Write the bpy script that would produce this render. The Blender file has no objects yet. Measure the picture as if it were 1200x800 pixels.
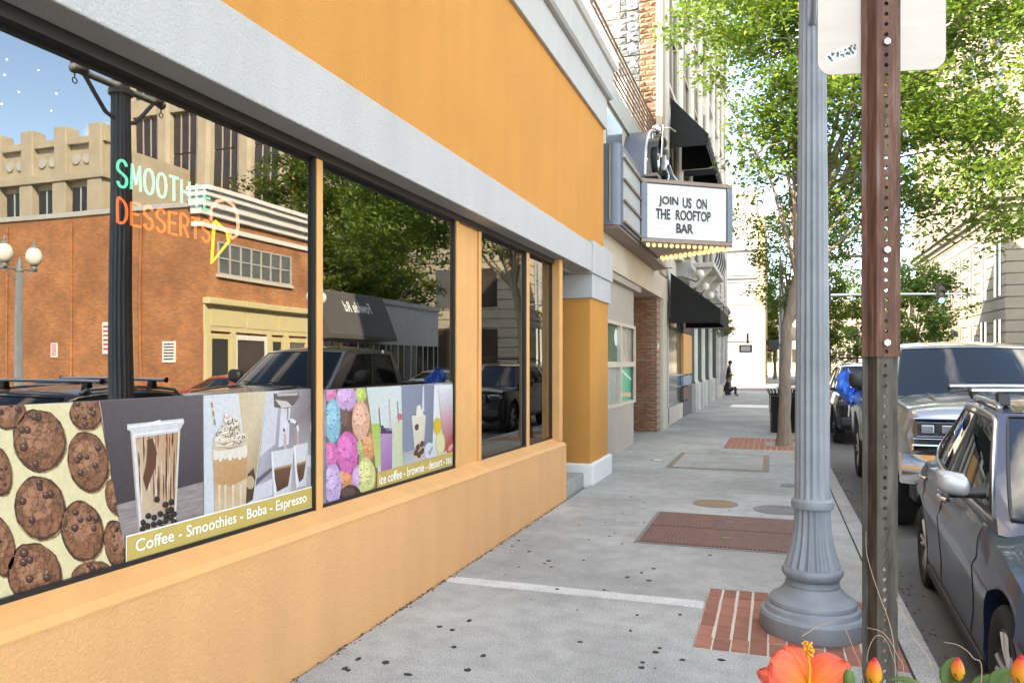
import bpy, bmesh, math, random
import numpy as np
from mathutils import Vector, Matrix, Euler
R = math.radians
scene = bpy.context.scene
COL = scene.collection
random.seed(7)

# ------------------------------------------------------------------ camera
F_PX, YAW, EYE = 893.0, math.atan(307/893.0), 1.65
cam_d = bpy.data.cameras.new('camera')
cam_d.sensor_fit = 'HORIZONTAL'; cam_d.sensor_width = 36.0
cam_d.lens = 36.0*F_PX/1200.0
cam_d.shift_y = 25.0/1200.0
cam_d.clip_start = 0.05; cam_d.clip_end = 2000
cam = bpy.data.objects.new('camera', cam_d); COL.objects.link(cam)
cam.location = (0, 0, EYE); cam.rotation_euler = (R(90), 0, YAW)
scene.camera = cam

# ------------------------------------------------------------------ sky, sun, exposure
TOSUN = Vector((-.60, -.54, .54)).normalized()
SUN_EL = math.asin(TOSUN.z)
world = bpy.data.worlds.new('World'); scene.world = world; world.use_nodes = True
wn, wl = world.node_tree.nodes, world.node_tree.links
wn.clear()
w_out = wn.new('ShaderNodeOutputWorld'); w_bg = wn.new('ShaderNodeBackground')
w_sky = wn.new('ShaderNodeTexSky'); w_sky.sky_type = 'NISHITA'; w_sky.sun_disc = False
w_sky.sun_elevation = SUN_EL; w_sky.sun_rotation = math.atan2(TOSUN.x, TOSUN.y)
w_sky.air_density = .8; w_sky.dust_density = .25; w_sky.ozone_density = 2.0
w_tc = wn.new('ShaderNodeTexCoord'); w_map = wn.new('ShaderNodeMapping')
w_map.inputs['Scale'].default_value = (1, 1, 2.2); w_map.inputs['Location'].default_value = (3.1, 2.2, .8)
w_n = wn.new('ShaderNodeTexNoise'); w_n.inputs['Scale'].default_value = 2.3; w_n.inputs['Detail'].default_value = 9
w_n.inputs['Roughness'].default_value = .56
w_r = wn.new('ShaderNodeValToRGB'); w_r.color_ramp.elements[0].position = .53; w_r.color_ramp.elements[1].position = .68
w_mix = wn.new('ShaderNodeMix'); w_mix.data_type = 'RGBA'
w_mix.inputs[7].default_value = (11.5, 11.3, 11.0, 1)
wl.new(w_tc.outputs['Generated'], w_map.inputs['Vector']); wl.new(w_map.outputs[0], w_n.inputs['Vector'])
wl.new(w_n.outputs['Fac'], w_r.inputs[0]); wl.new(w_r.outputs[0], w_mix.inputs[0])
wl.new(w_sky.outputs[0], w_mix.inputs[6]); wl.new(w_mix.outputs[2], w_bg.inputs[0])
w_bg.inputs[1].default_value = 0.15
wl.new(w_bg.outputs[0], w_out.inputs[0])

sun_d = bpy.data.lights.new('sun', 'SUN'); sun_d.energy = 3.9; sun_d.angle = R(.53); sun_d.color = (1, .93, .82)
sun = bpy.data.objects.new('sun', sun_d); COL.objects.link(sun)
sun.rotation_euler = TOSUN.to_track_quat('Z', 'Y').to_euler(); sun.location = TOSUN*60

scene.view_settings.view_transform = 'Standard'; scene.view_settings.look = 'None'
scene.view_settings.exposure = 2.7; scene.view_settings.gamma = 1.0
scene.view_settings.use_curve_mapping = False
scene.view_settings.use_white_balance = True; scene.view_settings.white_balance_temperature = 8150; scene.view_settings.white_balance_tint = 10
scene.render.engine = 'CYCLES'
scene.cycles.use_denoising = True
scene.cycles.max_bounces = 7; scene.cycles.transparent_max_bounces = 12
scene.cycles.diffuse_bounces = 3; scene.cycles.glossy_bounces = 4; scene.cycles.transmission_bounces = 4
scene.cycles.caustics_reflective = False; scene.cycles.caustics_refractive = False
scene.cycles.sample_clamp_indirect = 6.0

# ------------------------------------------------------------------ measuring helpers (photo pixel -> point on a real plane)
_S, _C = math.sin(YAW), math.cos(YAW)
def ray(u, v):
    l = (u-600.0)/F_PX
    return (l*_C-_S, l*_S+_C, (425.0-v)/F_PX)
def onX(u, v, X):
    a = ray(u, v); t = X/a[0]; return (X, a[1]*t, EYE+a[2]*t)
def onY(u, v, Y):
    a = ray(u, v); t = Y/a[1]; return (a[0]*t, Y, EYE+a[2]*t)
def onZ(u, v, z=0.0):
    a = ray(u, v); t = (z-EYE)/a[2]; return (a[0]*t, a[1]*t, z)

# ------------------------------------------------------------------ mesh builder
def lerp(a, b, t): return a+(b-a)*t
class MB:
    def __init__(s): s.v = []; s.f = []; s.m = []
    def add(s, vs, fs, m=0):
        o = len(s.v); s.v += [tuple(p) for p in vs]
        for f in fs: s.f.append([o+i for i in f]); s.m.append(m)
        return s
    def box(s, x0, x1, y0, y1, z0, z1, m=0):
        if x0 > x1: x0, x1 = x1, x0
        if y0 > y1: y0, y1 = y1, y0
        if z0 > z1: z0, z1 = z1, z0
        return s.add([(x0,y0,z0),(x1,y0,z0),(x1,y1,z0),(x0,y1,z0),(x0,y0,z1),(x1,y0,z1),(x1,y1,z1),(x0,y1,z1)],
                     [(0,3,2,1),(4,5,6,7),(0,1,5,4),(1,2,6,5),(2,3,7,6),(3,0,4,7)], m)
    def quad(s, *p, m=0): return s.add(p, [tuple(range(len(p)))], m)
    def prism(s, poly, ax, a, b, m=0):
        # poly in the two other axes (cyclic order kept x,y,z), extruded from a to b along ax
        def P(p, h):
            if ax == 'x': return (h, p[0], p[1])
            if ax == 'y': return (p[0], h, p[1])
            return (p[0], p[1], h)
        n = len(poly)
        ar = sum(poly[i][0]*poly[(i+1) % n][1]-poly[(i+1) % n][0]*poly[i][1] for i in range(n))
        if ax == 'y': ar = -ar
        if (ar < 0) != (a > b): poly = poly[::-1]
        vs = [P(p, a) for p in poly]+[P(p, b) for p in poly]
        fs = [tuple(range(n))[::-1], tuple(range(n, 2*n))]+[(i, (i+1) % n, n+(i+1) % n, n+i) for i in range(n)]
        return s.add(vs, fs, m)
    def lathe(s, prof, n=24, c=(0,0,0), ax='z', m=0, cap=True, rf=None):
        vs = []; fs = []
        for k, (r, h) in enumerate(prof):
            for i in range(n):
                a = 2*math.pi*i/n; rr = r*(rf(a, h) if rf else 1)
                p, q = rr*math.cos(a), rr*math.sin(a)
                vs.append({'z': (c[0]+p, c[1]+q, c[2]+h), 'x': (c[0]+h, c[1]+p, c[2]+q), 'y': (c[0]+q, c[1]+h, c[2]+p)}[ax])
        for k in range(len(prof)-1):
            for i in range(n):
                j = (i+1) % n; fs.append((k*n+i, k*n+j, (k+1)*n+j, (k+1)*n+i))
        if cap:
            fs.append(tuple(range(n))[::-1]); fs.append(tuple(range((len(prof)-1)*n, len(prof)*n)))
        return s.add(vs, fs, m)
    def tube(s, path, r, n=8, m=0, closed=False, cap=True):
        P = [Vector(p) for p in path]; L = len(P)
        rs = r if isinstance(r, (list, tuple)) else [r]*L
        vs = []; fs = []; up = None
        for i in range(L):
            if closed: t = P[(i+1) % L]-P[i-1]
            else: t = P[min(i+1, L-1)]-P[max(i-1, 0)]
            if t.length < 1e-9: t = Vector((0, 0, 1))
            t.normalize()
            if up is None:
                up = Vector((0, 0, 1)) if abs(t.z) < .9 else Vector((1, 0, 0))
            a = t.cross(up)
            if a.length < 1e-6: a = t.cross(Vector((1, .3, 0)))
            a.normalize(); b = a.cross(t).normalized(); up = b
            for k in range(n):
                q = 2*math.pi*k/n
                vs.append(tuple(P[i]+(a*math.cos(q)+b*math.sin(q))*rs[i]))
        for i in range(L if closed else L-1):
            j = (i+1) % L
            for k in range(n):
                l = (k+1) % n; fs.append((i*n+k, j*n+k, j*n+l, i*n+l)[::-1])
        if cap and not closed:
            fs.append(tuple(range(n))); fs.append(tuple(range((L-1)*n, L*n))[::-1])
        return s.add(vs, fs, m)
    def grid(s, fn, nu, nv, m=0, flip=False):
        vs = [fn(i/nu, j/nv) for i in range(nu+1) for j in range(nv+1)]
        fs = []
        for i in range(nu):
            for j in range(nv):
                a = i*(nv+1)+j; f = (a, a+nv+1, a+nv+2, a+1); fs.append(f[::-1] if flip else f)
        return s.add(vs, fs, m)
    def ball(s, c, r, nu=16, nv=10, m=0, sc=(1,1,1)):
        prof = [(max(1e-4, math.sin(math.pi*k/nv)), -math.cos(math.pi*k/nv)) for k in range(nv+1)]
        o = len(s.v); s.lathe(prof, nu, (0,0,0), 'z', m, cap=False)
        for i in range(o, len(s.v)):
            p = s.v[i]; s.v[i] = (c[0]+p[0]*r*sc[0], c[1]+p[1]*r*sc[1], c[2]+p[2]*r*sc[2])
        return s
    def mesh(s, name, mats, smooth=None, merge=False):
        me = bpy.data.meshes.new(name); me.from_pydata(s.v, [], s.f)
        mats = mats if isinstance(mats, (list, tuple)) else [mats]
        for m in mats: me.materials.append(m)
        if len(mats) > 1: me.polygons.foreach_set('material_index', s.m)
        if merge:
            bm = bmesh.new(); bm.from_mesh(me); bmesh.ops.remove_doubles(bm, verts=bm.verts, dist=1e-4)
            bmesh.ops.recalc_face_normals(bm, faces=bm.faces); bm.to_mesh(me); bm.free()
        if smooth is not None:
            me.polygons.foreach_set('use_smooth', [True]*len(me.polygons)); me.set_sharp_from_angle(angle=R(smooth))
        me.update(); return me
    def build(s, name, mats, parent=None, smooth=None, bevel=0, merge=False, local=False):
        return link(name, s.mesh(name, mats, smooth, merge), parent, bevel, local)

def link(name, me, parent=None, bevel=0, local=False, loc=None):
    o = bpy.data.objects.new(name, me); COL.objects.link(o)
    if parent is not None:
        o.parent = parent
        if not local: o.matrix_parent_inverse = absinv(parent)
    if loc is not None: o.location = loc
    if bevel:
        b = o.modifiers.new('bevel', 'BEVEL'); b.width = bevel; b.segments = 2; b.limit_method = 'ANGLE'; b.angle_limit = R(40)
    return o
def absmat(o):
    m = Matrix.LocRotScale(o.location, o.rotation_euler, o.scale)
    if o.parent is not None: m = absmat(o.parent) @ o.matrix_parent_inverse @ m
    return m
def absinv(o): return absmat(o).inverted()
def tag(o, label=None, cat=None, group=None, kind=None):
    if label: o['label'] = label
    if cat: o['category'] = cat
    if group: o['group'] = group
    if kind: o['kind'] = kind
    return o
def thing(name, label, cat, loc=(0,0,0), rz=0, group=None):
    o = bpy.data.objects.new(name, None); COL.objects.link(o); o.empty_display_size = .2
    o.location = loc; o.rotation_euler = (0, 0, rz)
    return tag(o, label, cat, group)
def struct(o): o['kind'] = 'structure'; return o
def copy_tree(o, parent=None):
    c = o.copy(); COL.objects.link(c)
    if parent is not None: c.parent = parent
    for ch in [k for k in ALLKIDS(o)]: copy_tree(ch, c)
    return c
def ALLKIDS(o): return list(o.children)

# ------------------------------------------------------------------ materials
def new_mat(name):
    m = bpy.data.materials.new(name); m.use_nodes = True
    return m, m.node_tree.nodes, m.node_tree.links, m.node_tree.nodes['Principled BSDF']
def mat(name, col, rough=.6, var=0., vs=4., bump=0., bs=80., bd=.004, metal=0., spec=.5, coat=0., grain=0., gs=300., rnd=0., detail=5, stretch=(1,1,1)):
    m, n, l, b = new_mat(name)
    b.inputs['Base Color'].default_value = (*col, 1); b.inputs['Roughness'].default_value = rough
    b.inputs['Metallic'].default_value = metal; b.inputs['Specular IOR Level'].default_value = spec
    if coat: b.inputs['Coat Weight'].default_value = coat; b.inputs['Coat Roughness'].default_value = .03
    if not (var or bump or grain or rnd): return m
    tc = n.new('ShaderNodeTexCoord'); mp = n.new('ShaderNodeMapping'); mp.inputs['Scale'].default_value = stretch
    l.new(tc.outputs['Object'], mp.inputs['Vector'])
    fac = None
    def mul(a, bb):
        if a is None: return bb
        q = n.new('ShaderNodeMath'); q.operation = 'MULTIPLY'; l.new(a, q.inputs[0]); l.new(bb, q.inputs[1]); return q.outputs[0]
    def rng(sock, amt):
        q = n.new('ShaderNodeMapRange'); q.inputs[1].default_value = .25; q.inputs[2].default_value = .75
        q.inputs[3].default_value = 1-amt; q.inputs[4].default_value = 1+amt; l.new(sock, q.inputs[0]); return q.outputs[0]
    if var:
        t = n.new('ShaderNodeTexNoise'); t.inputs['Scale'].default_value = vs; t.inputs['Detail'].default_value = detail; t.inputs['Roughness'].default_value = .6
        l.new(mp.outputs[0], t.inputs['Vector']); fac = rng(t.outputs['Fac'], var)
    if grain:
        t = n.new('ShaderNodeTexNoise'); t.inputs['Scale'].default_value = gs; t.inputs['Detail'].default_value = 2
        l.new(mp.outputs[0], t.inputs['Vector']); fac = mul(fac, rng(t.outputs['Fac'], grain))
    if rnd:
        oi = n.new('ShaderNodeObjectInfo'); q = n.new('ShaderNodeMapRange')
        q.inputs[3].default_value = 1-rnd; q.inputs[4].default_value = 1+rnd; l.new(oi.outputs['Random'], q.inputs[0]); fac = mul(fac, q.outputs[0])
    if fac is not None:
        vm = n.new('ShaderNodeVectorMath'); vm.operation = 'SCALE'; vm.inputs[0].default_value = col
        l.new(fac, vm.inputs['Scale']); l.new(vm.outputs[0], b.inputs['Base Color'])
    if bump:
        t = n.new('ShaderNodeTexNoise'); t.inputs['Scale'].default_value = bs; t.inputs['Detail'].default_value = 4; t.inputs['Roughness'].default_value = .6
        l.new(mp.outputs[0], t.inputs['Vector'])
        bp = n.new('ShaderNodeBump'); bp.inputs['Strength'].default_value = bump; bp.inputs['Distance'].default_value = bd
        l.new(t.outputs['Fac'], bp.inputs['Height']); l.new(bp.outputs[0], b.inputs['Normal'])
    return m
def mix_mat(name, c1, c2, c3, rough=.7, vs=6., stretch=(1,1,1), bump=.2, metal=0.):
    """three real surface colours (paint, rust, bare metal) broken up by stretched noise"""
    m, n, l, b = new_mat(name)
    tc = n.new('ShaderNodeTexCoord'); mp = n.new('ShaderNodeMapping'); mp.inputs['Scale'].default_value = stretch; l.new(tc.outputs['Object'], mp.inputs['Vector'])
    t = n.new('ShaderNodeTexNoise'); t.inputs['Scale'].default_value = vs; t.inputs['Detail'].default_value = 8; t.inputs['Roughness'].default_value = .68; l.new(mp.outputs[0], t.inputs['Vector'])
    r = n.new('ShaderNodeValToRGB'); e = r.color_ramp.elements; e[0].position = .34; e[0].color = (*c1, 1); e[1].position = .68; e[1].color = (*c3, 1); k = e.new(.5); k.color = (*c2, 1)
    l.new(t.outputs['Fac'], r.inputs[0]); l.new(r.outputs[0], b.inputs['Base Color']); b.inputs['Roughness'].default_value = rough; b.inputs['Metallic'].default_value = metal
    bp = n.new('ShaderNodeBump'); bp.inputs['Strength'].default_value = bump; bp.inputs['Distance'].default_value = .004; l.new(t.outputs['Fac'], bp.inputs['Height']); l.new(bp.outputs[0], b.inputs['Normal'])
    return m
def emis(name, col, st):
    m, n, l, b = new_mat(name); b.inputs['Base Color'].default_value = (*col, 1)
    b.inputs['Emission Color'].default_value = (*col, 1); b.inputs['Emission Strength'].default_value = st
    return m
def attr_mat(name, rough=.5, var=.12, vs=60, translucent=0, spec=.4, gain=1.):
    m, n, l, b = new_mat(name)
    a = n.new('ShaderNodeAttribute'); a.attribute_name = 'Col'
    tc = n.new('ShaderNodeTexCoord'); t = n.new('ShaderNodeTexNoise'); t.inputs['Scale'].default_value = vs; t.inputs['Detail'].default_value = 4
    l.new(tc.outputs['Object'], t.inputs['Vector'])
    q = n.new('ShaderNodeMapRange'); q.inputs[1].default_value = .25; q.inputs[2].default_value = .75; q.inputs[3].default_value = gain*(1-var); q.inputs[4].default_value = gain*(1+var)
    l.new(t.outputs['Fac'], q.inputs[0])
    vm = n.new('ShaderNodeVectorMath'); vm.operation = 'SCALE'; l.new(a.outputs['Color'], vm.inputs[0]); l.new(q.outputs[0], vm.inputs['Scale'])
    l.new(vm.outputs[0], b.inputs['Base Color']); b.inputs['Roughness'].default_value = rough; b.inputs['Specular IOR Level'].default_value = spec
    if translucent:
        tr = n.new('ShaderNodeBsdfTranslucent'); v2 = n.new('ShaderNodeVectorMath'); v2.operation = 'MULTIPLY'; v2.inputs[1].default_value = (1.5, 1.45, .9)
        l.new(vm.outputs[0], v2.inputs[0]); l.new(v2.outputs[0], tr.inputs[0])
        mx = n.new('ShaderNodeMixShader'); mx.inputs[0].default_value = translucent
        l.new(b.outputs[0], mx.inputs[1]); l.new(tr.outputs[0], mx.inputs[2]); l.new(mx.outputs[0], n['Material Output'].inputs[0])
    return m
def brick_mat(name, c1, c2, mortar, sx=.22, sz=.075, bump=.5, plane='x', rough=.85, msize=.012):
    # plane 'x': wall whose face looks along x (uses y,z); 'y': uses x,z ; 'z': uses x,y
    m, n, l, b = new_mat(name)
    tc = n.new('ShaderNodeTexCoord'); sp = n.new('ShaderNodeSeparateXYZ'); cb = n.new('ShaderNodeCombineXYZ')
    l.new(tc.outputs['Object'], sp.inputs[0])
    o = {'x': ('Y', 'Z'), 'y': ('X', 'Z'), 'z': ('X', 'Y')}[plane]
    l.new(sp.outputs[o[0]], cb.inputs[0]); l.new(sp.outputs[o[1]], cb.inputs[1])
    t = n.new('ShaderNodeTexBrick'); t.inputs['Scale'].default_value = 1
    t.inputs['Brick Width'].default_value = sx; t.inputs['Row Height'].default_value = sz; t.inputs['Mortar Size'].default_value = msize
    t.inputs['Mortar Smooth'].default_value = .2; t.inputs['Bias'].default_value = -.1
    t.inputs['Color1'].default_value = (*c1, 1); t.inputs['Color2'].default_value = (*c2, 1); t.inputs['Mortar'].default_value = (*mortar, 1)
    l.new(cb.outputs[0], t.inputs['Vector'])
    ns = n.new('ShaderNodeTexNoise'); ns.inputs['Scale'].default_value = .9; ns.inputs['Detail'].default_value = 8; l.new(tc.outputs['Object'], ns.inputs['Vector'])
    q = n.new('ShaderNodeMapRange'); q.inputs[1].default_value = .25; q.inputs[2].default_value = .75; q.inputs[3].default_value = .7; q.inputs[4].default_value = 1.3
    l.new(ns.outputs['Fac'], q.inputs[0])
    vm = n.new('ShaderNodeVectorMath'); vm.operation = 'SCALE'; l.new(t.outputs['Color'], vm.inputs[0]); l.new(q.outputs[0], vm.inputs['Scale'])
    l.new(vm.outputs[0], b.inputs['Base Color']); b.inputs['Roughness'].default_value = rough
    inv = n.new('ShaderNodeMath'); inv.operation = 'SUBTRACT'; inv.inputs[0].default_value = 1; l.new(t.outputs['Fac'], inv.inputs[1])
    bp = n.new('ShaderNodeBump'); bp.inputs['Strength'].default_value = bump; bp.inputs['Distance'].default_value = .01
    l.new(inv.outputs[0], bp.inputs['Height']); l.new(bp.outputs[0], b.inputs['Normal'])
    return m

def stucco(name, col, var=.07):
    m, n, l, b = new_mat(name)
    tc = n.new('ShaderNodeTexCoord')
    big = n.new('ShaderNodeTexNoise'); big.inputs['Scale'].default_value = 1.1; big.inputs['Detail'].default_value = 6; l.new(tc.outputs['Object'], big.inputs['Vector'])
    mp = n.new('ShaderNodeMapping'); mp.inputs['Scale'].default_value = (1, 2.2, .25); l.new(tc.outputs['Object'], mp.inputs['Vector'])
    drip = n.new('ShaderNodeTexNoise'); drip.inputs['Scale'].default_value = 2.0; drip.inputs['Detail'].default_value = 6; l.new(mp.outputs[0], drip.inputs['Vector'])
    ad = n.new('ShaderNodeMath'); ad.operation = 'ADD'; l.new(big.outputs['Fac'], ad.inputs[0]); l.new(drip.outputs['Fac'], ad.inputs[1])
    q = n.new('ShaderNodeMapRange'); q.inputs[1].default_value = .65; q.inputs[2].default_value = 1.35; q.inputs[3].default_value = 1-var*1.2; q.inputs[4].default_value = 1+var*.8
    l.new(ad.outputs[0], q.inputs[0])
    vm = n.new('ShaderNodeVectorMath'); vm.operation = 'SCALE'; vm.inputs[0].default_value = col; l.new(q.outputs[0], vm.inputs['Scale'])
    l.new(vm.outputs[0], b.inputs['Base Color']); b.inputs['Roughness'].default_value = .82; b.inputs['Specular IOR Level'].default_value = .3
    t1 = n.new('ShaderNodeTexNoise'); t1.inputs['Scale'].default_value = 62; t1.inputs['Detail'].default_value = 5; t1.inputs['Roughness'].default_value = .65; t1.inputs['Distortion'].default_value = .7
    l.new(tc.outputs['Object'], t1.inputs['Vector'])
    bp = n.new('ShaderNodeBump'); bp.inputs['Strength'].default_value = .7; bp.inputs['Distance'].default_value = .016
    l.new(t1.outputs['Fac'], bp.inputs['Height']); l.new(bp.outputs[0], b.inputs['Normal'])
    return m

def concrete(name, col, rnd=.06):
    m, n, l, b = new_mat(name)
    tc = n.new('ShaderNodeTexCoord')
    def ns(sc, d, lo, hi, rough=.6):
        t = n.new('ShaderNodeTexNoise'); t.inputs['Scale'].default_value = sc; t.inputs['Detail'].default_value = d; t.inputs['Roughness'].default_value = rough
        l.new(tc.outputs['Object'], t.inputs['Vector'])
        q = n.new('ShaderNodeMapRange'); q.inputs[1].default_value = .28; q.inputs[2].default_value = .72; q.inputs[3].default_value = lo; q.inputs[4].default_value = hi
        l.new(t.outputs['Fac'], q.inputs[0]); return q.outputs[0], t.outputs['Fac']
    a, _ = ns(.8, 7, .74, 1.18); c, _ = ns(6, 6, .82, 1.12); d, raw = ns(95, 3, .50, 1.50, .75)
    oi = n.new('ShaderNodeObjectInfo'); q = n.new('ShaderNodeMapRange'); q.inputs[3].default_value = 1-rnd; q.inputs[4].default_value = 1+rnd; l.new(oi.outputs['Random'], q.inputs[0])
    cur = q.outputs[0]
    for k in (a, c, d):
        mm = n.new('ShaderNodeMath'); mm.operation = 'MULTIPLY'; l.new(cur, mm.inputs[0]); l.new(k, mm.inputs[1]); cur = mm.outputs[0]
    vm = n.new('ShaderNodeVectorMath'); vm.operation = 'SCALE'; vm.inputs[0].default_value = col; l.new(cur, vm.inputs['Scale'])
    l.new(vm.outputs[0], b.inputs['Base Color']); b.inputs['Roughness'].default_value = .88; b.inputs['Specular IOR Level'].default_value = .3
    bp = n.new('ShaderNodeBump'); bp.inputs['Strength'].default_value = .5; bp.inputs['Distance'].default_value = .003
    l.new(raw, bp.inputs['Height']); l.new(bp.outputs[0], b.inputs['Normal'])
    return m

def glass_mat(name, refl=.5, tint=(.75,.8,.8), gcol=(1,1,1), edge=.9, rough=0.):
    m, n, l, b = new_mat(name); n.remove(b)
    tr = n.new('ShaderNodeBsdfTransparent'); tr.inputs[0].default_value = (*tint, 1)
    gl = n.new('ShaderNodeBsdfGlossy'); gl.inputs['Roughness'].default_value = rough; gl.inputs[0].default_value = (*gcol, 1)
    tc = n.new('ShaderNodeTexCoord'); wv = n.new('ShaderNodeTexNoise'); wv.inputs['Scale'].default_value = 1.1; wv.inputs['Detail'].default_value = 1; l.new(tc.outputs['Object'], wv.inputs['Vector'])
    wb_ = n.new('ShaderNodeBump'); wb_.inputs['Strength'].default_value = .06; wb_.inputs['Distance'].default_value = .02; l.new(wv.outputs['Fac'], wb_.inputs['Height']); l.new(wb_.outputs[0], gl.inputs['Normal'])
    lw = n.new('ShaderNodeLayerWeight'); lw.inputs[0].default_value = .35
    q = n.new('ShaderNodeMapRange'); q.inputs[3].default_value = refl; q.inputs[4].default_value = edge; l.new(lw.outputs['Fresnel'], q.inputs[0])
    mx = n.new('ShaderNodeMixShader'); l.new(q.outputs[0], mx.inputs[0]); l.new(tr.outputs[0], mx.inputs[1]); l.new(gl.outputs[0], mx.inputs[2])
    l.new(mx.outputs[0], n['Material Output'].inputs[0]); return m
def clear_mat(name):
    m, n, l, b = new_mat(name); n.remove(b); tr = n.new('ShaderNodeBsdfTransparent'); l.new(tr.outputs[0], n['Material Output'].inputs[0]); return m

M = {}
M['stucco'] = stucco('orange_stucco', (.55, .250, .058))
M['stucco_low'] = stucco('peach_orange_stucco', (.69, .365, .160))
M['trim_orange'] = mat('orange_trim_paint', (.64, .33, .12), .55, var=.08, vs=5)
M['white_stucco'] = stucco('white_stucco', (.44, .445, .445), .06)
M['white_paint'] = mat('white_paint', (.70, .70, .69), .6, var=.06, vs=6, bump=.2)
M['black_metal'] = mat('black_frame_metal', (.012, .012, .013), .35)
M['black_paint'] = mat('black_satin_paint', (.015, .015, .016), .4, var=.2, vs=12)
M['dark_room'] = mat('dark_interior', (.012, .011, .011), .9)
M['shop_glass'] = glass_mat('shop_window_glass', .17, (.55, .57, .57), (.94, .95, .93), .92)
M['clear'] = clear_mat('glass_edge')
M['walk'] = concrete('sidewalk_concrete', (.352, .356, .335))
M['walk_pale'] = concrete('pale_concrete', (.58, .58, .56), .02)
M['kerb'] = concrete('kerb_concrete', (.36, .36, .345), .06)
M['asphalt'] = mat('asphalt', (.115, .112, .104), .9, var=.25, vs=1.3, grain=.5, gs=220, bump=.5, bs=220, bd=.004)
M['line_paint'] = mat('road_line_paint', (.62, .62, .58), .7, var=.2, vs=14)
M['paver'] = mat('brick_paver', (.29, .12, .08), .85, var=.22, vs=14, rnd=.22, grain=.2, gs=180, bump=.3, bs=140)
M['mortar'] = mat('pale_mortar', (.55, .50, .40), .9, var=.15, vs=20)
M['rust_plate'] = mat('rusty_brown_iron', (.165, .085, .062), .7, var=.25, vs=8, grain=.2, gs=120)
M['iron'] = mat('weathered_iron', (.19, .185, .18), .6, var=.2, vs=14, metal=.3)
M['rust_cover'] = mat('tan_rust_iron', (.27, .18, .10), .75, var=.3, vs=18)
M['gum'] = mat('old_chewing_gum', (.028, .026, .025), .8)
M['lamp_paint'] = mat('grey_lamp_paint', (.205, .228, .25), .5, var=.22, vs=4, bump=.12, bs=60)
M['globe'] = mat('frosted_lamp_globe', (.78, .75, .66), .25, spec=.6)
M['galv'] = mix_mat('weathered_galvanised_steel', (.030, .024, .020), (.066, .056, .046), (.115, .10, .08), .5, 4, (9, 9, 1.6), .3, .3)
M['rust_post'] = mix_mat('rusted_steel_post', (.055, .028, .022), (.135, .055, .032), (.19, .145, .12), .72, 5, (13, 13, 1.1), .35)
M['bolt'] = mat('bright_bolt', (.6, .6, .58), .35, metal=.8)
M['sign_back'] = mat('sign_back_aluminium', (.56, .50, .44), .5, var=.08, vs=7, stretch=(1, 1, 6))
M['beige'] = mat('beige_wall_paint', (.50, .44, .36), .75, var=.08, vs=3, bump=.15, bs=120)
M['beige_dark'] = mat('taupe_wall_paint', (.36, .33, .29), .75, var=.1, vs=3, bump=.15)
M['steel_blue'] = mat('blue_grey_metal', (.115, .135, .17), .4, var=.1, vs=3, metal=.2)
M['fin'] = mat('grey_enamel_panel', (.36, .37, .37), .45, var=.08, vs=6)
M['brown_trim'] = mat('bronze_trim', (.20, .15, .125), .45, metal=.4, var=.1, vs=8)
M['sign_white'] = mat('milky_sign_panel', (.60, .605, .60), .35, var=.05, vs=5)
M['letter'] = mat('black_sign_letter', (.014, .013, .013), .45)
M['bulb'] = emis('warm_bulb', (1.0, .58, .24), .36)
M['soffit'] = mat('warm_soffit', (.42, .36, .30), .6, var=.08)
M['canvas'] = mat('black_awning_canvas', (.0075, .0085, .010), .85, var=.15, vs=4, bump=.3, bs=9, bd=.02)
M['stone_pale'] = mat('pale_limestone', (.56, .53, .47), .8, var=.12, vs=1.5, bump=.2, bs=25)
M['stone_cream'] = mat('cream_limestone', (.40, .345, .262), .8, var=.14, vs=.8, bump=.2, bs=20)
M['cream_far'] = mat('cream_facade_stone', (.285, .245, .185), .8, var=.14, vs=.8, bump=.2, bs=20)
M['stone_grey'] = mat('grey_painted_stone', (.42, .42, .41), .75, var=.12, vs=2, bump=.2, bs=30)
M['white_wall'] = mat('white_washed_wall', (.33, .325, .31), .8, var=.06, vs=.8)
M['tan'] = mat('tan_stone', (.52, .37, .22), .8, var=.15, vs=1.5)
M['win_dark'] = mat('dark_window_glass', (.02, .022, .024), .06, spec=.7)
M['win_brown'] = mat('bronze_window_glass', (.045, .035, .032), .12, spec=.7, var=.5, vs=.6)
M['win_grey'] = mat('grey_window_glass', (.10, .115, .12), .1, spec=.7, var=.3, vs=2)
M['chrome'] = mat('chrome', (.75, .75, .76), .1, metal=1.)
M['alu'] = mat('brushed_aluminium', (.62, .63, .64), .3, metal=.9)
M['rubber'] = mat('tyre_rubber', (.012, .012, .012), .85, bump=.2, bs=90)
M['plastic'] = mat('black_car_plastic', (.013, .013, .014), .5)
M['carglass'] = mat('tinted_car_glass', (.009, .012, .015), .02, spec=.55)
M['lamp_glass'] = mat('headlamp_glass', (.05, .05, .055), .08, spec=.9, coat=1., var=.6, vs=14)
M['bark'] = mat('grey_brown_bark', (.20, .155, .115), .9, var=.3, vs=9, bump=.8, bs=16, bd=.02, stretch=(3, 3, .5))
M['leaf'] = attr_mat('tree_leaves', .5, .15, 2, .42)
M['green_paint'] = mat('dark_green_paint', (.012, .035, .033), .45, var=.1)
M['brick_red'] = brick_mat('orange_brown_brick', (.52, .20, .075), (.34, .12, .05), (.32, .23, .15), .21, .075, .6, 'x')
M['brick_red_y'] = brick_mat('orange_brown_brick_side', (.50, .175, .058), (.30, .10, .038), (.30, .19, .11), .21, .075, .6, 'y')
M['brick_old_y'] = brick_mat('old_patched_brick', (.27, .115, .065), (.20, .095, .06), (.30, .225, .16), .22, .078, .9, 'y', msize=.014)
M['skin'] = mat('skin', (.30, .16, .10), .55)
def paint(name, col, metal=.35, coat=1.): return mat(name, col, .28, metal=metal, coat=coat)
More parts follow.
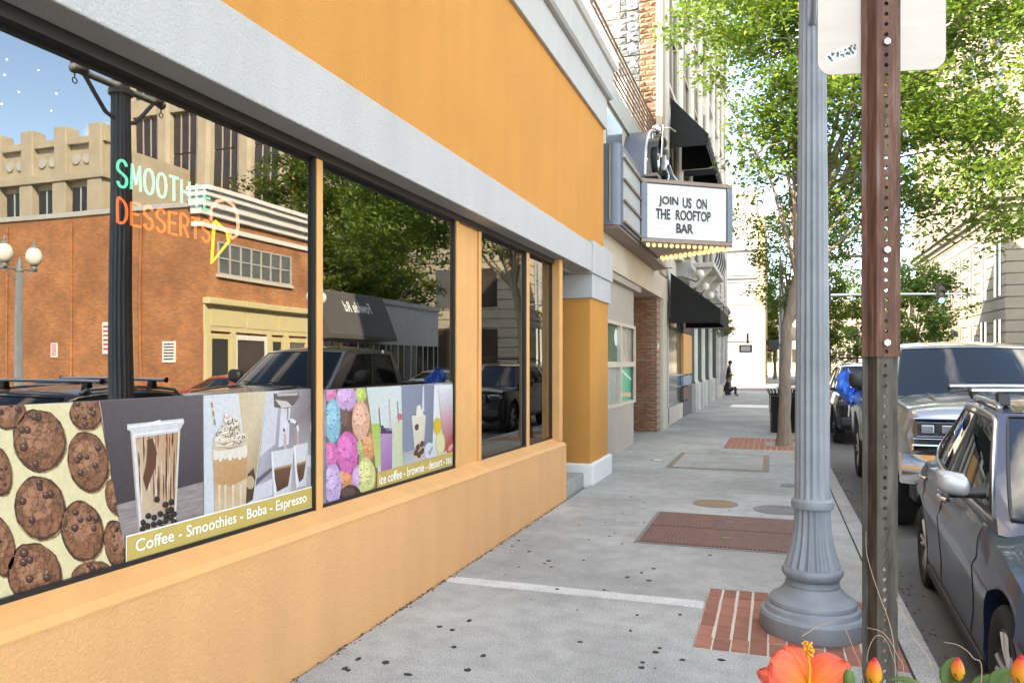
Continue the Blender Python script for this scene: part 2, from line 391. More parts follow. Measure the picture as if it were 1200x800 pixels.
M['silver_paint'] = mat('silver_mirror_paint', (.40, .40, .41), .38, metal=.5)

# ================================================================== GROUND
KX = .86          # road-side face of the near kerb
RZ = -.13         # road level
FK = 12.0         # far kerb
FB = 16.0         # far building line
struct(MB().box(-300, 300, -120, 700, -.9, -.4).build('ground', M['asphalt']))
struct(MB().box(KX, FK, -60, 300, -.35, RZ).build('road', M['asphalt']))
struct(MB().box(-90, KX-.001, 47.2, 57.5, -.35, RZ).build('cross_street', M['asphalt']))
struct(MB().box(FK+.001, 90, 47.2, 57.5, -.35, RZ).build('cross_street', M['asphalt']))
ln = MB()
for y in np.arange(-8, 44, 6.5): ln.box(3.15, 3.25, y, y+.1, RZ, RZ+.004)
for y in np.arange(-10, 45, 9): ln.box(6.9, 7.02, y, y+3, RZ, RZ+.004)
for x in np.arange(1.4, 11.6, 1.0): ln.box(x, x+.5, 44.2, 46.6, RZ, RZ+.004)
struct(ln.build('road_markings', M['line_paint']))
bed = struct(MB().box(-9, KX-.16, -20, 47.0, -.38, -.075).build('pavement_bed', mat('dark_joint_soil', (.055, .05, .044), .95, var=.3, vs=20)))

walk = struct(MB().box(-9, -2.9, 9, 47.0, -.074, -.012).build('pavement', M['walk']))
def slab(poly, m='walk'):
    b = MB().prism(poly, 'z', -.074, 0.0)
    return b.build('concrete_slab', M[m], walk, bevel=.006)
g = .004
SX0, SX1 = -2.362, KX-.165
def rect(x0, x1, y0, y1, m='walk'): slab([(x0+g, y0+g), (x1-g, y0+g), (x1-g, y1-g), (x0+g, y1-g)], m)
rect(SX0, SX1, -4, -1.2); rect(SX0, SX1, -1.2, 2.0)
slab([(SX0, 2.0+g), (SX1-g, 2.0+g), (SX1-g, 4.53), (-.45, 4.53), (-.45, 5.28), (SX0, 5.28)])
slab([(SX0, 5.283), (-.452, 5.283), (-.452, 5.437), (SX0, 5.437)], 'walk_pale')
slab([(SX0, 5.44), (-.45, 5.44), (-.45, 5.77), (SX1-g, 5.77), (SX1-g, 7.9-g), (SX0, 7.9-g)])
rect(SX0, SX1, 7.9, 10.1)
rect(-2.9, SX1, 10.1, 12.05); rect(-2.9, SX1, 12.05, 14.35); rect(-2.9, SX1, 14.35, 15.25)
rect(-2.9, -.92, 15.25, 17.6)
yy = 17.6
while yy < 46.5:
    rect(-2.9, SX1, yy, min(yy+3.0, 46.95)); yy += 3.0

kerb = struct(MB().box(KX-.15, KX-.012, -20, 46.95, -.38, -.004).build('kerb', M['kerb']))
y = -6.0
while y < 46:
    L = random.uniform(2.3, 3.1)
    MB().prism([(KX-.158, -.2), (KX, -.2), (KX-.008, -.02), (KX-.022, .004), (KX-.158, .004)], 'y', y+.005, min(y+L, 46.9)-.005).build('kerb_stone', M['kerb'], kerb)
    y += L

# brick paving around the lamp foot
patch = struct(MB().box(-.448, SX1-.006, 4.534, 5.766, -.074, -.005).build('brick_patch', M['mortar']))
bw, bl = 1.14/11, 1.232/6
bme = MB().box(0, bw-.009, 0, bl-.011, -.05, 0).mesh('brick', M['paver'])
bme2 = MB().box(0, bw-.019, 0, bl-.011, -.05, 0).mesh('brick', M['paver'])
for i in range(11):
    for j in range(6):
        wide = (i in (0, 1, 2, 8)) and j > 0
        link('brick', bme2 if wide else bme, patch, loc=(-.448+i*bw+.006+random.uniform(-.002, .002), 4.536+j*bl+.005+random.uniform(-.004, .004), random.uniform(-.002, .003)), bevel=.003)
p2 = struct(MB().box(-.916, SX1-.006, 15.254, 17.596, -.074, -.012).build('brick_patch', M['mortar']))
fb = MB()
for i in range(15):
    for j in range(22):
        x0 = -.91+i*.107; y0 = 15.26+j*.106
        if abs(x0-.2) < .45 and abs(y0-16.4) < .5: continue
        fb.box(x0, x0+.095, y0, y0+.094, -.05, random.uniform(-.002, .003))
tag(fb.build('paver', M['paver'], p2), kind='stuff')
tp = MB()
tp.box(-.30, .72-.02, 15.9, 16.95, -.05, -.004)
struct(tp.build('tree_pit_soil', mat('tree_pit_gravel', (.33, .31, .28), .95, var=.4, vs=30, bump=1, bs=60, bd=.02)))

# iron hatch in the pavement, two ribbed leaves
h = thing('pavement_hatch', 'rusty brown ribbed iron cellar hatch set in the pavement', 'hatch', (-.43, 7.75, 0))
MB().box(-1.22, .36, 6.98, 8.52, .0015, .006).build('hatch_frame', M['iron'], h)
for (a, c) in ((7.02, 7.735), (7.765, 8.48)):
    b = MB().box(-1.18, .32, a, c, .0062, .010)
    x = -1.175
    while x < .315: b.box(x, x+.018, a+.004, c-.004, .0101, .0165); x += .036
    lf = b.build('hatch_leaf', M['rust_plate'], h)
    MB().box(-.46, -.38, (a+c)/2-.03, (a+c)/2+.03, .0148, .019).build('lifting_ring', M['iron'], lf)
def cover(x, y, r, m, label, rim=True):
    t = thing('utility_cover', label, 'cover', (x, y, 0))
    MB().lathe([(r, .0012), (r, .006), (r-.02, .008), (r-.025, .0055)], 36, (x, y, 0), cap=False).build('rim', M['iron'], t, smooth=30)
    b = MB().lathe([(r-.022, .0012), (r-.022, .0065)], 36, (x, y, 0))
    n = max(2, int(r/.05))
    for k in range(1, n): b.lathe([(r*k/n, .0066), (r*k/n, .0085), (r*k/n-.014, .0085), (r*k/n-.014, .0066)], 30, (x, y, 0), cap=False)
    b.build('lid', M[m], t)
cover(-.65, 9.22, .26, 'rust_cover', 'round tan rusty utility cover beyond the iron hatch')
cover(.06, 9.06, .28, 'iron', 'large round grey manhole cover by the lamp post, beyond the hatch')
x, y, _ = onZ(927, 569); cover(x, y, .14, 'iron', 'small grey valve cover near the kerb, beyond the manhole')
x, y, _ = onZ(771, 539); cover(x, y, .11, 'white_paint', 'small white round cover in the pavement beside the vault slab')
v = thing('vault_slab', 'rectangular concrete vault slab with a double iron edge in the pavement', 'vault cover', (-.85, 13.2, 0))
MB().box(-1.62, -.07, 12.12, 14.27, .0012, .006).build('edge_frame', M['iron'], v)
MB().box(-1.58, -.11, 12.18, 14.21, .0062, .009).build('inner_frame', M['rust_cover'], v)
MB().box(-1.52, -.17, 12.25, 14.14, .0092, .012).build('lid', M['walk'], v)
pm = MB().box(-1.55, -.2, 29.4, 31.2, .002, .012)
tag(pm.build('pavement_panel', M['white_paint']), 'pale flat hatch panel lying in the far pavement', 'hatch')

# gum spots and grit: nobody could count them
gm = MB(); rg = random.Random(3)
def blob(x, y, r, z=.0012):
    n = 9; sx = rg.uniform(.7, 1.3)
    pts = [(x+r*sx*math.cos(2*math.pi*k/n)*rg.uniform(.8, 1.15), y+r/sx*math.sin(2*math.pi*k/n)*rg.uniform(.8, 1.15)) for k in range(n)]
    gm.prism(pts, 'z', z, z+.0025)
for (u, v_) in [(408,785),(420,772),(452,776),(404,783),(478,790),(515,734),(530,738),(550,727),(548,785),(532,758),(566,768),(680,752),(653,690),(708,691),(766,666),(773,759),(768,764),(753,776),(797,720),(800,773),(845,773),(752,782),(643,657),(646,664),(638,660),(684,656),(832,650),(735,676),(760,680),(600,640),(608,633),(620,646),(690,632)]:
    x, y, _ = onZ(u, v_); blob(x, y, rg.uniform(.012, .022))
for k in range(70):
    blob(rg.uniform(-2.2, .6), rg.uniform(2.8, 15), rg.uniform(.004, .016), .0014)
tag(gm.build('gum_spots', M['gum']), 'dark specks of old chewing gum on the pavement', 'gum', kind='stuff')
dm = MB()
for k in range(300):
    y = rg.uniform(2.2, 9.0); x = -2.372+abs(rg.gauss(0, .02)); r = rg.uniform(.002, .008)
    dm.prism([(x+r*math.cos(a), y+1.6*r*math.sin(a)) for a in (0, 1.3, 2.6, 3.9, 5.1)], 'z', .001, .001+r*.5)
for k in range(260):
    x = KX+abs(rg.gauss(0, .09))+.005; y = rg.uniform(3.2, 14); r = rg.uniform(.004, .014)
    dm.prism([(x+r*math.cos(a), y+1.6*r*math.sin(a)) for a in (0, 1.3, 2.6, 3.9, 5.1)], 'z', RZ+.001, RZ+.001+r*.4)
tag(dm.build('grit', mat('dirt_grit', (.10, .075, .05), .95, var=.5, vs=40)), 'dirt and leaf grit along the wall foot and gutter', 'grit', kind='stuff')

# far pavement
fw = struct(MB().box(FK+.16, 60, -30, 47.0, -.38, -.01).build('far_pavement', M['walk']))
struct(MB().box(FK, FK+.16, -30, 47.0, -.38, .0).build('far_kerb', M['kerb']))
struct(MB().box(-90, KX-.16, 57.7, 130, -.38, -.01).build('corner_pavement', M['walk']))
struct(MB().box(FK+.16, 90, 57.7, 160, -.38, -.01).build('corner_pavement', M['walk']))

# ================================================================== ORANGE STOREFRONT
W = -2.375; GP = -2.53; TF = -2.497
sh = thing('storefront_building', 'orange stucco corner storefront with white bands and big dark shop windows', 'building', (-5, 4, 0))
Y0, YE = -10.5, 8.93
# low wall: face top falls slightly along the street as in the photo
def sz(y): return .80-.011*(y-3.6)      # window bottom height
b = MB()
for (ya, yb) in ((Y0, YE),):
    pa = [(W, -.2), (W, sz(ya)-.085), (W-.03, sz(ya)-.06), (GP-.02, sz(ya)), (-3.0, sz(ya)), (-3.0, -.2)]
    pb = [(W, -.2), (W, sz(yb)-.085), (W-.03, sz(yb)-.06), (GP-.02, sz(yb)), (-3.0, sz(yb)), (-3.0, -.2)]
    n = len(pa); vs = [(p[0], ya, p[1]) for p in pa]+[(p[0], yb, p[1]) for p in pb]
    b.add(vs, [tuple(range(n)), tuple(range(n, 2*n))[::-1]]+[((i+1) % n, i, n+i, n+(i+1) % n) for i in range(n)])
b.build('low_wall', M['stucco_low'], sh)
b = MB()
vs = []
for y in (Y0, YE-.001):
    for p in ((W+.004, sz(y)-.088), (W+.004, sz(y)-.080), (W-.028, sz(y)-.053), (GP+.012, sz(y)+.004), (GP+.012, sz(y)-.03), (W-.03, sz(y)-.088)): vs.append((p[0], y, p[1]))
b.add(vs, [(0,1,2,3,4,5), (11,10,9,8,7,6)]+[((i+1) % 6, i, 6+i, 6+(i+1) % 6) for i in range(6)])
b.build('sloped_sill', M['trim_orange'], sh)
HZ = 2.83
UX = -2.36
MB().box(-9.5, UX, Y0, 10.98, 3.20, 5.06).build('upper_wall', M['stucco'], sh)
MB().box(-2.75, -2.325, Y0, 10.08, 2.885, 3.262).build('white_band', M['white_stucco'], sh, bevel=.008)
MB().box(-2.95, -2.30, 10.06, 11.36, 2.86, 3.30).build('band_end_block', M['white_stucco'], sh, bevel=.008)
co = MB()
co.box(-9.5, -2.315, Y0, 11.02, 5.062, 5.50)
co.build('lower_cornice', M['white_stucco'], sh, bevel=.01)
co = MB()
co.prism([(-9.5, 5.502), (-2.26, 5.502), (-2.23, 5.53), (-2.23, 5.90), (-2.26, 5.92), (-9.5, 5.92)], 'y', Y0, 11.07)
uc = co.build('upper_cornice', M['white_stucco'], sh)
MB().prism([(-9.5, 5.922), (-2.20, 5.922), (-2.16, 5.95), (-2.16, 6.12), (-9.5, 6.12)], 'y', Y0, 11.10).build('coping', M['white_paint'], uc)
# pillar at the entrance
MB().box(-2.95, -2.36, 10.15, 11.30, .27, 2.56).build('pillar', M['stucco'], sh, bevel=.01)
MB().box(-2.97, -2.325, 10.12, 11.34, 2.53, 2.862).build('pillar_cap', M['white_stucco'], sh, bevel=.01)
MB().box(-3.0, -2.31, 10.08, 11.38, -.05, .28).build('pillar_foot', M['white_paint'], sh, bevel=.02)
MB().box(-4.2, -2.44, 8.94, 10.10, -.2, .16).build('entrance_step', M['walk'], sh, bevel=.01)
MB().box(-9.4, -2.60, 8.94, 10.1, 2.86, 3.1).build('entrance_ceiling', M['beige_dark'], sh)
MB().box(-4.3, -4.2, 8.94, 11.3, -.05, 2.86).build('entrance_door', M['black_metal'], sh)
MB().box(-4.19, -2.56, 8.86, 8.93, .70, 2.87).build('entrance_side_wall', M['stucco_low'], sh)
# dark room behind the glass (closed box seen from inside)
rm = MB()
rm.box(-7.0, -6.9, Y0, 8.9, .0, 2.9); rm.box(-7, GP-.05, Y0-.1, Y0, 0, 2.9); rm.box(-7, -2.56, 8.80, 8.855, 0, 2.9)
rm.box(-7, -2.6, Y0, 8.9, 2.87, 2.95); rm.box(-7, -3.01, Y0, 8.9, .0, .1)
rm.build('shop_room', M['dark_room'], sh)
# frames: black head and uprights, orange cover strips
hd = MB().box(GP-.05, GP+.045, Y0, 8.80, HZ, 2.884)
hd.build('window_head', M['black_metal'], sh)
def pane(ya, yb):
    b = MB()
    x1, x0 = GP, GP-.008
    za, zb = sz(ya)+.003, sz(yb)+.003
    vs = [(x0,ya,za),(x1,ya,za),(x1,yb,zb),(x0,yb,zb),(x0,ya,HZ+.01),(x1,ya,HZ+.01),(x1,yb,HZ+.01),(x0,yb,HZ+.01)]
    b.add(vs, [(1,2,6,5)], 0); b.add(vs, [(0,3,2,1),(4,5,6,7),(0,1,5,4),(2,3,7,6),(3,0,4,7)], 1)
    return b.build('window_pane', [M['shop_glass'], M['clear']], sh)
pane(-10.4, -1.0); pane(-.94, 3.80); pane(3.86, 5.85); pane(6.42, 7.76); pane(7.85, 8.79)
def upright(ya, yb, name='window_post', front='trim_orange', xf=TF):
    z0 = sz((ya+yb)/2)
    o = MB().box(GP-.05, xf-.012, ya+.002, yb-.002, z0-.02, 2.884).build(name, M['black_metal'], sh)
    MB().box(xf-.0118, xf, ya, yb, z0-.03, 2.883).build('cover_strip', M[front], o, bevel=.003)
upright(-1.0, -.94, front='black_metal'); upright(3.80, 3.86)
upright(7.76, 7.85)
# flat orange panel between the second and third window
pz = sz(5.9)
pn = MB().box(GP-.06, TF-.02, 5.85, 6.42, pz-.04, 2.884).build('wall_panel', M['trim_orange'], sh)
for (a, c) in ((5.85, 5.905), (6.365, 6.42)):
    MB().box(TF-.0198, TF, a, c, pz-.045, 2.883).build('panel_edge', M['trim_orange'], pn, bevel=.004)
MB().box(GP-.05, -2.42, 8.79, 8.925, sz(8.8)-.03, 2.884).build('end_post', M['trim_orange'], sh, bevel=.004)
# narrow black gasket lines round each pane
for (a, c) in ((-.94, 3.80), (3.86, 5.85), (6.42, 7.76), (7.85, 8.79)):
    q = MB()
    q.box(GP+.001, GP+.02, a, a+.016, sz(a), HZ); q.box(GP+.001, GP+.02, c-.016, c, sz(c), HZ)
    q.add([(GP+.001,a,sz(a)),(GP+.02,a,sz(a)),(GP+.02,c,sz(c)),(GP+.001,c,sz(c)),(GP+.001,a,sz(a)+.02),(GP+.02,a,sz(a)+.02),(GP+.02,c,sz(c)+.02),(GP+.001,c,sz(c)+.02)],
          [(0,3,2,1),(4,5,6,7),(0,1,5,4),(1,2,6,5),(2,3,7,6),(3,0,4,7)])
    q.build('gasket', M['black_metal'], sh)

# ------------------------------------------------------------------ flat prints on the glass
def clip(poly, quad):
    # Sutherland-Hodgman, polygons of (u,v) in the photo's measuring pixels, quad convex
    def inside(p, a, c): return (c[0]-a[0])*(p[1]-a[1])-(c[1]-a[1])*(p[0]-a[0])
    ar = sum(quad[i][0]*quad[(i+1) % len(quad)][1]-quad[(i+1) % len(quad)][0]*quad[i][1] for i in range(len(quad)))
    sg = 1 if ar > 0 else -1
    out = poly
    for i in range(len(quad)):
        a, c = quad[i], quad[(i+1) % len(quad)]; src = out; out = []
        for k in range(len(src)):
            p, q = src[k-1], src[k]; dp, dq = sg*inside(p, a, c), sg*inside(q, a, c)
            if (dp < 0) != (dq < 0):
                t = dp/(dp-dq); out.append((p[0]+(q[0]-p[0])*t, p[1]+(q[1]-p[1])*t))
            if dq >= 0: out.append(q)
        if not out: return []
    return out
class Print:
    """flat shapes of print, each layer a hair in front of the last, measured on the glass plane"""
    def __init__(s, X): s.X = X; s.v = []; s.f = []; s.c = []; s.lay = 0
    def poly(s, pts, col, lay=None, cl=None):
        if cl: pts = clip(pts, cl)
        if len(pts) < 3: return
        if lay is None: s.lay += 1; lay = s.lay
        x = s.X+lay*.00005
        o = len(s.v)
        for p in pts:
            q = onX(p[0], p[1], GP); s.v.append((x, q[1], q[2]))
        n = len(pts)
        cols = [col]*n if not isinstance(col, list) else col
        ar = sum(s.v[o+i][1]*s.v[o+(i+1) % n][2]-s.v[o+(i+1) % n][1]*s.v[o+i][2] for i in range(n))
        idx = list(range(o, o+n))
        if ar < 0: idx = idx[::-1]
        s.f.append(idx); s.c += [cols[i] if len(cols) == n else cols[0] for i in range(n)]
    def ell(s, cx, cy, rx, ry, col, n=20, jit=0., rot=0., cl=None, rg=random):
        pts = []
        for k in range(n):
            a = 2*math.pi*k/n; j = 1+rg.uniform(-jit, jit)
            dx, dy = rx*j*math.cos(a), ry*j*math.sin(a)
            pts.append((cx+dx*math.cos(rot)-dy*math.sin(rot), cy+dx*math.sin(rot)+dy*math.cos(rot)))
        s.poly(pts, col, cl=cl)
    def grad(s, quad, ct, cb, n=1):
        s.poly(quad, [ct, ct, cb, cb])
    def build(s, name, m, parent):
        me = bpy.data.meshes.new(name); me.from_pydata(s.v, [], s.f)
        a = me.color_attributes.new('Col', 'FLOAT_COLOR', 'POINT')
        a.data.foreach_set('color', [k for c in s.c for k in (*c, 1)])
        me.materials.append(m); me.update()
        return link(name, me, parent)
M['print'] = attr_mat('poster_print', .45, .10, 45, gain=.70)
# crackled cookie print
def cookie_mat():
    m = attr_mat('cookie_print', .5, .35, 28, gain=.85); n, l = m.node_tree.nodes, m.node_tree.links
    tc = n.new('ShaderNodeTexCoord'); v = n.new('ShaderNodeTexVoronoi'); v.feature = 'DISTANCE_TO_EDGE'; v.inputs['Scale'].default_value = 26
    nn = n.new('ShaderNodeTexNoise'); nn.inputs['Scale'].default_value = 18; mx = n.new('ShaderNodeMix'); mx.data_type = 'RGBA'; mx.inputs[0].default_value = .12
    l.new(tc.outputs['Object'], nn.inputs['Vector']); l.new(tc.outputs['Object'], mx.inputs[6]); l.new(nn.outputs['Color'], mx.inputs[7]); l.new(mx.outputs[2], v.inputs['Vector'])
    q = n.new('ShaderNodeMapRange'); q.inputs[1].default_value = 0; q.inputs[2].default_value = .10; q.inputs[3].default_value = .35; q.inputs[4].default_value = 1.08; l.new(v.outputs['Distance'], q.inputs[0])
    b = n['Principled BSDF']; src = b.inputs['Base Color'].links[0].from_socket
    vm = n.new('ShaderNodeVectorMath'); vm.operation = 'SCALE'; l.new(src, vm.inputs[0]); l.new(q.outputs[0], vm.inputs['Scale']); l.new(vm.outputs[0], b.inputs['Base Color'])
    return m
M['cookie'] = cookie_mat()
def wood_mat():
    return mat('printed_wood', (.20, .17, .17), .5, var=.35, vs=9, stretch=(1, 1, 9))

def txt_mesh(body, m, size=1., extrude=0., bold=0., spacing=1., align='LEFT'):
    cu = bpy.data.curves.new('txt', 'FONT'); cu.body = body; cu.size = size; cu.extrude = extrude; cu.offset = bold; cu.space_character = spacing
    cu.resolution_u = 3
    o = bpy.data.objects.new('txt', cu); COL.objects.link(o)
    bpy.context.view_layer.update()
    me = bpy.data.meshes.new_from_object(o.evaluated_get(bpy.context.evaluated_depsgraph_get()))
    bpy.data.objects.remove(o); bpy.data.curves.remove(cu)
    me.materials.clear(); me.materials.append(m); return me
def text_on(name, body, m, parent, origin, ux, uy, w, hgt, extrude=.001, bold=0., spacing=1.):
    """text stretched into a w x hgt frame whose lower left corner is origin, along ux / uy"""
    me = txt_mesh(body, m, 1., 0., bold, spacing)
    n = len(me.vertices); co = np.zeros(n*3); me.vertices.foreach_get('co', co); co = co.reshape(-1, 3)
    mn, mx = co.min(0), co.max(0)
    ux, uy = Vector(ux), Vector(uy); nz = ux.cross(uy)
    out = []
    for p in co:
        a = (p[0]-mn[0])/(mx[0]-mn[0])*w; c = (p[1]-mn[1])/(mx[1]-mn[1])*hgt
        out.append(Vector(origin)+ux*a+uy*c+nz*extrude)
    me.vertices.foreach_set('co', [k for p in out for k in p]); me.update()
    return link(name, me, parent)

rp = random.Random(11)
PX0 = GP+.0015
po = thing('window_poster', 'cookie, boba and coffee poster on the lower half of the nearest shop window', 'poster', (GP, 1.5, .8), group='window posters')
film = MB()
ztop = 1.502
film.add([(PX0-.001, -.9, sz(-.9)+.02), (PX0-.001, 3.782, sz(3.78)+.02), (PX0-.001, 3.782, ztop), (PX0-.001, -.9, ztop)], [(0, 1, 2, 3)])
film.build('film', mat('printed_film', (.10, .09, .095), .4, var=.3, vs=12), po)
CK = [(-300, 489), (115.5, 470), (149, 663), (-300, 799)]
P1 = Print(PX0); P1.poly(CK, (.74, .66, .40))
P1.build('cream_background', M['print'], po)
cookies = [(45.6,516,31,37),(103,541,24,36),(46.6,595,30,38),(96,622,25,36),(40,673,32,38),(101,484,20,20),(10,484,20,19),(-2,551,15,30),(0,640,17,36),(135,582,12,22),(137,639,15,30),(107,672,24,15),(-45,520,26,38),(-40,600,26,38),(-50,690,30,42)]
for (cx, cy, rx, ry) in cookies:
    c = Print(PX0+.0002)
    c.ell(cx+.8, cy+1.2, rx+.8, ry+.6, (.30, .22, .10), 28, .02, -.2, CK, rp)
    c.ell(cx, cy, rx, ry, (.075, .030, .016), 28, .035, -.2, CK, rp)
    c.ell(cx-.5, cy-1.2, rx*.93, ry*.92, (.20, .085, .042), 28, .04, -.2, CK, rp)
    c.ell(cx-rx*.12, cy-ry*.2, rx*.6, ry*.55, (.29, .135, .075), 20, .10, -.2, CK, rp)
    ck = c.build('cookie', M['cookie'], po)
    ch = Print(PX0+.0009)
    for k in range(6):
        a = rp.uniform(0, 6.28); d = math.sqrt(rp.uniform(.02, .62)); x, y = cx+rx*d*math.cos(a), cy+ry*d*math.sin(a); r = rp.uniform(3.6, 5.4)*rx/30
        ch.ell(x, y, r, r*1.05, (.028, .011, .008), 10, .05, 0, CK, rp); ch.ell(x-.6, y-.9, r*.78, r*.78, (.10, .045, .032), 10, .05, 0, CK, rp)
        ch.ell(x-1.0, y-1.6, r*.3, r*.28, (.32, .22, .19), 8, .05, 0, CK, rp)
    if ch.f: tag(ch.build('chocolate_chips', M['print'], ck), kind='stuff')
P = Print(PX0)
P.poly([(114.5,470),(116.5,470),(150,663),(147.5,663)], (.55, .38, .45)); P.lay = 2
P.poly([(117,470),(236.5,463),(238,566),(134.5,594)], [(.085,.075,.085),(.115,.105,.115),(.05,.045,.055),(.045,.04,.05)])
P.build('dark_background', M['print'], po)
wd = Print(PX0+.0002); wd.poly([(134,592),(238,564),(238.5,612),(147,640)], (.1,.1,.1)); o = wd.build('wood_table', wood_mat(), po)
# boba cup
B = Print(PX0+.0006)
B.poly([(152,503),(211,496),(205,620),(162,630)], [(.62,.55,.50),(.60,.52,.45),(.42,.30,.22),(.50,.42,.38)])
B.poly([(158,508),(209,500),(203.5,600),(166,606)], [(.60,.42,.28),(.50,.28,.15),(.50,.33,.21),(.58,.45,.33)])
for k in range(46):
    x = rp.uniform(160, 206); y0 = rp.uniform(503, 560); L = rp.uniform(8, 55); w = rp.uniform(.5, 2.0)
    x1 = x-(x-184)*.04; col = rp.choice([(.16,.055,.025),(.28,.11,.05),(.40,.20,.10),(.66,.50,.36),(.70,.58,.46),(.09,.035,.02)])
    B.poly([(x, y0), (x+w*.6, y0+1), (x1+w, y0+L*.5), (x1+w*.4, min(y0+L, 600)), (x1-w*.3, min(y0+L*.6, 590))], col)
B.poly([(172,515),(178,513),(183,530),(181,548),(176,560),(171,575),(167,560),(171,540)], (.12,.045,.025))
B.poly([(153,504),(157,504),(166,618),(162.5,620)], (.74,.70,.66))
B.poly([(208,498),(210.5,497),(205,612),(202.5,613)], (.66,.60,.54))
for (x, y) in [(167,612),(173,604),(180,606),(187,602),(194,604),(200,597),(172,616),(179,614),(186,612),(193,610),(199,606),(203,602),(183,585),(193,591),(200,588),(176,623),(190,618),(203,611),(166,619),(196,598)]:
    B.ell(x, y, 3.6, 4.0, (.018,.014,.014), 7, .1, 0, None, rp); B.ell(x-.8, y-1, 1.1, 1.1, (.07,.06,.06), 6)
cup = B.build('boba_cup', M['print'], po)
Ld = Print(PX0+.0026)
Ld.poly([(148,497),(214,490),(215,495),(213,498),(209,506),(156,513),(152,505),(148,503)], [(.62,.63,.66)]*8)
Ld.poly([(150,499),(213,492.5),(213,494),(150,501)], (.86,.87,.88)); Ld.poly([(157,508),(208,502),(208,503.5),(157,510)], (.82,.82,.83))
Ld.poly([(160,499),(187,491.5),(187,494),(165,500)], (.80,.81,.83))
Ld.build('cup_lid', M['print'], cup)
# iced coffee
I = Print(PX0)
I.lay = 3
I.poly([(238,463),(313,458.3),(296.5,592),(239,607)], [(.62,.66,.70),(.70,.71,.70),(.60,.60,.58),(.58,.62,.66)])
I.poly([(279,461),(312,459),(304,525),(296,585),(287,590),(286,520)], [(.62,.50,.33),(.66,.57,.42),(.58,.44,.26),(.35,.22,.10),(.12,.06,.03),(.62,.50,.34)])
I.poly([(290,555),(297,548),(299,560),(296,585),(288,590)], (.075,.04,.025)); I.ell(293, 565, 5, 8, (.50,.38,.24))
I.poly([(246,470),(248.5,470),(253,500),(250,500)], (.55,.52,.48))
for k in range(3): I.poly([(246.4+k*1.6,472+k*10),(248.6+k*1.6,471+k*10),(249.6+k*1.6,477+k*10),(247.4+k*1.6,478+k*10)], (.36,.24,.12))
I.build('pale_background', M['print'], po)
G = Print(PX0+.0018)
G.poly([(248,520),(289,517),(289.5,545),(287,595),(251,604),(250,560)], [(.70,.64,.54),(.68,.60,.48),(.52,.31,.15),(.60,.47,.30),(.64,.52,.36),(.56,.34,.17)])
G.poly([(249,538),(289,534),(288,560),(270,570),(252,566)], [(.58,.36,.18),(.55,.32,.15),(.50,.28,.12),(.50,.28,.12),(.52,.30,.14)])
for k in range(7): G.ell(252+k*5.6, 531-k*.4, 3.6, 8+2*(k % 2), (.76,.71,.62), 12)
for x in (255, 262, 271, 280): G.poly([(x,568),(x+2.6,567),(x+2.4,597),(x+.4,598)], (.70,.60,.46))
gl = G.build('iced_coffee_glass', M['print'], po)
Wc = Print(PX0+.0034)
for (x, y, rx, ry, c) in [(269,520,21,6,(.62,.50,.40)),(262,514,13,8,(.70,.60,.50)),(279,513,11,8,(.66,.54,.43)),(268,505,13,8,(.70,.59,.48)),(272,498,9,7,(.66,.55,.44)),(267,492,6,6,(.68,.58,.48)),(265,487,3,4,(.66,.56,.46))]:
    Wc.ell(x, y, rx, ry, c, 16, .08, -.2, None, rp); Wc.ell(x-1, y-1.5, rx*.8, ry*.45, (.80,.73,.64), 14, .08, -.25, None, rp)
    Wc.poly([(x-rx*.9,y+ry*.4),(x,y+ry*.75),(x+rx*.9,y+ry*.1),(x+rx*.5,y+ry*.5),(x,y+ry*.95)], (.36,.20,.11))
for k in range(60):
    a = rp.uniform(0, 6.28); d = math.sqrt(rp.random()); x, y = 269+18*d*math.cos(a)*(1 if math.sin(a) > 0 else .65), 506+16*d*math.sin(a)
    Wc.ell(x, y, .75, .9, rp.choice([(.03,.02,.03),(.10,.05,.03),(.05,.06,.09),(.25,.13,.06)]), 5)
Wc.build('whipped_cream', M['print'], gl)
# espresso
E_ = Print(PX0)
E_.lay = 4
E_.poly([(313.3,458.3),(366.5,455),(366.5,575),(297,592)], [(.50,.50,.56),(.20,.17,.18),(.46,.44,.47),(.40,.38,.44)])
E_.poly([(313,459),(327,458),(322,520),(304,535)], (.60,.60,.66)); E_.poly([(330,462),(340,462),(338,520),(326,524)], (.66,.66,.72))
E_.poly([(342,500),(366.5,470),(366.5,540),(360,560),(345,540)], [(.30,.26,.27),(.15,.13,.135),(.38,.35,.36),(.46,.44,.48),(.33,.30,.33)])
E_.ell(367, 500, 4, 10, (.58,.62,.66)); E_.ell(362, 540, 5, 7, (.62,.60,.64)); E_.ell(367, 524, 4, 6, (.36,.33,.34))
E_.poly([(300,561),(318,547),(319,551),(299,569)], (.12,.11,.13)); E_.poly([(299,570),(319,560),(319,580),(297,588)], (.60,.60,.66))
E_.poly([(320,461),(350,459),(350,466),(344,474),(336,479),(321,477)], (.13,.105,.10)); E_.poly([(322,468),(336,470),(342,476),(330,478)], (.62,.56,.52)); E_.poly([(324,461),(349,460),(348,463),(325,464)], (.5,.45,.43))
E_.build('coffee_machine_background', M['print'], po)
S_ = Print(PX0+.0014)
for k in range(12):
    a0, a1 = math.pi*(1-k/11.), math.pi*(1-(k+1)/11.)
    if k < 11: S_.poly([(340.5+9.5*math.cos(a0), 505-15*math.sin(a0)), (340.5+9.5*math.cos(a1), 505-15*math.sin(a1)), (340.5+7*math.cos(a1), 506-11.5*math.sin(a1)), (340.5+7*math.cos(a0), 506-11.5*math.sin(a0))], (.74,.73,.76) if k % 4 else (.16,.15,.16))
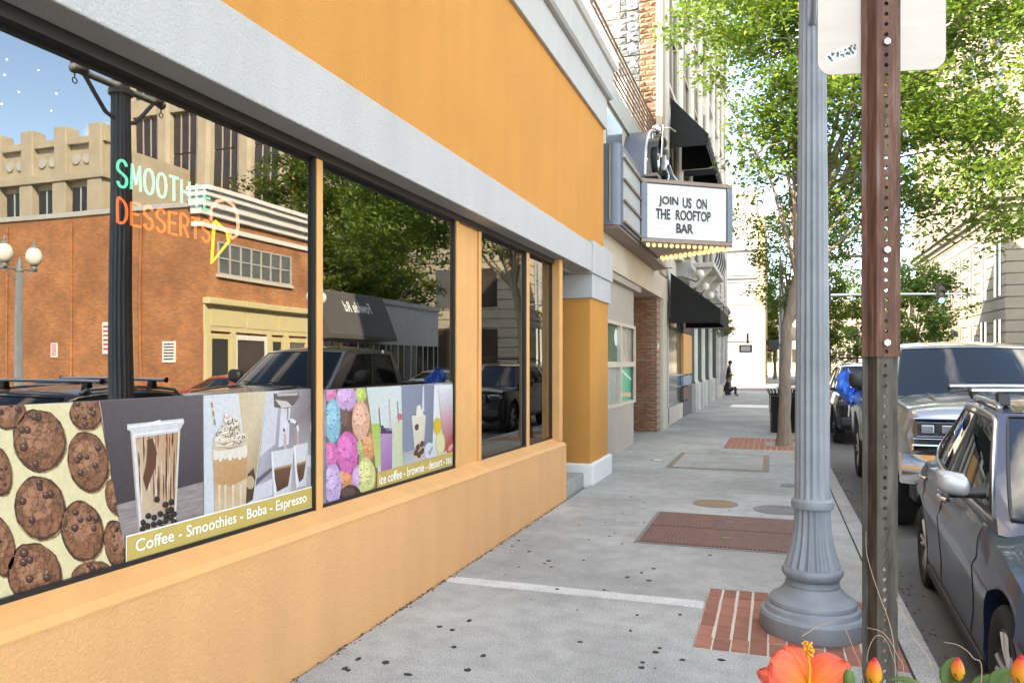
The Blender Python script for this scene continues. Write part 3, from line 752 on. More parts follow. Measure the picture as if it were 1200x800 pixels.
S_.poly([(334,478),(340,478),(339,492),(335,492)], (.66,.65,.67)); S_.poly([(336,478),(337.5,478),(337,492),(336,492)], (.2,.18,.18))
S_.poly([(332,508),(335,508),(335,528),(332,528)], (.55,.45,.42)); S_.poly([(347,505),(349,505),(349,522),(347,522)], (.55,.45,.42))
def shot(a, b_, c, d, yl):
    S_.poly([a, b_, c, d], [(.66,.66,.70),(.62,.62,.66),(.58,.57,.60),(.66,.65,.68)])
    fa = (lerp(a[0], d[0], yl)+1.2, lerp(a[1], d[1], yl)); fb_ = (lerp(b_[0], c[0], yl)-1.2, lerp(b_[1], c[1], yl))
    S_.poly([fa, fb_, (c[0]-3, c[1]-8), (d[0]+4, d[1]-7)], [(.16,.075,.04),(.18,.085,.05),(.085,.04,.028),(.075,.035,.025)])
    S_.poly([fa, fb_, (fb_[0], fb_[1]+2.6), (fa[0], fa[1]+2.6)], (.42,.27,.16))
    S_.poly([(a[0]+1,a[1]+1),(a[0]+2.6,a[1]+1),(d[0]+2.4,d[1]-3),(d[0]+1.2,d[1]-3)], (.84,.84,.86))
shot((343,522),(360.5,518),(358,568),(346,572), .42); shot((316.5,529),(343.5,524),(340,577),(320,583), .36)
S_.build('espresso_glasses', M['print'], po)
# gold strip with white lettering
Gd = Print(PX0+.0044)
def y_at(u): return onX(u, 500, GP)[1]
zb0, zb1 = onX(147, 656, GP)[2], onX(147, 626, GP)[2]
zc0, zc1 = onX(366.5, 598, GP)[2]+.012, onX(366.5, 572, GP)[2]
bn = MB()
ya, yb = y_at(146.5), 3.782
def strip(mb, X, ya, yb, z00, z01, z10, z11, m=0): mb.add([(X, ya, z00), (X, yb, z10), (X, yb, z11), (X, ya, z01)], [(0, 1, 2, 3)], m)
zz0 = (zb0+zc0)/2; zz1 = (zb1+zc1)/2
strip(bn, PX0+.0072, ya-.004, yb, zz0-.006, zz1+.006, zz0-.006, zz1+.006, 1); strip(bn, PX0+.0076, ya, yb, zz0, zz1, zz0, zz1, 0)
band_o = bn.build('gold_strip', [mat('gold_print', (.42, .32, .09), .45, var=.06), M['white_paint']], po)
M['txt_white'] = mat('white_print', (.85, .84, .80), .5)
hh = zz1-zz0
text_on('lettering', 'Coffee - Smoothies - Boba - Espresso', M['txt_white'], band_o, (PX0+.0080, ya+.045, zz0+hh*.20), (0,1,0), (0,0,1), yb-ya-.10, hh*.62, bold=.006)

po2 = thing('window_poster', 'ice cream and smoothie poster on the window next to the orange panel', 'poster', (GP, 4.7, .8), group='window posters')
film = MB(); film.add([(PX0-.001, 3.88, sz(3.88)+.02), (PX0-.001, 5.83, sz(5.83)+.02), (PX0-.001, 5.83, 1.49), (PX0-.001, 3.88, 1.49)], [(0, 1, 2, 3)])
film.build('film', mat('printed_film_pale', (.22, .20, .21), .4, var=.5, vs=14), po2)
C2 = [(382,457),(429,453.5),(441,553),(444,573),(382,593)]
Q = Print(PX0); Q.poly([(382,457),(429,454),(445,573),(382,593)], [(.20,.10,.075),(.28,.18,.13),(.34,.16,.08),(.30,.14,.08)])
Q.build('scoop_background', M['print'], po2)
C2 = [(382,457),(429,454),(445,573),(382,593)]
def ice_mat():
    m = attr_mat('ice_cream_print', .5, .28, 40, gain=.72); return m
M['ice'] = ice_mat()
for (x, y, rx, ry, c) in [(405,494,9,20,(.13,.065,.05)),(422,528,7,16,(.34,.44,.12)),(432,524,9,17,(.66,.30,.13)),(405,562,10,18,(.66,.28,.12)),(386,462,9,10,(.66,.20,.40)),(423,463,7,10,(.45,.56,.14)),(406,467,13,16,(.55,.34,.58)),(390,494,10,28,(.22,.47,.58)),(423,494,11,25,(.70,.40,.28)),(387,534,9,17,(.66,.17,.42)),(407,531,14,26,(.64,.15,.42)),(420,562,8,18,(.55,.33,.58)),(390,568,11,26,(.50,.38,.62)),(429,559,11.5,23,(.62,.62,.26)),(411,581,13,13,(.07,.033,.026))]:
    s_ = Print(PX0+.0003)
    s_.ell(x, y, rx, ry, tuple(k*.45 for k in c), 24, .03, 0, C2, rp)
    s_.ell(x-.4, y-1.2, rx*.92, ry*.93, c, 24, .04, 0, C2, rp)
    s_.ell(x-rx*.2, y-ry*.28, rx*.6, ry*.5, tuple(min(.9, k*1.22+.03) for k in c), 18, .10, 0, C2, rp)
    for k in range(6):
        a = rp.uniform(0, 6.28); d = rp.uniform(.1, .75); s_.ell(x+rx*d*math.cos(a), y+ry*d*math.sin(a), rx*.16, ry*.04, tuple(k2*.6 for k2 in c), 7, .2, rp.uniform(-.6, .6), C2, rp)
    PX0 += .00001
    if s_.f: s_.build('ice_cream_scoop', M['ice'], po2)
Q = Print(PX0+.0001)
Q.poly([(429.3,454),(470,452),(472,560),(445,567)], [(.60,.68,.68),(.64,.72,.74),(.66,.72,.66),(.62,.68,.62)])
Q.poly([(470.2,452),(508.5,451),(506,548),(472,557)], [(.24,.28,.37),(.22,.25,.34),(.17,.19,.25),(.24,.28,.36)])
Q.poly([(472,530),(507,522),(507,548),(472,557)], [(.40,.40,.42),(.48,.48,.5),(.55,.55,.57),(.6,.6,.6)])
Q.poly([(508.6,451),(531.5,450),(531.5,540),(506,548)], [(.78,.80,.82),(.72,.78,.84),(.74,.76,.80),(.70,.72,.76)])
Q.build('drink_background', M['print'], po2)
Z = Print(PX0+.0008)
Z.poly([(434.5,497),(445,495.5),(448.5,545),(440,548)], [(.40,.56,.10),(.36,.54,.10),(.50,.62,.22),(.52,.62,.25)])
Z.poly([(445,505),(459.5,503),(459,551),(446,555)], [(.50,.33,.52),(.46,.28,.48),(.34,.14,.38),(.38,.17,.42)])
for k in range(9): Z.ell(447.5+(k % 4)*3.2, 506-(k//4)*3, 2.0, 2.2, rp.choice([(.03,.03,.07),(.06,.05,.12),(.18,.18,.28),(.10,.02,.10)]), 8)
Z.poly([(460,495),(471,493),(471,545),(461,549)], [(.66,.66,.50),(.62,.64,.46),(.60,.62,.38),(.62,.64,.42)])
Z.poly([(443,478),(444.2,478),(446,500),(444.8,500)], (.18,.12,.18)); Z.poly([(455,468),(456.4,468),(458,504),(456.8,504)], (.62,.45,.42)); Z.poly([(464.5,470),(466,470),(467.5,495),(466.2,495)], (.40,.30,.32))
Z.ell(468, 488, 3.2, 4, (.62,.16,.14), 10)
Z.build('smoothie_glasses', M['print'], po2)
Z = Print(PX0+.0018)
Z.poly([(482,487),(498.5,486),(495.5,535),(486.5,541)], [(.76,.71,.60),(.74,.68,.56),(.60,.46,.32),(.68,.58,.45)])
Z.poly([(487,489),(488,476),(491.5,474),(496,486)], (.80,.77,.70)); Z.poly([(494,482),(495,452),(496.4,452),(496.6,482)], (.72,.72,.74))
for (x, y) in [(489,524),(494,520),(491,532),(487,530),(494,528),(488,500)]: Z.ell(x, y, 2.6, 4.4, (.13,.06,.035), 8, .15, .3, None, rp)
Z.ell(504, 528, 7, 10, (.66,.70,.76), 16, .1, 0, None, rp); Z.poly([(501,530),(506,522),(507,524),(503,534)], (.30,.36,.46))
Z.build('milkshake', M['print'], po2)
Z = Print(PX0+.0030)
Z.poly([(513,456),(530,455),(530,515),(520,530)], [(.72,.74,.78),(.68,.68,.74),(.36,.05,.05),(.42,.07,.07)])
Z.poly([(515,482),(530,480),(529,520),(521,528)], [(.66,.44,.48),(.62,.42,.46),(.40,.045,.05),(.42,.06,.06)])
Z.ell(512, 499, 4.8, 10, (.76,.50,.04), 16); Z.ell(515.5, 519.5, 5.6, 14, (.72,.62,.22), 18); Z.ell(515.2, 519, 4.4, 11.5, (.76,.70,.42), 18)
Z.ell(533, 511, 4, 11, (.46,.03,.03), 12, .08, .1, None, rp); Z.ell(528, 523, 4.2, 9, (.58,.09,.07), 12, .08, .5, None, rp); Z.ell(527.5, 524, 2, 5, (.72,.42,.36), 9, .08, .5, None, rp)
Z.poly([(531,500),(533,496),(534,501),(537,502),(533,504)], (.05,.10,.03))
Z.build('berry_drink', M['print'], po2)
ya, yb = y_at(441), 5.825
z20, z21 = onX(490, 557, GP)[2], onX(490, 540, GP)[2]
bn = MB(); strip(bn, PX0+.0046, ya, yb, z20, z21, z20, z21, 0)
b2 = bn.build('gold_strip', M['gold'] if 'gold' in M else mat('gold_print', (.42, .32, .09), .45, var=.06), po2)
text_on('lettering', 'ice coffee - brownie - dessert - tea', M['txt_white'], b2, (PX0+.0050, ya+.03, z20+(z21-z20)*.2), (0,1,0), (0,0,1), yb-ya-.06, (z21-z20)*.62, bold=.006)

# ------------------------------------------------------------------ neon sign hung behind the nearest window
GL = {'S': [[(.95,.84),(.72,1),(.3,1),(.05,.82),(.1,.62),(.5,.5),(.9,.38),(.95,.18),(.7,0),(.28,0),(.03,.16)]],
 'M': [[(0,0),(.1,1),(.5,.25),(.9,1),(1,0)]], 'O': [[(.5,1),(.15,.88),(0,.5),(.15,.12),(.5,0),(.85,.12),(1,.5),(.85,.88),(.5,1)]],
 'T': [[(0,1),(1,1)],[(.5,1),(.5,0)]], 'H': [[(0,1),(0,0)],[(1,1),(1,0)],[(0,.5),(1,.5)]], 'I': [[(.5,1),(.5,0)]],
 'E': [[(1,1),(.05,1),(.05,0),(1,0)],[(.05,.52),(.8,.52)]], 'D': [[(.05,0),(.05,1),(.5,1),(.88,.82),(1,.5),(.88,.18),(.5,0),(.05,0)]],
 'R': [[(.05,0),(.05,1),(.65,1),(.95,.85),(.95,.66),(.65,.5),(.05,.5)],[(.45,.5),(1,0)]]}
def smooth_path(p, n=4):
    P = [Vector((a, b, 0)) for a, b in p]; out = []
    for i in range(len(P)-1):
        p0, p1, p2_, p3 = P[max(i-1, 0)], P[i], P[i+1], P[min(i+2, len(P)-1)]
        for k in range(n):
            t = k/n; out.append(.5*((2*p1)+(p2_-p0)*t+(2*p0-5*p1+4*p2_-p3)*t*t+(3*p1-p0-3*p2_+p3)*t**3))
    out.append(P[-1]); return [(q.x, q.y) for q in out]
NX = -2.60
ne = thing('neon_sign', 'teal and orange neon smoothie sign hanging behind the nearest window', 'neon sign', (NX, 2.6, 2.2))
def neon(word, y0, y1, z0, z1, m):
    n = len(word); wd_ = (y1-y0)/(n-.25)
    for i, chh in enumerate(word):
        a = y0+i*wd_; cw = wd_*.70 if chh != 'I' else wd_*.3; a += wd_*.02 if chh != 'I' else wd_*.2
        zz = z0
        b = MB()
        for st in GL[chh]:
            pts = smooth_path(st) if chh in 'SODR' else st
            b.tube([(NX, a+p[0]*cw, zz+p[1]*(z1-z0)) for p in pts], .0058, 6)
        b.build('neon_letter', m, ne, smooth=60)
teal = emis('teal_neon', (.07, .80, .52), .45); orng = emis('orange_neon', (1.0, .13, .02), .5); yel = emis('yellow_neon', (1.0, .50, .02), .5); pink = emis('pink_neon', (1.0, .40, .25), .4)
p_a, p_b = onX(137, 190, NX), onX(250, 216, NX); q_a, q_b = onX(137, 232, NX), onX(250, 245, NX)
neon('SMOOTHIE', p_a[1], onX(248,200,NX)[1], onX(137,217,NX)[2], onX(137,187,NX)[2], teal)
neon('DESSERTS', p_a[1], onX(246,200,NX)[1], onX(137,260,NX)[2], onX(137,233,NX)[2], orng)
b = MB(); pts = [onX(u, v_, NX) for u, v_ in ((251,260),(248,308),(268,283),(266,272),(252,259))]; b.tube(pts, .008, 6); b.build('neon_cone', yel, ne)
b = MB(); pts = [onX(u, v_, NX) for u, v_ in ((247,258),(247,245),(254,236),(264,234),(273,240),(278,252),(279,265),(277,276),(272,279),(269,274))]; b.tube(pts, .008, 6); b.build('neon_scoop', pink, ne)
for (u, v_) in ((142, 90), (246, 130)):
    q = onX(u, 190, NX); MB().cyl if False else MB().tube([(NX, q[1], 2.30), (NX, q[1], 2.86)], .0025, 5).build('hanging_chain', M['black_metal'], ne)
# small interior lights seen through the glass
for (u, v_) in ((30,42),(8,70),(45,82),(5,88),(22,108),(2,122),(66,110),(40,60),(60,130)):
    q = onX(u, v_, -4.2)
    if q[2] > 2.85: q = onX(u, v_, -2.9)
    tag(MB().ball(q, .0036, 8, 6).build('fairy_light', emis('fairy_light_glow', (1, .9, .7), .9)), 'tiny white fairy light glowing inside the nearest shop window', 'light', 'fairy lights inside the shop window')

# ================================================================== STREET LAMPS
def fl(a, h, n=16, d=.10): return 1-1.5*d*(.5-.5*math.cos(n*a))**.7
def make_lamp(label, loc, head_rz=0, hangers=True, group='street lamps'):
    t = thing('street_lamp', label, 'street lamp', loc, head_rz, group)
    m = M['lamp_paint']
    b = MB()
    b.lathe([(.305,0),(.31,.012),(.312,.10),(.302,.118),(.282,.124),(.280,.132),(.274,.150),(.258,.160),(.256,.164),(.258,.172),(.254,.190),(.238,.204),(.214,.214),(.196,.232),(.178,.254),(.160,.272),(.157,.276),(.160,.284),(.158,.296),(.150,.302),(.148,.315)], 64)
    b.build('base', m, t, smooth=24, local=True)
    b = MB()
    b.lathe([(.150,.315),(.165,.325),(.178,.345),(.182,.365),(.176,.382),(.160,.392)], 48, rf=lambda a, h: 1-.035*(.5-.5*math.cos(14*a)))
    b.build('leaf_ring', m, t, smooth=40, local=True)
    b = MB(); pr = []
    for k in range(15):
        q = k/14; pr.append((.105+.062*(1-q)**2.2, .392+.36*q))
    b.lathe(pr, 128, rf=lambda a, h: fl(a, h, 18, .085), cap=False); b.build('fluted_flare', m, t, smooth=40, local=True)
    b = MB(); b.lathe([(.104,.75),(.122,.755),(.126,.775),(.122,.80),(.110,.808),(.106,.815)], 40); b.build('collar', m, t, smooth=35, local=True)
    b = MB(); b.lathe([(.104,.815),(.103,.86),(.099,1.6),(.090,2.6),(.078,3.93)], 144, rf=lambda a, h: fl(a, h, 16, .085*min(1, max(0, (h-.82)/.04))), cap=False)
    b.build('fluted_shaft', m, t, smooth=40, local=True)
    b = MB(); b.lathe([(.078,3.93),(.10,3.94),(.10,3.98),(.075,4.0),(.07,4.12),(.04,4.22),(.012,4.30)], 28); b.build('shaft_cap', m, t, smooth=35, local=True)
    for s in (-1, 1):
        b = MB(); b.tube([(0, s*.05, 4.0), (0, s*.25, 4.0), (0, s*.44, 4.0)], .028, 10)
        b.tube([(0, s*.06, 3.72), (0, s*.16, 3.75), (0, s*.26, 3.86), (0, s*.36, 3.98)], .018, 8)
        b.ball((0, s*.46, 4.0), .04, 12, 8)
        arm = b.build('cross_arm', m, t, smooth=40, local=True)
        b = MB(); b.lathe([(.05,4.0),(.075,4.05),(.06,4.10),(.095,4.13)], 20, (0, s*.40, 0)); b.build('globe_holder', m, arm, smooth=35, local=True)
        b = MB(); b.lathe([(.085,4.13),(.15,4.20),(.195,4.31),(.19,4.42),(.145,4.53),(.085,4.58)], 24, (0, s*.40, 0)); b.build('globe', M['globe'], t, smooth=50, local=True)
        b = MB(); b.lathe([(.09,4.58),(.095,4.60),(.06,4.64),(.03,4.66),(.045,4.70),(.02,4.74),(.004,4.80)], 18, (0, s*.40, 0)); b.build('finial', m if hangers else M['globe'], t, smooth=40, local=True)
        if hangers:
            b = MB(); b.tube([(0, s*.455, 3.965), (0, s*.455, 3.93)], .006, 6)
            b.tube([(0, s*.455+.022*math.cos(a), 3.905+.022*math.sin(a)) for a in np.linspace(0, 2*math.pi, 13)[:-1]], .005, 6, closed=True); b.build('hanging_ring', m, arm, local=True)
    return t
lamp = make_lamp('grey fluted cast iron lamp post standing on brick pavers by the signpost', (.225, 5.08, 0))
for (x, y, lab) in ((12.85, 14.05, 'twin globe lamp mirrored at the left edge of the nearest window'), (12.85, 27.2, 'twin globe lamp mirrored before the awning building'), (12.85, 43.6, 'twin globe lamp mirrored at the far end of the far pavement')):
    c = copy_tree(lamp); c.location = (x, y, 0); c['label'] = lab

# ================================================================== SIGN POST
SPX, SPY = .262, 2.10
sp = thing('sign_post', 'rusty perforated steel signpost in front of the grey lamp post', 'sign post', (SPX, SPY, 0), rz=YAW*.75)
def channel(z0, z1, w, d, th, mats, name, yoff):
    """hat-section steel post: flat web facing us with a row of punched holes, sides bent back, flanges"""
    t_ = th
    prof = [(-w/2, d), (-w/2+.013, d), (-w/2+.024, 0), (w/2-.024, 0), (w/2-.013, d), (w/2, d)]
    b = MB()
    # side legs and flanges as extruded strips
    outer = prof; inner = [(-w/2, d+t_), (-w/2+.013+t_*.6, d+t_), (-w/2+.024+t_*.8, t_), (w/2-.024-t_*.8, t_), (w/2-.013-t_*.6, d+t_), (w/2, d+t_)]
    for i in (0, 1, 3, 4):
        b.prism([outer[i], outer[i+1], inner[i+1], inner[i]], 'z', z0, z1)
    # web with holes, one 25 mm cell at a time
    x0, x1 = -w/2+.024, w/2-.024; P = .0254; z = z0; n = 12; r = .0052
    while z < z1-1e-6:
        ze = min(z+P, z1); cz = z+P/2
        hx, hz = (x1-x0)/2, (ze-z)/2; ac = math.atan2(hz, hx)
        ang = []
        for (a0_, a1_, m_) in ((-ac, ac, 2), (ac, math.pi-ac, 5), (math.pi-ac, math.pi+ac, 2), (math.pi+ac, 2*math.pi-ac, 5)):
            ang += [a0_+(a1_-a0_)*k/m_ for k in range(m_)]
        n = len(ang)
        for yy_ in (0.0, t_):
            ring = []; rim = []
            for a in ang:
                dx, dz = math.cos(a), math.sin(a); ring.append((dx*r, yy_, cz+dz*r))
                s_ = min(hx/abs(dx) if abs(dx) > 1e-6 else 9, hz/abs(dz) if abs(dz) > 1e-6 else 9); rim.append((dx*s_, yy_, (z+ze)/2+dz*s_))
            fs = []
            for k in range(n):
                l_ = (k+1) % n; f = (k, l_, n+l_, n+k); fs.append(f if yy_ == 0 else f[::-1])
            b.add(ring+rim, fs)
        b.add([(math.cos(a)*r, yy_, cz+math.sin(a)*r) for yy_ in (0, t_) for a in ang], [(k, n+k, n+(k+1) % n, (k+1) % n) for k in range(n)])
        # corner fillets of the cell
        for sx in (-1, 1):
            for sz_ in (-1, 1):
                pass
        z += P
    return b
lo = channel(-.3, 1.72, .086, .030, .0045, None, 'x', 0)
for i, p in enumerate(lo.v): pass
lo.build('lower_post', M['galv'], sp, local=True)
up = channel(1.665, 3.1, .094, .032, .0045, None, 'x', 0)
up.v = [(p[0], p[1]-.008, p[2]) for p in up.v]
upo = up.build('upper_post', M['rust_post'], sp, local=True)
for z in (1.70, 1.93, 2.445, 2.95):
    MB().lathe([(.0085, -.0165), (.0085, -.010), (.0085, -.0082)], 6, (0, 0, z), 'y').build('bolt', M['bolt'], upo, local=True)
# sign plate seen from behind: rounded rectangle
sg = thing('traffic_sign', 'back of a rounded aluminium traffic sign bolted to the rusty signpost', 'sign', (SPX, SPY, 2.3), rz=YAW*.75+R(-4))
def rrect(x0, x1, z0, z1, r, n=5):
    out = []
    for (cx, cz, a0) in ((x1-r, z1-r, 0), (x0+r, z1-r, 90), (x0+r, z0+r, 180), (x1-r, z0+r, 270)):
        for k in range(n+1):
            a = R(a0+90*k/n); out.append((cx+r*math.cos(a), cz+r*math.sin(a)))
    return out
MB().prism(rrect(-.153, .152, .085, .55, .034), 'y', .028, .031).build('plate', M['sign_back'], sg, local=True)
st = MB().prism([(-.135,.118),(-.128,.108),(-.10,.118),(-.062,.128),(-.058,.138),(-.063,.150),(-.080,.156),(-.098,.150),(-.128,.143),(-.139,.131)], 'y', .0275, .0279)
sk = st.build('sticker', mat('pale_sticker', (.62, .64, .62), .5), sg, local=True)
sk2 = MB()
rs = random.Random(5)
for k in range(34):
    q = rs.uniform(0, 1); x = -.130+.066*q; z = .117+.018*q+rs.uniform(.0, .020); w = rs.uniform(.002, .006)
    sk2.prism([(x, z), (x+w, z+rs.uniform(-.002, .002)), (x+w*.7, z+rs.uniform(.003, .008)), (x-w*.2, z+.004)], 'y', .0268, .0271)
tag(sk2.build('sticker_print', mat('teal_sticker_ink', (.04, .075, .08), .5), sk, local=True), kind='stuff')
pp_ = onX(1056, 180, .0)if False else None
tape = thing('paper_scrap', 'scrap of grey tape stuck to the edge of the rusty signpost', 'tape', (SPX+.05, SPY, 2.2))
b = MB(); b.grid(lambda a, c: (SPX+.043+.010*a, SPY+.012+.004*math.sin(5*a+2*c), 2.213+.017*c-.004*a), 4, 4); b.grid(lambda a, c: (SPX+.043+.010*a, SPY+.0135+.004*math.sin(5*a+2*c), 2.213+.017*c-.004*a), 4, 4, flip=True)
b.build('tape', M['bolt'], tape)

# ================================================================== LITTER BIN
x, y = .20, 19.3
bn = thing('litter_bin', 'black slatted metal litter bin beside the tree trunk', 'litter bin', (x, y, 0))
r = .31
for k in range(24):
    a = 2*math.pi*k/24
    b = MB(); ca, sa = math.cos(a), math.sin(a)
    for (r0, z0, r1, z1) in ((r-.03, .06, r-.01, .5), (r-.01, .5, r, .88), (r, .88, r+.07, 1.02)):
        pts = []
        for (rr, z) in ((r0, z0), (r1, z1)):
            for s in (-1, 1): pts.append((x+rr*ca-s*.022*sa, y+rr*sa+s*.022*ca, z))
        for (rr, z) in ((r0-.006, z0), (r1-.006, z1)):
            for s in (-1, 1): pts.append((x+rr*ca-s*.022*sa, y+rr*sa+s*.022*ca, z))
        b.add(pts, [(0,1,3,2),(4,6,7,5),(0,2,6,4),(1,5,7,3)])
    b.build('slat', M['black_paint'], bn)
for z, rr in ((.06, r-.03), (.5, r-.01), (.9, r)):
    MB().lathe([(rr-.012, z-.02), (rr+.006, z-.02), (rr+.006, z+.02), (rr-.012, z+.02)], 32, (x, y, 0), cap=False).build('ring', M['black_paint'], bn)
MB().lathe([(r-.05, .04), (r-.04, .86)], 24, (x, y, 0)).build('liner', M['plastic'], bn)
MB().lathe([(r-.04, .0), (r-.02, .02), (r-.02, .06)], 24, (x, y, 0)).build('foot', M['black_paint'], bn)

# ================================================================== THEATRE (marquee building)
th = thing('marquee_building', 'beige two storey bar building with marquee and roof terrace railing', 'building', (-5, 15, 0))
TX = -2.65
MB().box(-9.5, TX, 11.40, 18.78, 3.78, 6.0).build('upper_wall', M['beige'], th)
MB().box(-9.5, TX+.05, 11.40, 18.78, 6.002, 6.42).build('parapet', mat('grey_parapet', (.40, .41, .40), .7, var=.1), th)
MB().box(-9.5, -2.58, 11.40, 19.9, 3.22, 3.778).build('fascia_beam', M['beige'], th)
MB().box(-9.5, -2.62, 11.41, 15.9, 3.10, 3.218).build('soffit_strip', M['beige_dark'], th)
# street-level bay with a rounded corner
bay = MB()
arc = [(-2.72-.35+.35*math.cos(R(a)), 15.55+.35*math.sin(R(a))) for a in range(0, 91, 15)]
# wall pieces around the window group
wy0, wy1 = onX(703, 430, -2.72)[1], onX(744, 430, -2.72)[1]
wz0, wz1 = .84, 2.40
bay.prism([(-3.2, 11.42), (-2.72, 11.42)]+arc+[(-3.2, 15.9)], 'z', -.05, wz0)
bay.prism([(-3.2, 11.42), (-2.72, 11.42)]+arc+[(-3.2, 15.9)], 'z', wz1, 3.098)
bay.prism([(-3.2, wy1), (-2.72, wy1)]+arc+[(-3.2, 15.9)], 'z', wz0+.001, wz1-.001)
bay.box(-3.2, -2.72, 11.42, wy0, wz0+.001, wz1-.001)
bay.build('bay_wall', M['beige_dark'], th, smooth=20)
win = MB(); my = onX(727, 430, -2.72)[1]; mz = 1.62
win.box(-2.80, -2.70, my-.06, my+.06, wz0, wz1)
fr = win.build('window_frame', M['beige'], th)
for (a, c) in ((wy0, wy0+.10), (wy1-.08, wy1)): MB().box(-2.80, -2.70, a, c, wz0, wz1).build('stile', M['beige'], fr)
for (a, c) in ((wz0, wz0+.06), (mz-.05, mz+.05), (wz1-.06, wz1)):
    for (ya, yb) in ((wy0+.10, my-.06), (my+.06, wy1-.08)): MB().box(-2.80, -2.702, ya, yb, a, c).build('rail', M['beige'], fr)
cols = {(0,0): (.30,.32,.30), (0,1): (.02,.10,.06), (1,0): (.05,.40,.24), (1,1): (.36,.34,.30)}
for i, (ya, yb) in enumerate(((wy0+.10, my-.06), (my+.06, wy1-.08))):
    for j, (za, zb) in enumerate(((wz0+.06, mz-.05), (mz+.05, wz1-.06))):
        c = cols[(i, j)]
        MB().box(-2.79, -2.775, ya, yb, za, zb).build('poster_pane', mat('bay_poster', c, .3, var=.45 if (i, j) != (1, 0) else .15, vs=6), fr)
        if (i, j) == (1, 1):
            for (a1, c1, d1, e1) in ((ya, ya+.03, za, zb), (yb-.05, yb, za, zb)): MB().box(-2.774, -2.76, a1, c1, d1, e1).build('wooden_edge', M['tan'], fr)
        if (i, j) == (1, 0):
            q = MB()
            q.prism([(ya+.02, za+.12), (yb-.01, za+.05), (yb-.01, za+.14), (ya+.02, za+.2)], 'x', -2.7745, -2.772)
            q.build('picture_base', M['tan'], fr)
            q = MB()
            for (dy, dz) in ((.25, .32), (.32, .35), (.10, .5)): q.lathe([(.035, 0), (.035, .002)], 10, (-2.7745, ya+dy, za+dz), 'x')
            tag(q.build('picture_spots', M['letter'], fr), kind='stuff')
            MB().prism([(ya+.0, zb-.02), (ya+.06, zb), (yb-.02, zb-.25), (yb-.06, zb-.28)], 'x', -2.7743, -2.771).build('picture_ribbon', M['white_paint'], fr)
        if (i, j) == (0, 1):
            MB().lathe([(.16, 0), (.16, .004)], 20, (-2.7745, yb-.10, za+.45), 'x').build('round_logo', M['white_paint'], fr)
# recess with old brick wall
MB().box(-4.6, -4.5, 11.42, 18.78, -.05, 3.2).build('recess_back', M['beige_dark'], th)
MB().box(-9.5, -2.64, 18.3, 18.78, -.05, 3.22).build('brick_return', M['brick_old_y'], th)
rb = random.Random(9)
b = MB()
for z in np.arange(.04, 3.1, .083):
    off = .11 if int(z/.083) % 2 else 0
    for x in np.arange(-4.4+off, -2.86, .222):
        if rb.random() < .72: b.box(x, x+.205, 18.285-rb.uniform(0, .018), 18.31, z, z+.068)
tag(b.build('loose_bricks', mat('old_brick_face', (.25, .105, .06), .9, var=.4, vs=9, bump=.5, bs=40, bd=.01), th), kind='stuff')
MB().box(-2.95, -2.62, 18.781, 19.0, -.05, 3.218).build('dark_pier', M['beige_dark'], th)
MB().box(-2.90, -2.57, 19.0, 19.6, -.05, 3.218).build('pale_pier', M['beige'], th, bevel=.02)
MB().box(-2.6398, -2.630, 18.42, 18.62, 2.0, 2.10).build('notice_plate', M['white_paint'], th)
# upper window beside the marquee
MB().box(TX-.02, TX+.012, 12.55, 13.9, 3.9, 5.95).build('upper_window', M['win_grey'], th)
# railing
rl = MB()
for y in (11.45, 13.3, 15.0, 16.7, 18.6):
    MB().box(TX-.02, TX+.02, y-.02, y+.02, 6.42, 7.24).build('railing_post', M['brown_trim'], th)
for k in range(7):
    z = 6.52+k*.117
    MB().tube([(TX+.03, 11.42, z), (TX+.03, 18.7, z)], .026 if k == 6 else .021, 8).build('railing_bar', M['brown_trim'], th, smooth=50)
MB().box(TX-.45, TX-.02, 11.0+.12, 11.42, 5.5, 9.8).build('roof_pier', M['stone_cream'], th, bevel=.02)
for z in (6.35, 7.4, 8.4): MB().box(TX-.46, TX-.012, 11.11, 11.43, z, z+.02).build('pier_joint', M['brown_trim'], th)
MB().box(-4.2, -3.2, 17.4, 18.2, 6.42, 8.2).build('roof_box', M['white_paint'], th)

# ------------------------------------------------------------------ marquee
mq = thing('marquee', 'blue grey cinema style marquee with white letter board and bulbs', 'marquee', (-2.3, 14.6, 3.8))
def rounded(pts_, mat_, name, z0, z1, parent, **k): return MB().prism(pts_, 'z', z0, z1).build(name, mat_, parent, **k)
Ax, Ay = -2.25, 13.56; Nx, Ny = -.745, 14.66
yb0 = 11.72
corner = [(-2.25-.13+.13*math.cos(R(a)), yb0+.13+.13*math.sin(R(a))) for a in range(-90, 1, 15)]
MZ0, MZ1 = 3.80, 4.93
rounded([(TX+.002, yb0)]+corner+[(Ax, Ay), (Ax, 15.78), (TX+.002, 17.6)], M['steel_blue'], 'marquee_body', MZ0, MZ1+.14, mq, smooth=25)
# fins on the street side of the body
MB().box(Ax, Ax+.006, yb0+.22, Ay-.03, MZ0+.06, MZ1+.04).build('enamel_panel', M['fin'], mq)
for k in range(4):
    z = MZ0+.05+k*.335
    MB().box(Ax+.0062, Ax+.045, yb0+.2, Ay-.01, z, z+.035).build('fin', M['brown_trim'], mq)
for x in (-2.58, -2.42):
    MB().tube([(x, yb0-.012, MZ0+.06), (x, yb0-.012, MZ1+.10)], .014, 6).build('trim_rib', M['brown_trim'], mq)
MB().prism([(TX+.004, yb0+.02), (-2.28, yb0+.02), (-2.28, 17.3), (TX+.004, 17.6)], 'z', MZ0-.05, MZ0-.002).build('body_soffit', M['brown_trim'], mq)
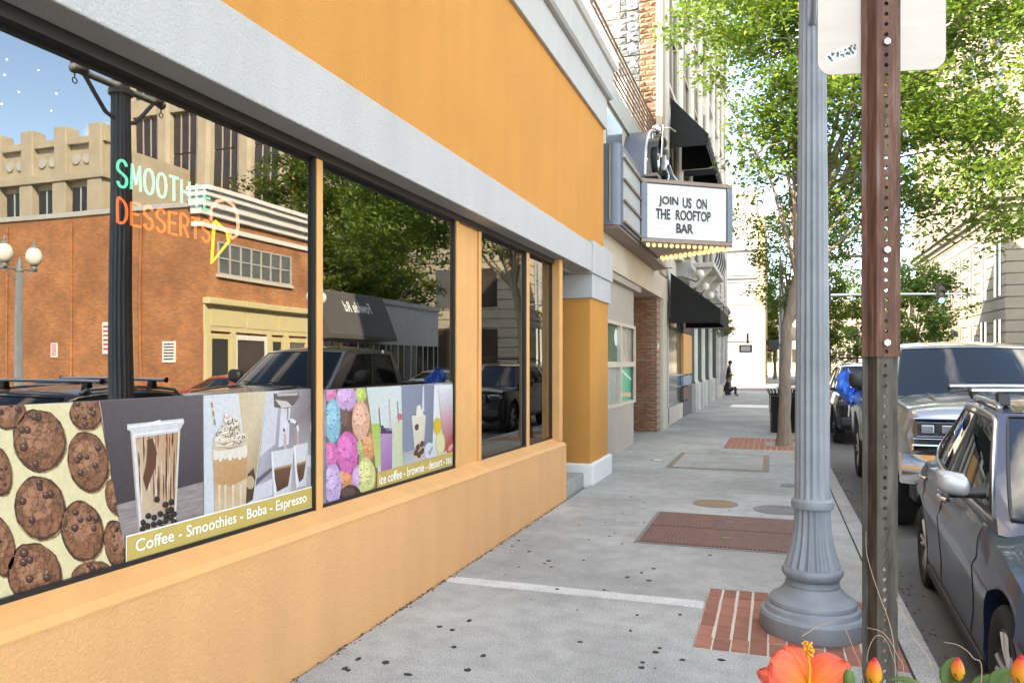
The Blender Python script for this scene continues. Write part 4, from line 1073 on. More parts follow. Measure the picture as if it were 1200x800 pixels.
# V-shaped sign box
d = Vector((Nx-Ax, Ny-Ay, 0)); L = d.length; ux = d.normalized(); nrm = Vector((ux.y, -ux.x, 0))
Bx, By = -2.25, 15.78
box_ = [(Ax+.002, Ay), (Nx, Ny), (Nx+.02, Ny+.03), (Nx+.02, Ny+.09), (Nx, Ny+.12), (Bx+.002, By)]
sb = MB().prism(box_, 'z', MZ0, MZ1).build('sign_box', M['steel_blue'], mq)
def on_face(a, z, off): p = Vector((Ax, Ay, 0))+ux*a+nrm*off; return (p.x, p.y, z)
def face_box(mb, a0, a1, z0, z1, o0, o1):
    P = [on_face(a, z, o) for o in (o0, o1) for a, z in ((a0, z0), (a1, z0), (a1, z1), (a0, z1))]
    mb.add(P, [(0,3,2,1),(4,5,6,7),(0,1,5,4),(1,2,6,5),(2,3,7,6),(3,0,4,7)]); return mb
fb_ = face_box(MB(), .13, L-.12, MZ0+.085, MZ1-.085, .002, .012).build('letter_board', M['sign_white'], sb)
for (a0, a1, z0, z1) in ((0, L, MZ0, MZ0+.07), (0, L, MZ1-.07, MZ1), (0, .12, MZ0+.071, MZ1-.071), (L-.11, L, MZ0+.071, MZ1-.071)):
    face_box(MB(), a0, a1, z0, z1, .002, .045).build('board_frame', M['brown_trim'] if a1-a0 > 1 else M['steel_blue'], sb, bevel=.006)
for k in range(1, 5):
    z = MZ0+.085+k*(MZ1-MZ0-.17)/5
    face_box(MB(), .14, L-.13, z-.007, z+.007, .0125, .020).build('letter_rail', mat('clear_letter_rail', (.62, .64, .63), .3), sb)
def board_text(body, u0, u1, vt, vb, zl=None):
    # photo px on the letter board
    def hit(u, v_):
        a = ray(u, v_); o = Vector((Ax, Ay, 0)); n_ = nrm; t_ = (n_.x*o.x+n_.y*o.y+.02)/(n_.x*a[0]+n_.y*a[1]); p = Vector((a[0]*t_, a[1]*t_, EYE+a[2]*t_)); return (p-o).dot(ux), p.z
    a0, z1 = hit(u0, vt); a1, _ = hit(u1, vt); _, z0 = hit(u0, vb)
    if zl: z0, z1 = zl
    o = on_face(a0, z0, .022)
    for word in [body]:
        text_on('letters', word, M['letter'], sb, o, tuple(ux), (0,0,1), a1-a0, z1-z0, .002, bold=.03)
    return (z0, z1)
for (ws, vt, vb) in (((('JOIN',772,795),('US',800,810.5),('ON',816,828.5)),229.5,242), ((('THE',768.5,785.5),('ROOFTOP',792,833)),244,256.5), ((('BAR',792.5,812.5),),261.5,273)):
    zl = None
    for (w_, a_, b_) in ws: zl = board_text(w_, a_, b_, vt, vb, zl)
# underside with bulbs
MB().prism([(Ax+.05, Ay+.06), (Nx-.03, Ny+.04), (Bx+.05, By-.06)], 'z', MZ0-.012, MZ0-.001).build('underside', M['soffit'], mq)
bulb_me = MB().ball((0, 0, 0), .034, 10, 7).mesh('bulb', M['bulb'], 60)
for (p0, p1, n) in (((Ax+.12, Ay+.13), (Nx-.06, Ny+.03), 15), ((Bx+.12, By-.12), (Nx-.06, Ny+.08), 15), ((Bx+.12, By-.32), (Nx-.2, Ny+.02), 13)):
    for k in range(n):
        q = k/(n-1); link('bulb', bulb_me, mq, loc=None).location = (lerp(p0[0], p1[0], q), lerp(p0[1], p1[1], q), MZ0-.04)
MB().tube([(-2.18, 15.98, 3.62), (-2.0, 16.1, 3.62)], .012, 6).build('conduit', M['brown_trim'], mq)

# arch drum behind the bike
ar = thing('arch_sign', 'blue grey arched drum with pale rim standing on the marquee', 'arch', (-2.4, 15.0, 4.95))
n = 24
arcp = [(13.92, MZ1+.142), ]+[(15.02-1.10*math.cos(math.pi*k/n), 5.08+1.06*math.sin(math.pi*k/n)) for k in range(n+1)]+[(16.12, MZ1+.142)]
MB().prism(arcp, 'x', TX+.003, -2.24).build('drum', M['steel_blue'], ar, smooth=25)
inn = [(13.98, MZ1+.143)]+[(15.02-1.03*math.cos(math.pi*k/n), 5.08+.99*math.sin(math.pi*k/n)) for k in range(n+1)]+[(16.06, MZ1+.143)]
MB().prism(inn, 'x', -2.2398, -2.236).build('arch_face', M['fin'], ar)
b = MB(); b.tube([(-2.225, p[0], p[1]) for p in arcp], .028, 8); b.build('rim', M['sign_white'], ar, smooth=50)
for k in range(1, 12, 2): MB().ball((-2.20, 15.02-1.10*math.cos(math.pi*k/12), 5.08+1.06*math.sin(math.pi*k/12)), .03, 8, 6).build('rim_bulb', M['sign_white'], ar)
MB().box(-2.30, -2.02, 14.05, 16.0, MZ1+.142, MZ1+.20).build('shelf', M['brown_trim'], ar)
# motorbike on the shelf
mo = thing('motorbike', 'black and chrome motorbike standing on the marquee inside the arch', 'motorbike', (-2.05, 15.0, MZ1+.2))
bx, bz = -2.08, MZ1+.2
for yw in (14.32, 15.72):
    w = MB(); w.lathe([(.25, -.05), (.30, -.055), (.325, -.03), (.33, 0), (.325, .03), (.30, .055), (.25, .05)], 28, (bx, yw, bz+.33), 'x', cap=False)
    wo = w.build('wheel', M['rubber'], mo, smooth=50)
    w = MB(); w.lathe([(.255, -.03), (.24, 0), (.255, .03)], 28, (bx, yw, bz+.33), 'x', cap=False); w.lathe([(.05, -.06), (.05, .06)], 12, (bx, yw, bz+.33), 'x')
    for k in range(10):
        a = 2*math.pi*k/10; w.tube([(bx, yw, bz+.33), (bx, yw+.25*math.cos(a), bz+.33+.25*math.sin(a))], .008, 5)
    w.build('rim', M['chrome'], wo, smooth=50)
MB().ball((bx, 14.9, bz+.78), .2, 16, 10, sc=(.65, 1.3, .62)).build('tank', M['black_paint'], mo, smooth=60)
MB().ball((bx, 15.4, bz+.68), .2, 16, 10, sc=(.6, 1.5, .32)).build('seat', M['plastic'], mo, smooth=60)
b = MB(); b.box(bx-.12, bx+.12, 14.8, 15.25, bz+.22, bz+.50)
for k in range(5): b.box(bx-.15, bx+.15, 14.85, 15.1, bz+.48+k*.035, bz+.495+k*.035)
b.build('engine', M['alu'], mo, bevel=.01)
b = MB()
for s in (-1, 1): b.tube([(bx+s*.09, 14.32, bz+.33), (bx+s*.09, 14.62, bz+1.02)], .025, 8)
b.build('fork', M['chrome'], mo, smooth=50)
b = MB(); b.tube([(bx-.14, 14.95, bz+.98), (bx-.12, 14.68, bz+1.0), (bx, 14.64, bz+.98), (bx+.2, 14.70, bz+1.0), (bx+.28, 14.95, bz+.98)], .016, 8); b.build('handlebar', M['chrome'], mo, smooth=50)
MB().ball((bx, 14.5, bz+.92), .1, 14, 8).build('headlight', M['chrome'], mo, smooth=60)
for s in (-1, 1):
    MB().tube([(bx+s*.16, 14.85, bz+.3), (bx+s*.17, 15.2, bz+.22), (bx+s*.17, 16.0, bz+.26)], .04, 10).build('exhaust', M['chrome'], mo, smooth=50)
b = MB(); b.grid(lambda a, c: (bx+.09*(2*c-1), 15.72+.38*math.cos(math.pi*(.1+.8*a)), bz+.33+.38*math.sin(math.pi*(.1+.8*a))), 12, 3); b.grid(lambda a, c: (bx+.09*(2*c-1), 14.32+.37*math.cos(math.pi*(.2+.7*a)), bz+.33+.37*math.sin(math.pi*(.2+.7*a))), 12, 3); b.build('mudguard', M['black_paint'], mo, smooth=60)

# ================================================================== TALL STONE BUILDING ON OUR SIDE
t3 = thing('stone_building', 'tall pale stone building with black awnings and painted brick side wall', 'building', (-6, 30, 0))
BX = -2.72; BY0, BY1, BH = 18.80, 45.0, 25.0
MB().box(-14, BX, BY0+.25, BY1, -.1, BH).build('core_wall', M['stone_pale'], t3)
# painted, rough-faced brick party wall
def course_wall(x0, x1, z0, z1, m, name, seed, yf=BY0, hgt=.16, ln=.42):
    rb = random.Random(seed); b = MB(); z = z0; k = 0
    while z < z1:
        x = x0-(ln/2 if k % 2 else 0)
        while x < x1:
            a, c = max(x, x0), min(x+ln*rb.uniform(.8, 1.1), x1)
            if c-a > .05:
                o = rb.uniform(-.05, .02); e = rb.uniform(.01, .05)
                b.add([(a,yf+o,z),(c,yf+o,z),(c,yf+o,z+hgt-.02),(a,yf+o,z+hgt-.02),(lerp(a,c,.25),yf+o-e,z+.04),(lerp(a,c,.75),yf+o-e*rb.random(),z+.04),(lerp(a,c,.75),yf+o-e,z+hgt-.06),(lerp(a,c,.25),yf+o-e,z+hgt-.06),
                       (a,yf+.25,z),(c,yf+.25,z),(c,yf+.25,z+hgt-.02),(a,yf+.25,z+hgt-.02)],
                      [(4,5,6,7),(0,1,5,4),(1,2,6,5),(2,3,7,6),(3,0,4,7),(0,8,9,1),(2,10,11,3),(1,9,10,2),(0,3,11,8)])
            x = c+.015 if c < x1 else x1+1
        z += hgt; k += 1
    tag(b.build(name, m, t3), kind='stuff')
MB().box(-14, BX+.01, BY0+.02, BY0+.24, 6.0, BH-.1).build('brick_backing', M['mortar'], t3)
course_wall(-7.5, -3.62, 6.2, 13, mat('faded_pink_paint_brick', (.40, .30, .275), .9, var=.2, vs=5), 'painted_bricks', 1)
course_wall(-3.61, -3.13, 6.2, 13, mat('grey_paint_brick', (.11, .12, .13), .9, var=.3, vs=6), 'painted_bricks', 2)
course_wall(-3.12, -2.66, 3.9, 13, mat('rough_orange_brick', (.215, .115, .075), .9, var=.4, vs=5, bump=.6, bs=14, bd=.03), 'rough_bricks', 3, hgt=.13, ln=.26)
for (ch, v_) in (('B', 6), ('O', 19), ('O', 31), ('K', 43), ('&', 55), ('A', 74)):
    c = onY(741, v_, BY0-.09); text_on('painted_letter', ch, M['stone_grey'], t3, (c[0]-.13, BY0-.085, c[2]-.10), (1,0,0), (0,0,1), .27, .20, .002, bold=.04)
MB().box(BX, BX+.16, BY0-.08, BY0+.55, 3.8, BH).build('corner_pilaster', M['stone_cream'], t3, bevel=.02)
# piers, windows, awnings on the street front
bays = 8; pitch = (BY1-19.6)/bays
for k in range(bays+1):
    y = 19.45+k*pitch
    MB().prism([(BX, y-.34), (BX+.14, y-.30), (BX+.20, y-.22), (BX+.20, y+.22), (BX+.14, y+.30), (BX, y+.34)], 'z', 4.62, BH-1.0).build('pier', M['stone_pale'], t3, smooth=20)
    if k < bays:
        for zf in (4.85, 8.6, 12.3, 16.0, 19.7):
            wy0, wy1 = y+.42, y+pitch-.42
            f = MB().box(BX, BX+.05, wy0, wy1, zf+.35, zf+3.0).build('window', M['win_dark'] if zf < 12 else M['win_grey'], t3)
            for q in (0, .5, 1):
                yy_ = lerp(wy0+.05, wy1-.05, q); MB().box(BX+.052, BX+.10, yy_-.05, yy_+.05, zf+.30, zf+3.05).build('window_bar', M['stone_cream'], f)
            MB().box(BX+.052, BX+.095, wy0, wy1, zf+1.9, zf+2.0).build('transom', M['stone_cream'], f)
            MB().box(BX+.001, BX+.17, wy0-.06, wy1+.06, zf+.18, zf+.30).build('sill', M['stone_pale'], f, bevel=.02)
MB().prism([(BX, 4.2), (BX+.22, 4.2), (BX+.30, 4.35), (BX+.42, 4.45), (BX+.42, 4.6), (BX, 4.6)], 'y', 22.8, BY1).build('street_cornice', M['stone_grey'], t3)
MB().prism([(BX, BH-1), (BX+.3, BH-.9), (BX+.7, BH-.5), (BX+.7, BH), (BX, BH)], 'y', BY0, BY1).build('top_cornice', M['stone_pale'], t3)
def awning(y0, y1, zt, zb, out, val, label, wallx=BX+.21):
    a = thing('awning', label, 'awning', (wallx, (y0+y1)/2, zb), group='black canvas awnings')
    x1 = wallx+out
    def scal(mb):
        # sloping sheet, sides and valance with thickness
        n = 8
        def top(p, q):
            sag = -.05*math.sin(math.pi*q)*math.sin(math.pi*p)*1.0
            return (lerp(wallx, x1, q), lerp(y0, y1, p), lerp(zt, zb+val, q)+sag)
        mb.grid(top, n, 6); mb.grid(lambda p, q: tuple(Vector(top(p, q))-Vector((.006, 0, .014))), n, 6, flip=True)
        return mb
    scal(MB()).build('canvas_top', M['canvas'], a, smooth=40)
    for yy_ in (y0, y1-.012):
        MB().prism([(wallx, zt), (x1, zb+val), (x1, zb), (wallx, zb)], 'y', yy_, yy_+.012).build('canvas_side', M['canvas'], a)
    b = MB(); b.grid(lambda p, q: (x1+.012+.01*math.sin(p*34), lerp(y0, y1, p), lerp(zb, zb+val, q)), 28, 1); b.grid(lambda p, q: (x1+.004+.01*math.sin(p*34), lerp(y0, y1, p), lerp(zb, zb+val, q)), 28, 1, flip=True)
    b.build('valance', M['canvas'], a, smooth=40)
    b = MB(); b.tube([(wallx, y0+.03, zb+.02), (x1-.02, y0+.03, zb+.02), (x1-.02, y1-.03, zb+.02), (wallx, y1-.03, zb+.02)], .014, 6); b.build('awning_frame', M['alu'], a)
awning(19.75, 23.2, 3.95, 2.66, 1.22, .35, 'black canvas awning over the shopfront below the marquee', -2.5)
for k, lab in ((0, 'nearest black awning on the upper floor above the marquee'), (1, 'second black awning on the upper floor, behind the marquee corner'), (2, 'third black awning along the upper floor of the stone building'), (3, 'farthest black awning along the upper floor of the stone building')):
    y = 19.45+k*pitch; awning(y+.35, y+pitch-.30, 8.45-.0*k, 7.15, .92, .30, lab)
# street level: shopfront, green columns, stone piers
gf = MB().box(-3.3, -2.9, 19.62, 25.69, -.05, 4.15).build('shop_recess', M['stone_grey'], t3)
MB().box(-2.895, -2.70, 19.95, 25.4, .45, 2.9).build('shop_glass', M['win_grey'], t3)
MB().box(-2.95, -2.62, 19.95, 25.4, -.05, .45).build('stall_riser', M['stone_pale'], t3)
for y in (20.3, 25.5): MB().box(-2.92, -2.62, y-.10, y+.10, .0, 4.15).build('shop_post', M['stone_grey'], t3, bevel=.02)
pY0, pY1 = onX(801, 420, -2.6)[1], onX(813, 420, -2.6)[1]
for nm_, z0, z1, mm in (('orange_panel', 1.30, 2.55, M['trim_orange']), ('dark_panel', 2.58, 2.95, mat('dark_poster', (.06, .035, .045), .4, var=.5, vs=7)), ('blue_panel', .95, 1.25, mat('blue_poster', (.18, .25, .36), .4, var=.5, vs=7)), ('brown_panel', .5, .9, mat('brown_poster', (.10, .05, .045), .4, var=.5, vs=7)), ('grey_tile_base', .0, .47, mat('grey_tiles', (.10, .10, .11), .5, var=.3, vs=6))):
    MB().box(-2.69, -2.60, pY0, pY1, z0, z1).build(nm_, mm, t3)
MB().box(-3.0, -2.86, 25.7, 37.2, -.05, 4.15).build('dark_shopfront', M['green_paint'], t3)
for y, m_ in ((26.2, 'green_paint'), (27.5, 'stone_pale'), (28.9, 'green_paint'), (30.5, 'stone_pale'), (32.2, 'green_paint'), (34.2, 'stone_pale'), (36.4, 'green_paint')):
    b = MB(); b.lathe([(.16,0),(.16,1.0),(.13,1.05),(.12,3.6),(.15,3.7),(.17,3.8),(.17,4.18)], 16, (-2.66, y, 0)); o = b.build('column', M[m_], t3, smooth=35)
    MB().box(-2.86, -2.46, y-.19, y+.19, -.04, .95).build('column_base', M['stone_pale'] if m_ != 'green_paint' else M['stone_grey'], o, bevel=.01)
for k in range(3):
    y = 38.0+k*3.2
    MB().box(BX, BX+.24, y-.42, y+.42, -.05, 4.19).build('stone_pier', M['stone_grey'], t3, bevel=.02)
    MB().box(BX, BX+.34, y-.5, y+.5, -.05, .55).build('pier_plinth', M['stone_pale'], t3, bevel=.03)
    for z in (1.1, 1.7, 2.3, 2.9, 3.5): MB().box(BX+.24, BX+.262, y-.36, y+.36, z, z+.5).build('stone_block', M['stone_pale'], t3, bevel=.01)
    if k < 2:
        w = MB().box(BX, BX+.03, y+.55, y+2.65, .6, 3.6).build('window', M['win_dark'], t3); MB().box(BX, BX+.12, y+.5, y+2.7, .0, .58).build('panel', M['stone_grey'], w)

# balcony with curled ironwork
bl = thing('balcony', 'small iron balcony with curled bars and plants above the black shop awning', 'balcony', (-2.3, 26.5, 4.0))
MB().box(-2.50, -1.75, 24.4, 29.2, 4.62, 4.78).build('slab', M['stone_pale'], bl, bevel=.03)
for k in range(17):
    y = 24.5+k*.285
    b = MB(); b.tube([(-1.80+.12*math.sin(q*math.pi), y+.10*math.sin(q*2*math.pi), 4.78+q*1.0) for q in np.linspace(0, 1, 9)], .014, 5); b.build('curled_bar', M['white_paint'] if k % 3 == 0 else M['black_paint'], bl)
MB().tube([(-2.5, 24.42, 5.8), (-1.8, 24.42, 5.8), (-1.8, 29.18, 5.8), (-2.5, 29.18, 5.8)], .025, 6).build('top_rail', M['black_paint'], bl)
for k, y in enumerate((24.6, 26.8, 29.0)):
    b = MB(); b.prism([(BX+.2, 4.0), (BX+.3, 4.0), (-1.85, 4.55), (-1.85, 4.62), (BX+.2, 4.62)], 'y', y-.09, y+.09); b.build('scroll_bracket', M['stone_pale'], bl, bevel=.02)
for k, (y, z) in enumerate(((23.4, 4.3), (25.2, 4.1), (27.4, 4.0))):
    t = thing('wall_lamp', ['white globe wall lamp above the black shop awning', 'white globe wall lamp under the iron balcony', 'farthest white globe wall lamp under the balcony end'][k], 'lamp', (-2.2, y, z), group='globe wall lamps')
    MB().tube([(BX+.2, y, z-.1), (-2.2, y, z-.22), (-2.1, y, z-.12)], .02, 6).build('bracket', M['black_paint'], t)
    MB().ball((-2.1, y, z), .14, 14, 10).build('globe', M['globe'], t, smooth=60)

# ================================================================== FOLIAGE
def leaf_cloud(name, clumps, nleaf, size, rnd_, parent, cols, m=None, flat=.55, droop=.0):
    """clumps: list of (x,y,z,r).  one mesh of small folded leaves, coloured per leaf"""
    rs = np.random.RandomState(rnd_)
    C = np.array(clumps); n = len(C)*nleaf
    idx = np.repeat(np.arange(len(C)), nleaf)
    d = rs.normal(size=(n, 3)); d /= np.linalg.norm(d, axis=1)[:, None]+1e-9
    rad = C[idx, 3]*rs.uniform(.15, 1, n)**.6
    off = d*rad[:, None]; off[:, 2] *= flat
    ctr = C[idx, :3]+off; ctr[:, 2] -= droop*rad
    # leaf frame
    ax = d*.7+rs.normal(size=(n, 3))*.6; ax[:, 2] *= .5; ax /= np.linalg.norm(ax, axis=1)[:, None]
    up = np.tile([0, 0, 1.], (n, 1))+rs.normal(size=(n, 3))*.55
    sd = np.cross(ax, up); sd /= np.linalg.norm(sd, axis=1)[:, None]+1e-9
    nm = np.cross(sd, ax)
    s = size*rs.uniform(.6, 1.25, n)[:, None]
    P = np.stack([ctr-ax*s*.5, ctr+sd*s*.26-nm*s*.05, ctr+ax*s*.5-nm*s*.08, ctr-sd*s*.26-nm*s*.05], 1).reshape(-1, 3)
    me = bpy.data.meshes.new(name); me.vertices.add(n*4); me.vertices.foreach_set('co', P.ravel())
    me.loops.add(n*4); me.loops.foreach_set('vertex_index', np.arange(n*4))
    me.polygons.add(n); me.polygons.foreach_set('loop_start', np.arange(n)*4); me.polygons.foreach_set('loop_total', np.full(n, 4))
    cc = np.array(cols); w = rs.uniform(0, 1, n)*.5+rs.uniform(0, 1, len(C))[idx]*.5
    col = cc[0]*(1-w[:, None])+cc[1]*w[:, None]; yel = rs.uniform(0, 1, n) < .03; col[yel] = cc[2]
    a = me.color_attributes.new('Col', 'FLOAT_COLOR', 'POINT')
    a.data.foreach_set('color', np.repeat(np.hstack([col, np.ones((n, 1))]), 4, axis=0).ravel())
    me.materials.append(m or M['leaf']); me.update(); me.validate()
    return link(name, me, parent)
LC = [(.062, .118, .024), (.150, .235, .042), (.25, .27, .05)]
LD = [(.045, .080, .016), (.125, .175, .028), (.22, .23, .035)]
def make_tree(label, base, trunk, crown, nclump, nleaf, lsize, seed, cols=LC, rtrunk=.13, clr=(.35, .7), group=None, branches=26, hollow=.35, name='street_tree', extra=()):
    """trunk: list of offsets from base; crown: list of ellipsoids (dx,dy,dz,rx,ry,rz)"""
    rs = random.Random(seed)
    t = thing(name, label, 'tree', base, group=group)
    B = Vector(base)
    tp = [Vector(p) for p in trunk]
    pts = []
    for i in range(len(tp)-1):
        for q in (0, .25, .5, .75): pts.append(tp[i].lerp(tp[i+1], q)+Vector((rs.uniform(-1, 1), rs.uniform(-1, 1), 0))*.012)
    pts.append(tp[-1])
    n = len(pts); rad = [rtrunk*(1.35 if i == 0 else 1.08 if i == 1 else 1)*(1-.5*i/n) for i in range(n)]
    mb = MB(); mb.tube(pts, rad, 12)
    cl = []
    vols = [c[3]*c[4]*c[5] for c in crown]; tot = sum(vols)
    for c, v in zip(crown, vols):
        k = int(nclump*v/tot); done = 0
        while done < k:
            d = Vector((rs.gauss(0, 1), rs.gauss(0, 1), rs.gauss(0, 1))).normalized(); r = rs.uniform(hollow, 1)**.7
            lump = 1+.16*math.sin(5*d.x+3*d.z+seed)+.12*math.sin(7*d.y-4*d.z)
            p = Vector((c[0]+d.x*r*c[3]*lump, c[1]+d.y*r*c[4]*lump, c[2]+d.z*r*c[5]*lump))
            # gaps: drop clumps where a slow noise is low
            if math.sin(p.x*1.9+seed)*math.sin(p.y*1.7+2)*math.sin(p.z*2.3+1) < -.22: done += .35; continue
            cl.append((p.x, p.y, p.z, rs.uniform(*clr))); done += 1
    for e in extra: cl.append(e)
    top = pts[-1]; mid = [pts[int(n*f)] for f in (.6, .75, .88, 1.0-1e-6)]
    for k in range(min(branches, len(cl))):
        c = Vector(rs.choice(cl)[:3]); s = rs.choice(mid)
        if c.z < s.z+.1: s = mid[0]
        m1 = s.lerp(c, .35)+Vector((rs.uniform(-.15, .15), rs.uniform(-.15, .15), .12*(c-s).length)); m2 = s.lerp(c, .72)+Vector((rs.uniform(-.15, .15), rs.uniform(-.15, .15), .10*(c-s).length))
        path = [s, m1, m2, c]; r0 = rtrunk*.36*rs.uniform(.6, 1)
        mb.tube(path, [r0, r0*.7, r0*.42, r0*.14], 6)
        for j in range(2):
            e = m2+Vector((rs.uniform(-1, 1), rs.uniform(-1, 1), rs.uniform(-.2, .8)))*.7; mb.tube([m2, m2.lerp(e, .5)+Vector((0, 0, .05)), e], [r0*.35, r0*.25, r0*.1], 5)
    mb.build('trunk', M['bark'], t, smooth=50, local=True)
    leaf_cloud('crown', cl, nleaf, lsize, seed, t, cols).matrix_parent_inverse = Matrix.Identity(4)
    return t
# nearest street tree, trunk leaning slightly towards the road at the top
make_tree('street tree with a slim leaning trunk beside the litter bin', (.21, 16.2, -.02),
    [(-.02,0,0), (0,.02,1.2), (.03,0,2.4), (.22,-.05,3.3), (.55,-.1,4.3), (.8,-.1,5.4)],
    [(1.05,-.2,6.5,1.9,2.2,1.6), (2.7,.2,5.6,1.9,2.0,1.6), (-.45,-.5,5.9,.75,1.1,1.2), (.15,-.4,6.9,1.25,1.5,1.3), (-1.35,-1.2,8.0,1.1,1.2,1.1), (-.6,-.8,8.8,1.6,1.5,1.2), (1.2,.2,8.4,2.8,2.5,1.9), (3.9,.6,7.2,1.9,2.2,2.0), (.5,.2,4.5,1.2,1.2,.6), (3.4,0,4.4,1.5,1.4,.7)], 1150, 62, .12, 21, rtrunk=.125, clr=(.28, .58), branches=46)
make_tree('second street tree farther along the kerb behind the black car', (.30, 31.0, -.02),
    [(0,0,0), (.02,0,1.6), (.1,.05,3.0), (.2,.1,4.6)], [(.7,0,6.2,2.5,2.6,2.2), (2.3,.5,7.6,2.2,2.2,2.0), (.2,.3,4.5,1.5,1.5,.9)], 240, 56, .16, 5, cols=LC, clr=(.4, .75), branches=18)
make_tree('round bright green tree across the far crossing left of the cream building', (9.3, 60, -.3),
    [(0,0,0), (0,0,2.2), (.1,0,3.6)], [(0,0,5.4,3.6,3.0,3.4), (.8,0,7.6,2.4,2.4,2.0)], 260, 50, .30, 8, cols=LC, clr=(.5, .95), rtrunk=.18, branches=12)
make_tree('narrow column shaped green tree far down the street left of the signpost', (4.6, 72, -.3),
    [(0,0,0), (0,0,2), (0,0,4)], [(0,0,6.6,1.7,1.6,5.6)], 170, 46, .30, 12, cols=LC, clr=(.5, .9), rtrunk=.15, branches=8)
make_tree('second column shaped green tree far down the street', (7.4, 78, -.3),
    [(0,0,0), (0,0,2), (0,0,4)], [(0,0,6.4,1.8,1.7,5.2)], 150, 46, .32, 14, cols=LC, clr=(.5, .9), rtrunk=.15, branches=8)
make_tree('far green tree beside the white corner building', (.1, 82, -.1),
    [(0,0,0), (0,0,2), (0,0,4)], [(-.2,0,6.8,1.9,2.2,4.8)], 170, 46, .34, 17, cols=[(.08,.14,.02),(.19,.25,.04),(.25,.26,.04)], clr=(.5, .9), rtrunk=.18, branches=8)
# trees mirrored in the shop windows, behind the low grey building
for i, (x, y, lab) in enumerate(((20.5, 37.0, 'big dark green tree mirrored left in the middle window'), (20.5, 43.0, 'big dark green tree mirrored in the centre of the middle window'), (20.8, 48.5, 'big dark green tree mirrored at the right of the middle window'))):
    make_tree(lab, (x, y, -.1), [(0,0,0), (0,0,2.6), (.1,0,4.2)], [(0,0,9.0,4.0,3.8,4.6), (-.8,.6,12.4,2.9,2.9,2.4), (-1.2,-.6,6.6,2.8,2.8,2.0)], 340, 56, .28, 30+i, cols=LD, clr=(.5, 1.0), rtrunk=.2, branches=16, name='mirrored_tree', group='trees behind the grey building')

# ================================================================== ACROSS THE STREET (seen in the shop windows)
def mir(u, v, X):
    a = ray(u, v); t = (2*GP-X)/a[0]; return (X, a[1]*t, EYE+a[2]*t)
bb = thing('brick_building', 'two storey orange brick corner building with white cornice mirrored in the nearest window', 'building', (22, 28, 0))
cy0, cy1 = 24.1, 31.4
MB().box(FB, 36, cy0, cy1, -.1, 7.75).build('brick_wall', [M['brick_red']], bb)
MB().box(FB+.01, 36, cy0-.02, cy0-.001, -.1, 7.75).build('side_brick_skin', M['brick_red_y'], bb)
MB().box(FB+.2, 36.1, cy0-.10, cy0+.3, 7.752, 7.95).build('side_coping', M['stone_grey'], bb)
for (x0, z0, z1) in ((.10, 6.95, 7.15), (.16, 7.45, 7.75), (.34, 7.75, 8.1), (.52, 8.1, 8.32), (.62, 8.32, 8.5)):
    MB().box(FB-x0, FB+.4, cy0-.06-x0*.5, cy1+.05, z0+.002, z1).build('cornice_step', M['white_paint'], bb, bevel=.02)
wa, wb = mir(252, 285, FB), mir(341, 300, FB)
wz1, wz0 = 6.5, 5.25
wf = MB().box(FB-.03, FB+.02, wa[1]+.1, wb[1], wz0, wz1).build('strip_window', M['win_grey'], bb)
for k in range(8):
    y = lerp(wa[1]+.1, wb[1], k/7); MB().box(FB-.07, FB-.031, y-.04, y+.04, wz0-.02, wz1+.02).build('glazing_bar', M['stone_grey'], wf)
for z in (wz0, (wz0+wz1)/2, wz1): MB().box(FB-.066, FB-.0312, wa[1]+.1, wb[1], z-.03, z+.03).build('glazing_rail', M['stone_grey'], wf)
MB().box(FB-.12, FB, wa[1], wb[1]+.1, wz0-.16, wz0-.04).build('window_sill', M['stone_pale'], bb)
yc = mat('cream_shopfront_paint', (.60, .52, .30), .6, var=.06)
MB().box(FB-.35, FB, cy0-.05, cy1+.03, 3.95, 4.2).build('shop_cornice', yc, bb, bevel=.03)
MB().box(FB-.10, FB, cy0, cy1, 2.9, 3.948).build('shop_fascia', yc, bb)
for k in range(3): MB().box(FB-.125, FB-.101, lerp(cy0+.2, cy1-.2, k/3)+.1, lerp(cy0+.2, cy1-.2, (k+1)/3)-.1, 3.1, 3.8).build('fascia_panel', yc, bb)
for y in (cy0+.15, cy0+1.7, cy0+4.2, cy0+5.4, cy1-.15): MB().box(FB-.14, FB, y-.13, y+.13, -.05, 2.898).build('shop_pilaster', yc, bb)
for (ya, yb, m_) in ((cy0+.32, cy0+1.5, 'win_dark'), (cy0+1.9, cy0+4.0, 'win_brown'), (cy0+4.4, cy0+5.2, 'win_dark'), (cy0+5.6, cy1-.35, 'win_grey')):
    w = MB().box(FB-.04, FB, ya, yb, .3, 2.7).build('shop_window', M[m_], bb)
    for (a, c, z0, z1) in ((ya-.05, ya+.08, .2, 2.8), (yb-.08, yb+.05, .2, 2.8), (ya+.081, yb-.081, 2.6, 2.8), (ya+.081, yb-.081, .2, .4)): MB().box(FB-.09, FB-.041, a, c, z0, z1).build('frame', M['white_paint'] if m_ == 'win_brown' else yc, w)
for x in (18.9, 22.6, 26.3): MB().tube([(x, cy0-.08, .2), (x, cy0-.08, 7.5)], .05, 8).build('drain_pipe', M['brick_red_y'], bb, smooth=50)
def wall_sign(u, v, w, h, m, label):
    a = ray(u, v); t = (cy0-.04)/a[1]; X = 2*GP-a[0]*t; z = EYE+a[2]*t
    s = thing('wall_sign', label, 'sign', (X, cy0-.05, z), group='signs on the brick wall')
    MB().box(X-w/2, X+w/2, cy0-.06, cy0-.021, z-h/2, z+h/2).build('plate', M['white_paint'], s)
    b = MB()
    for k in range(6):
        zz = z+h*.36-k*h*.14; b.box(X-w*.38, X+w*.38, cy0-.0635, cy0-.0605, zz-h*.028, zz+h*.028)
    tag(b.build('print_lines', m, s), kind='stuff')
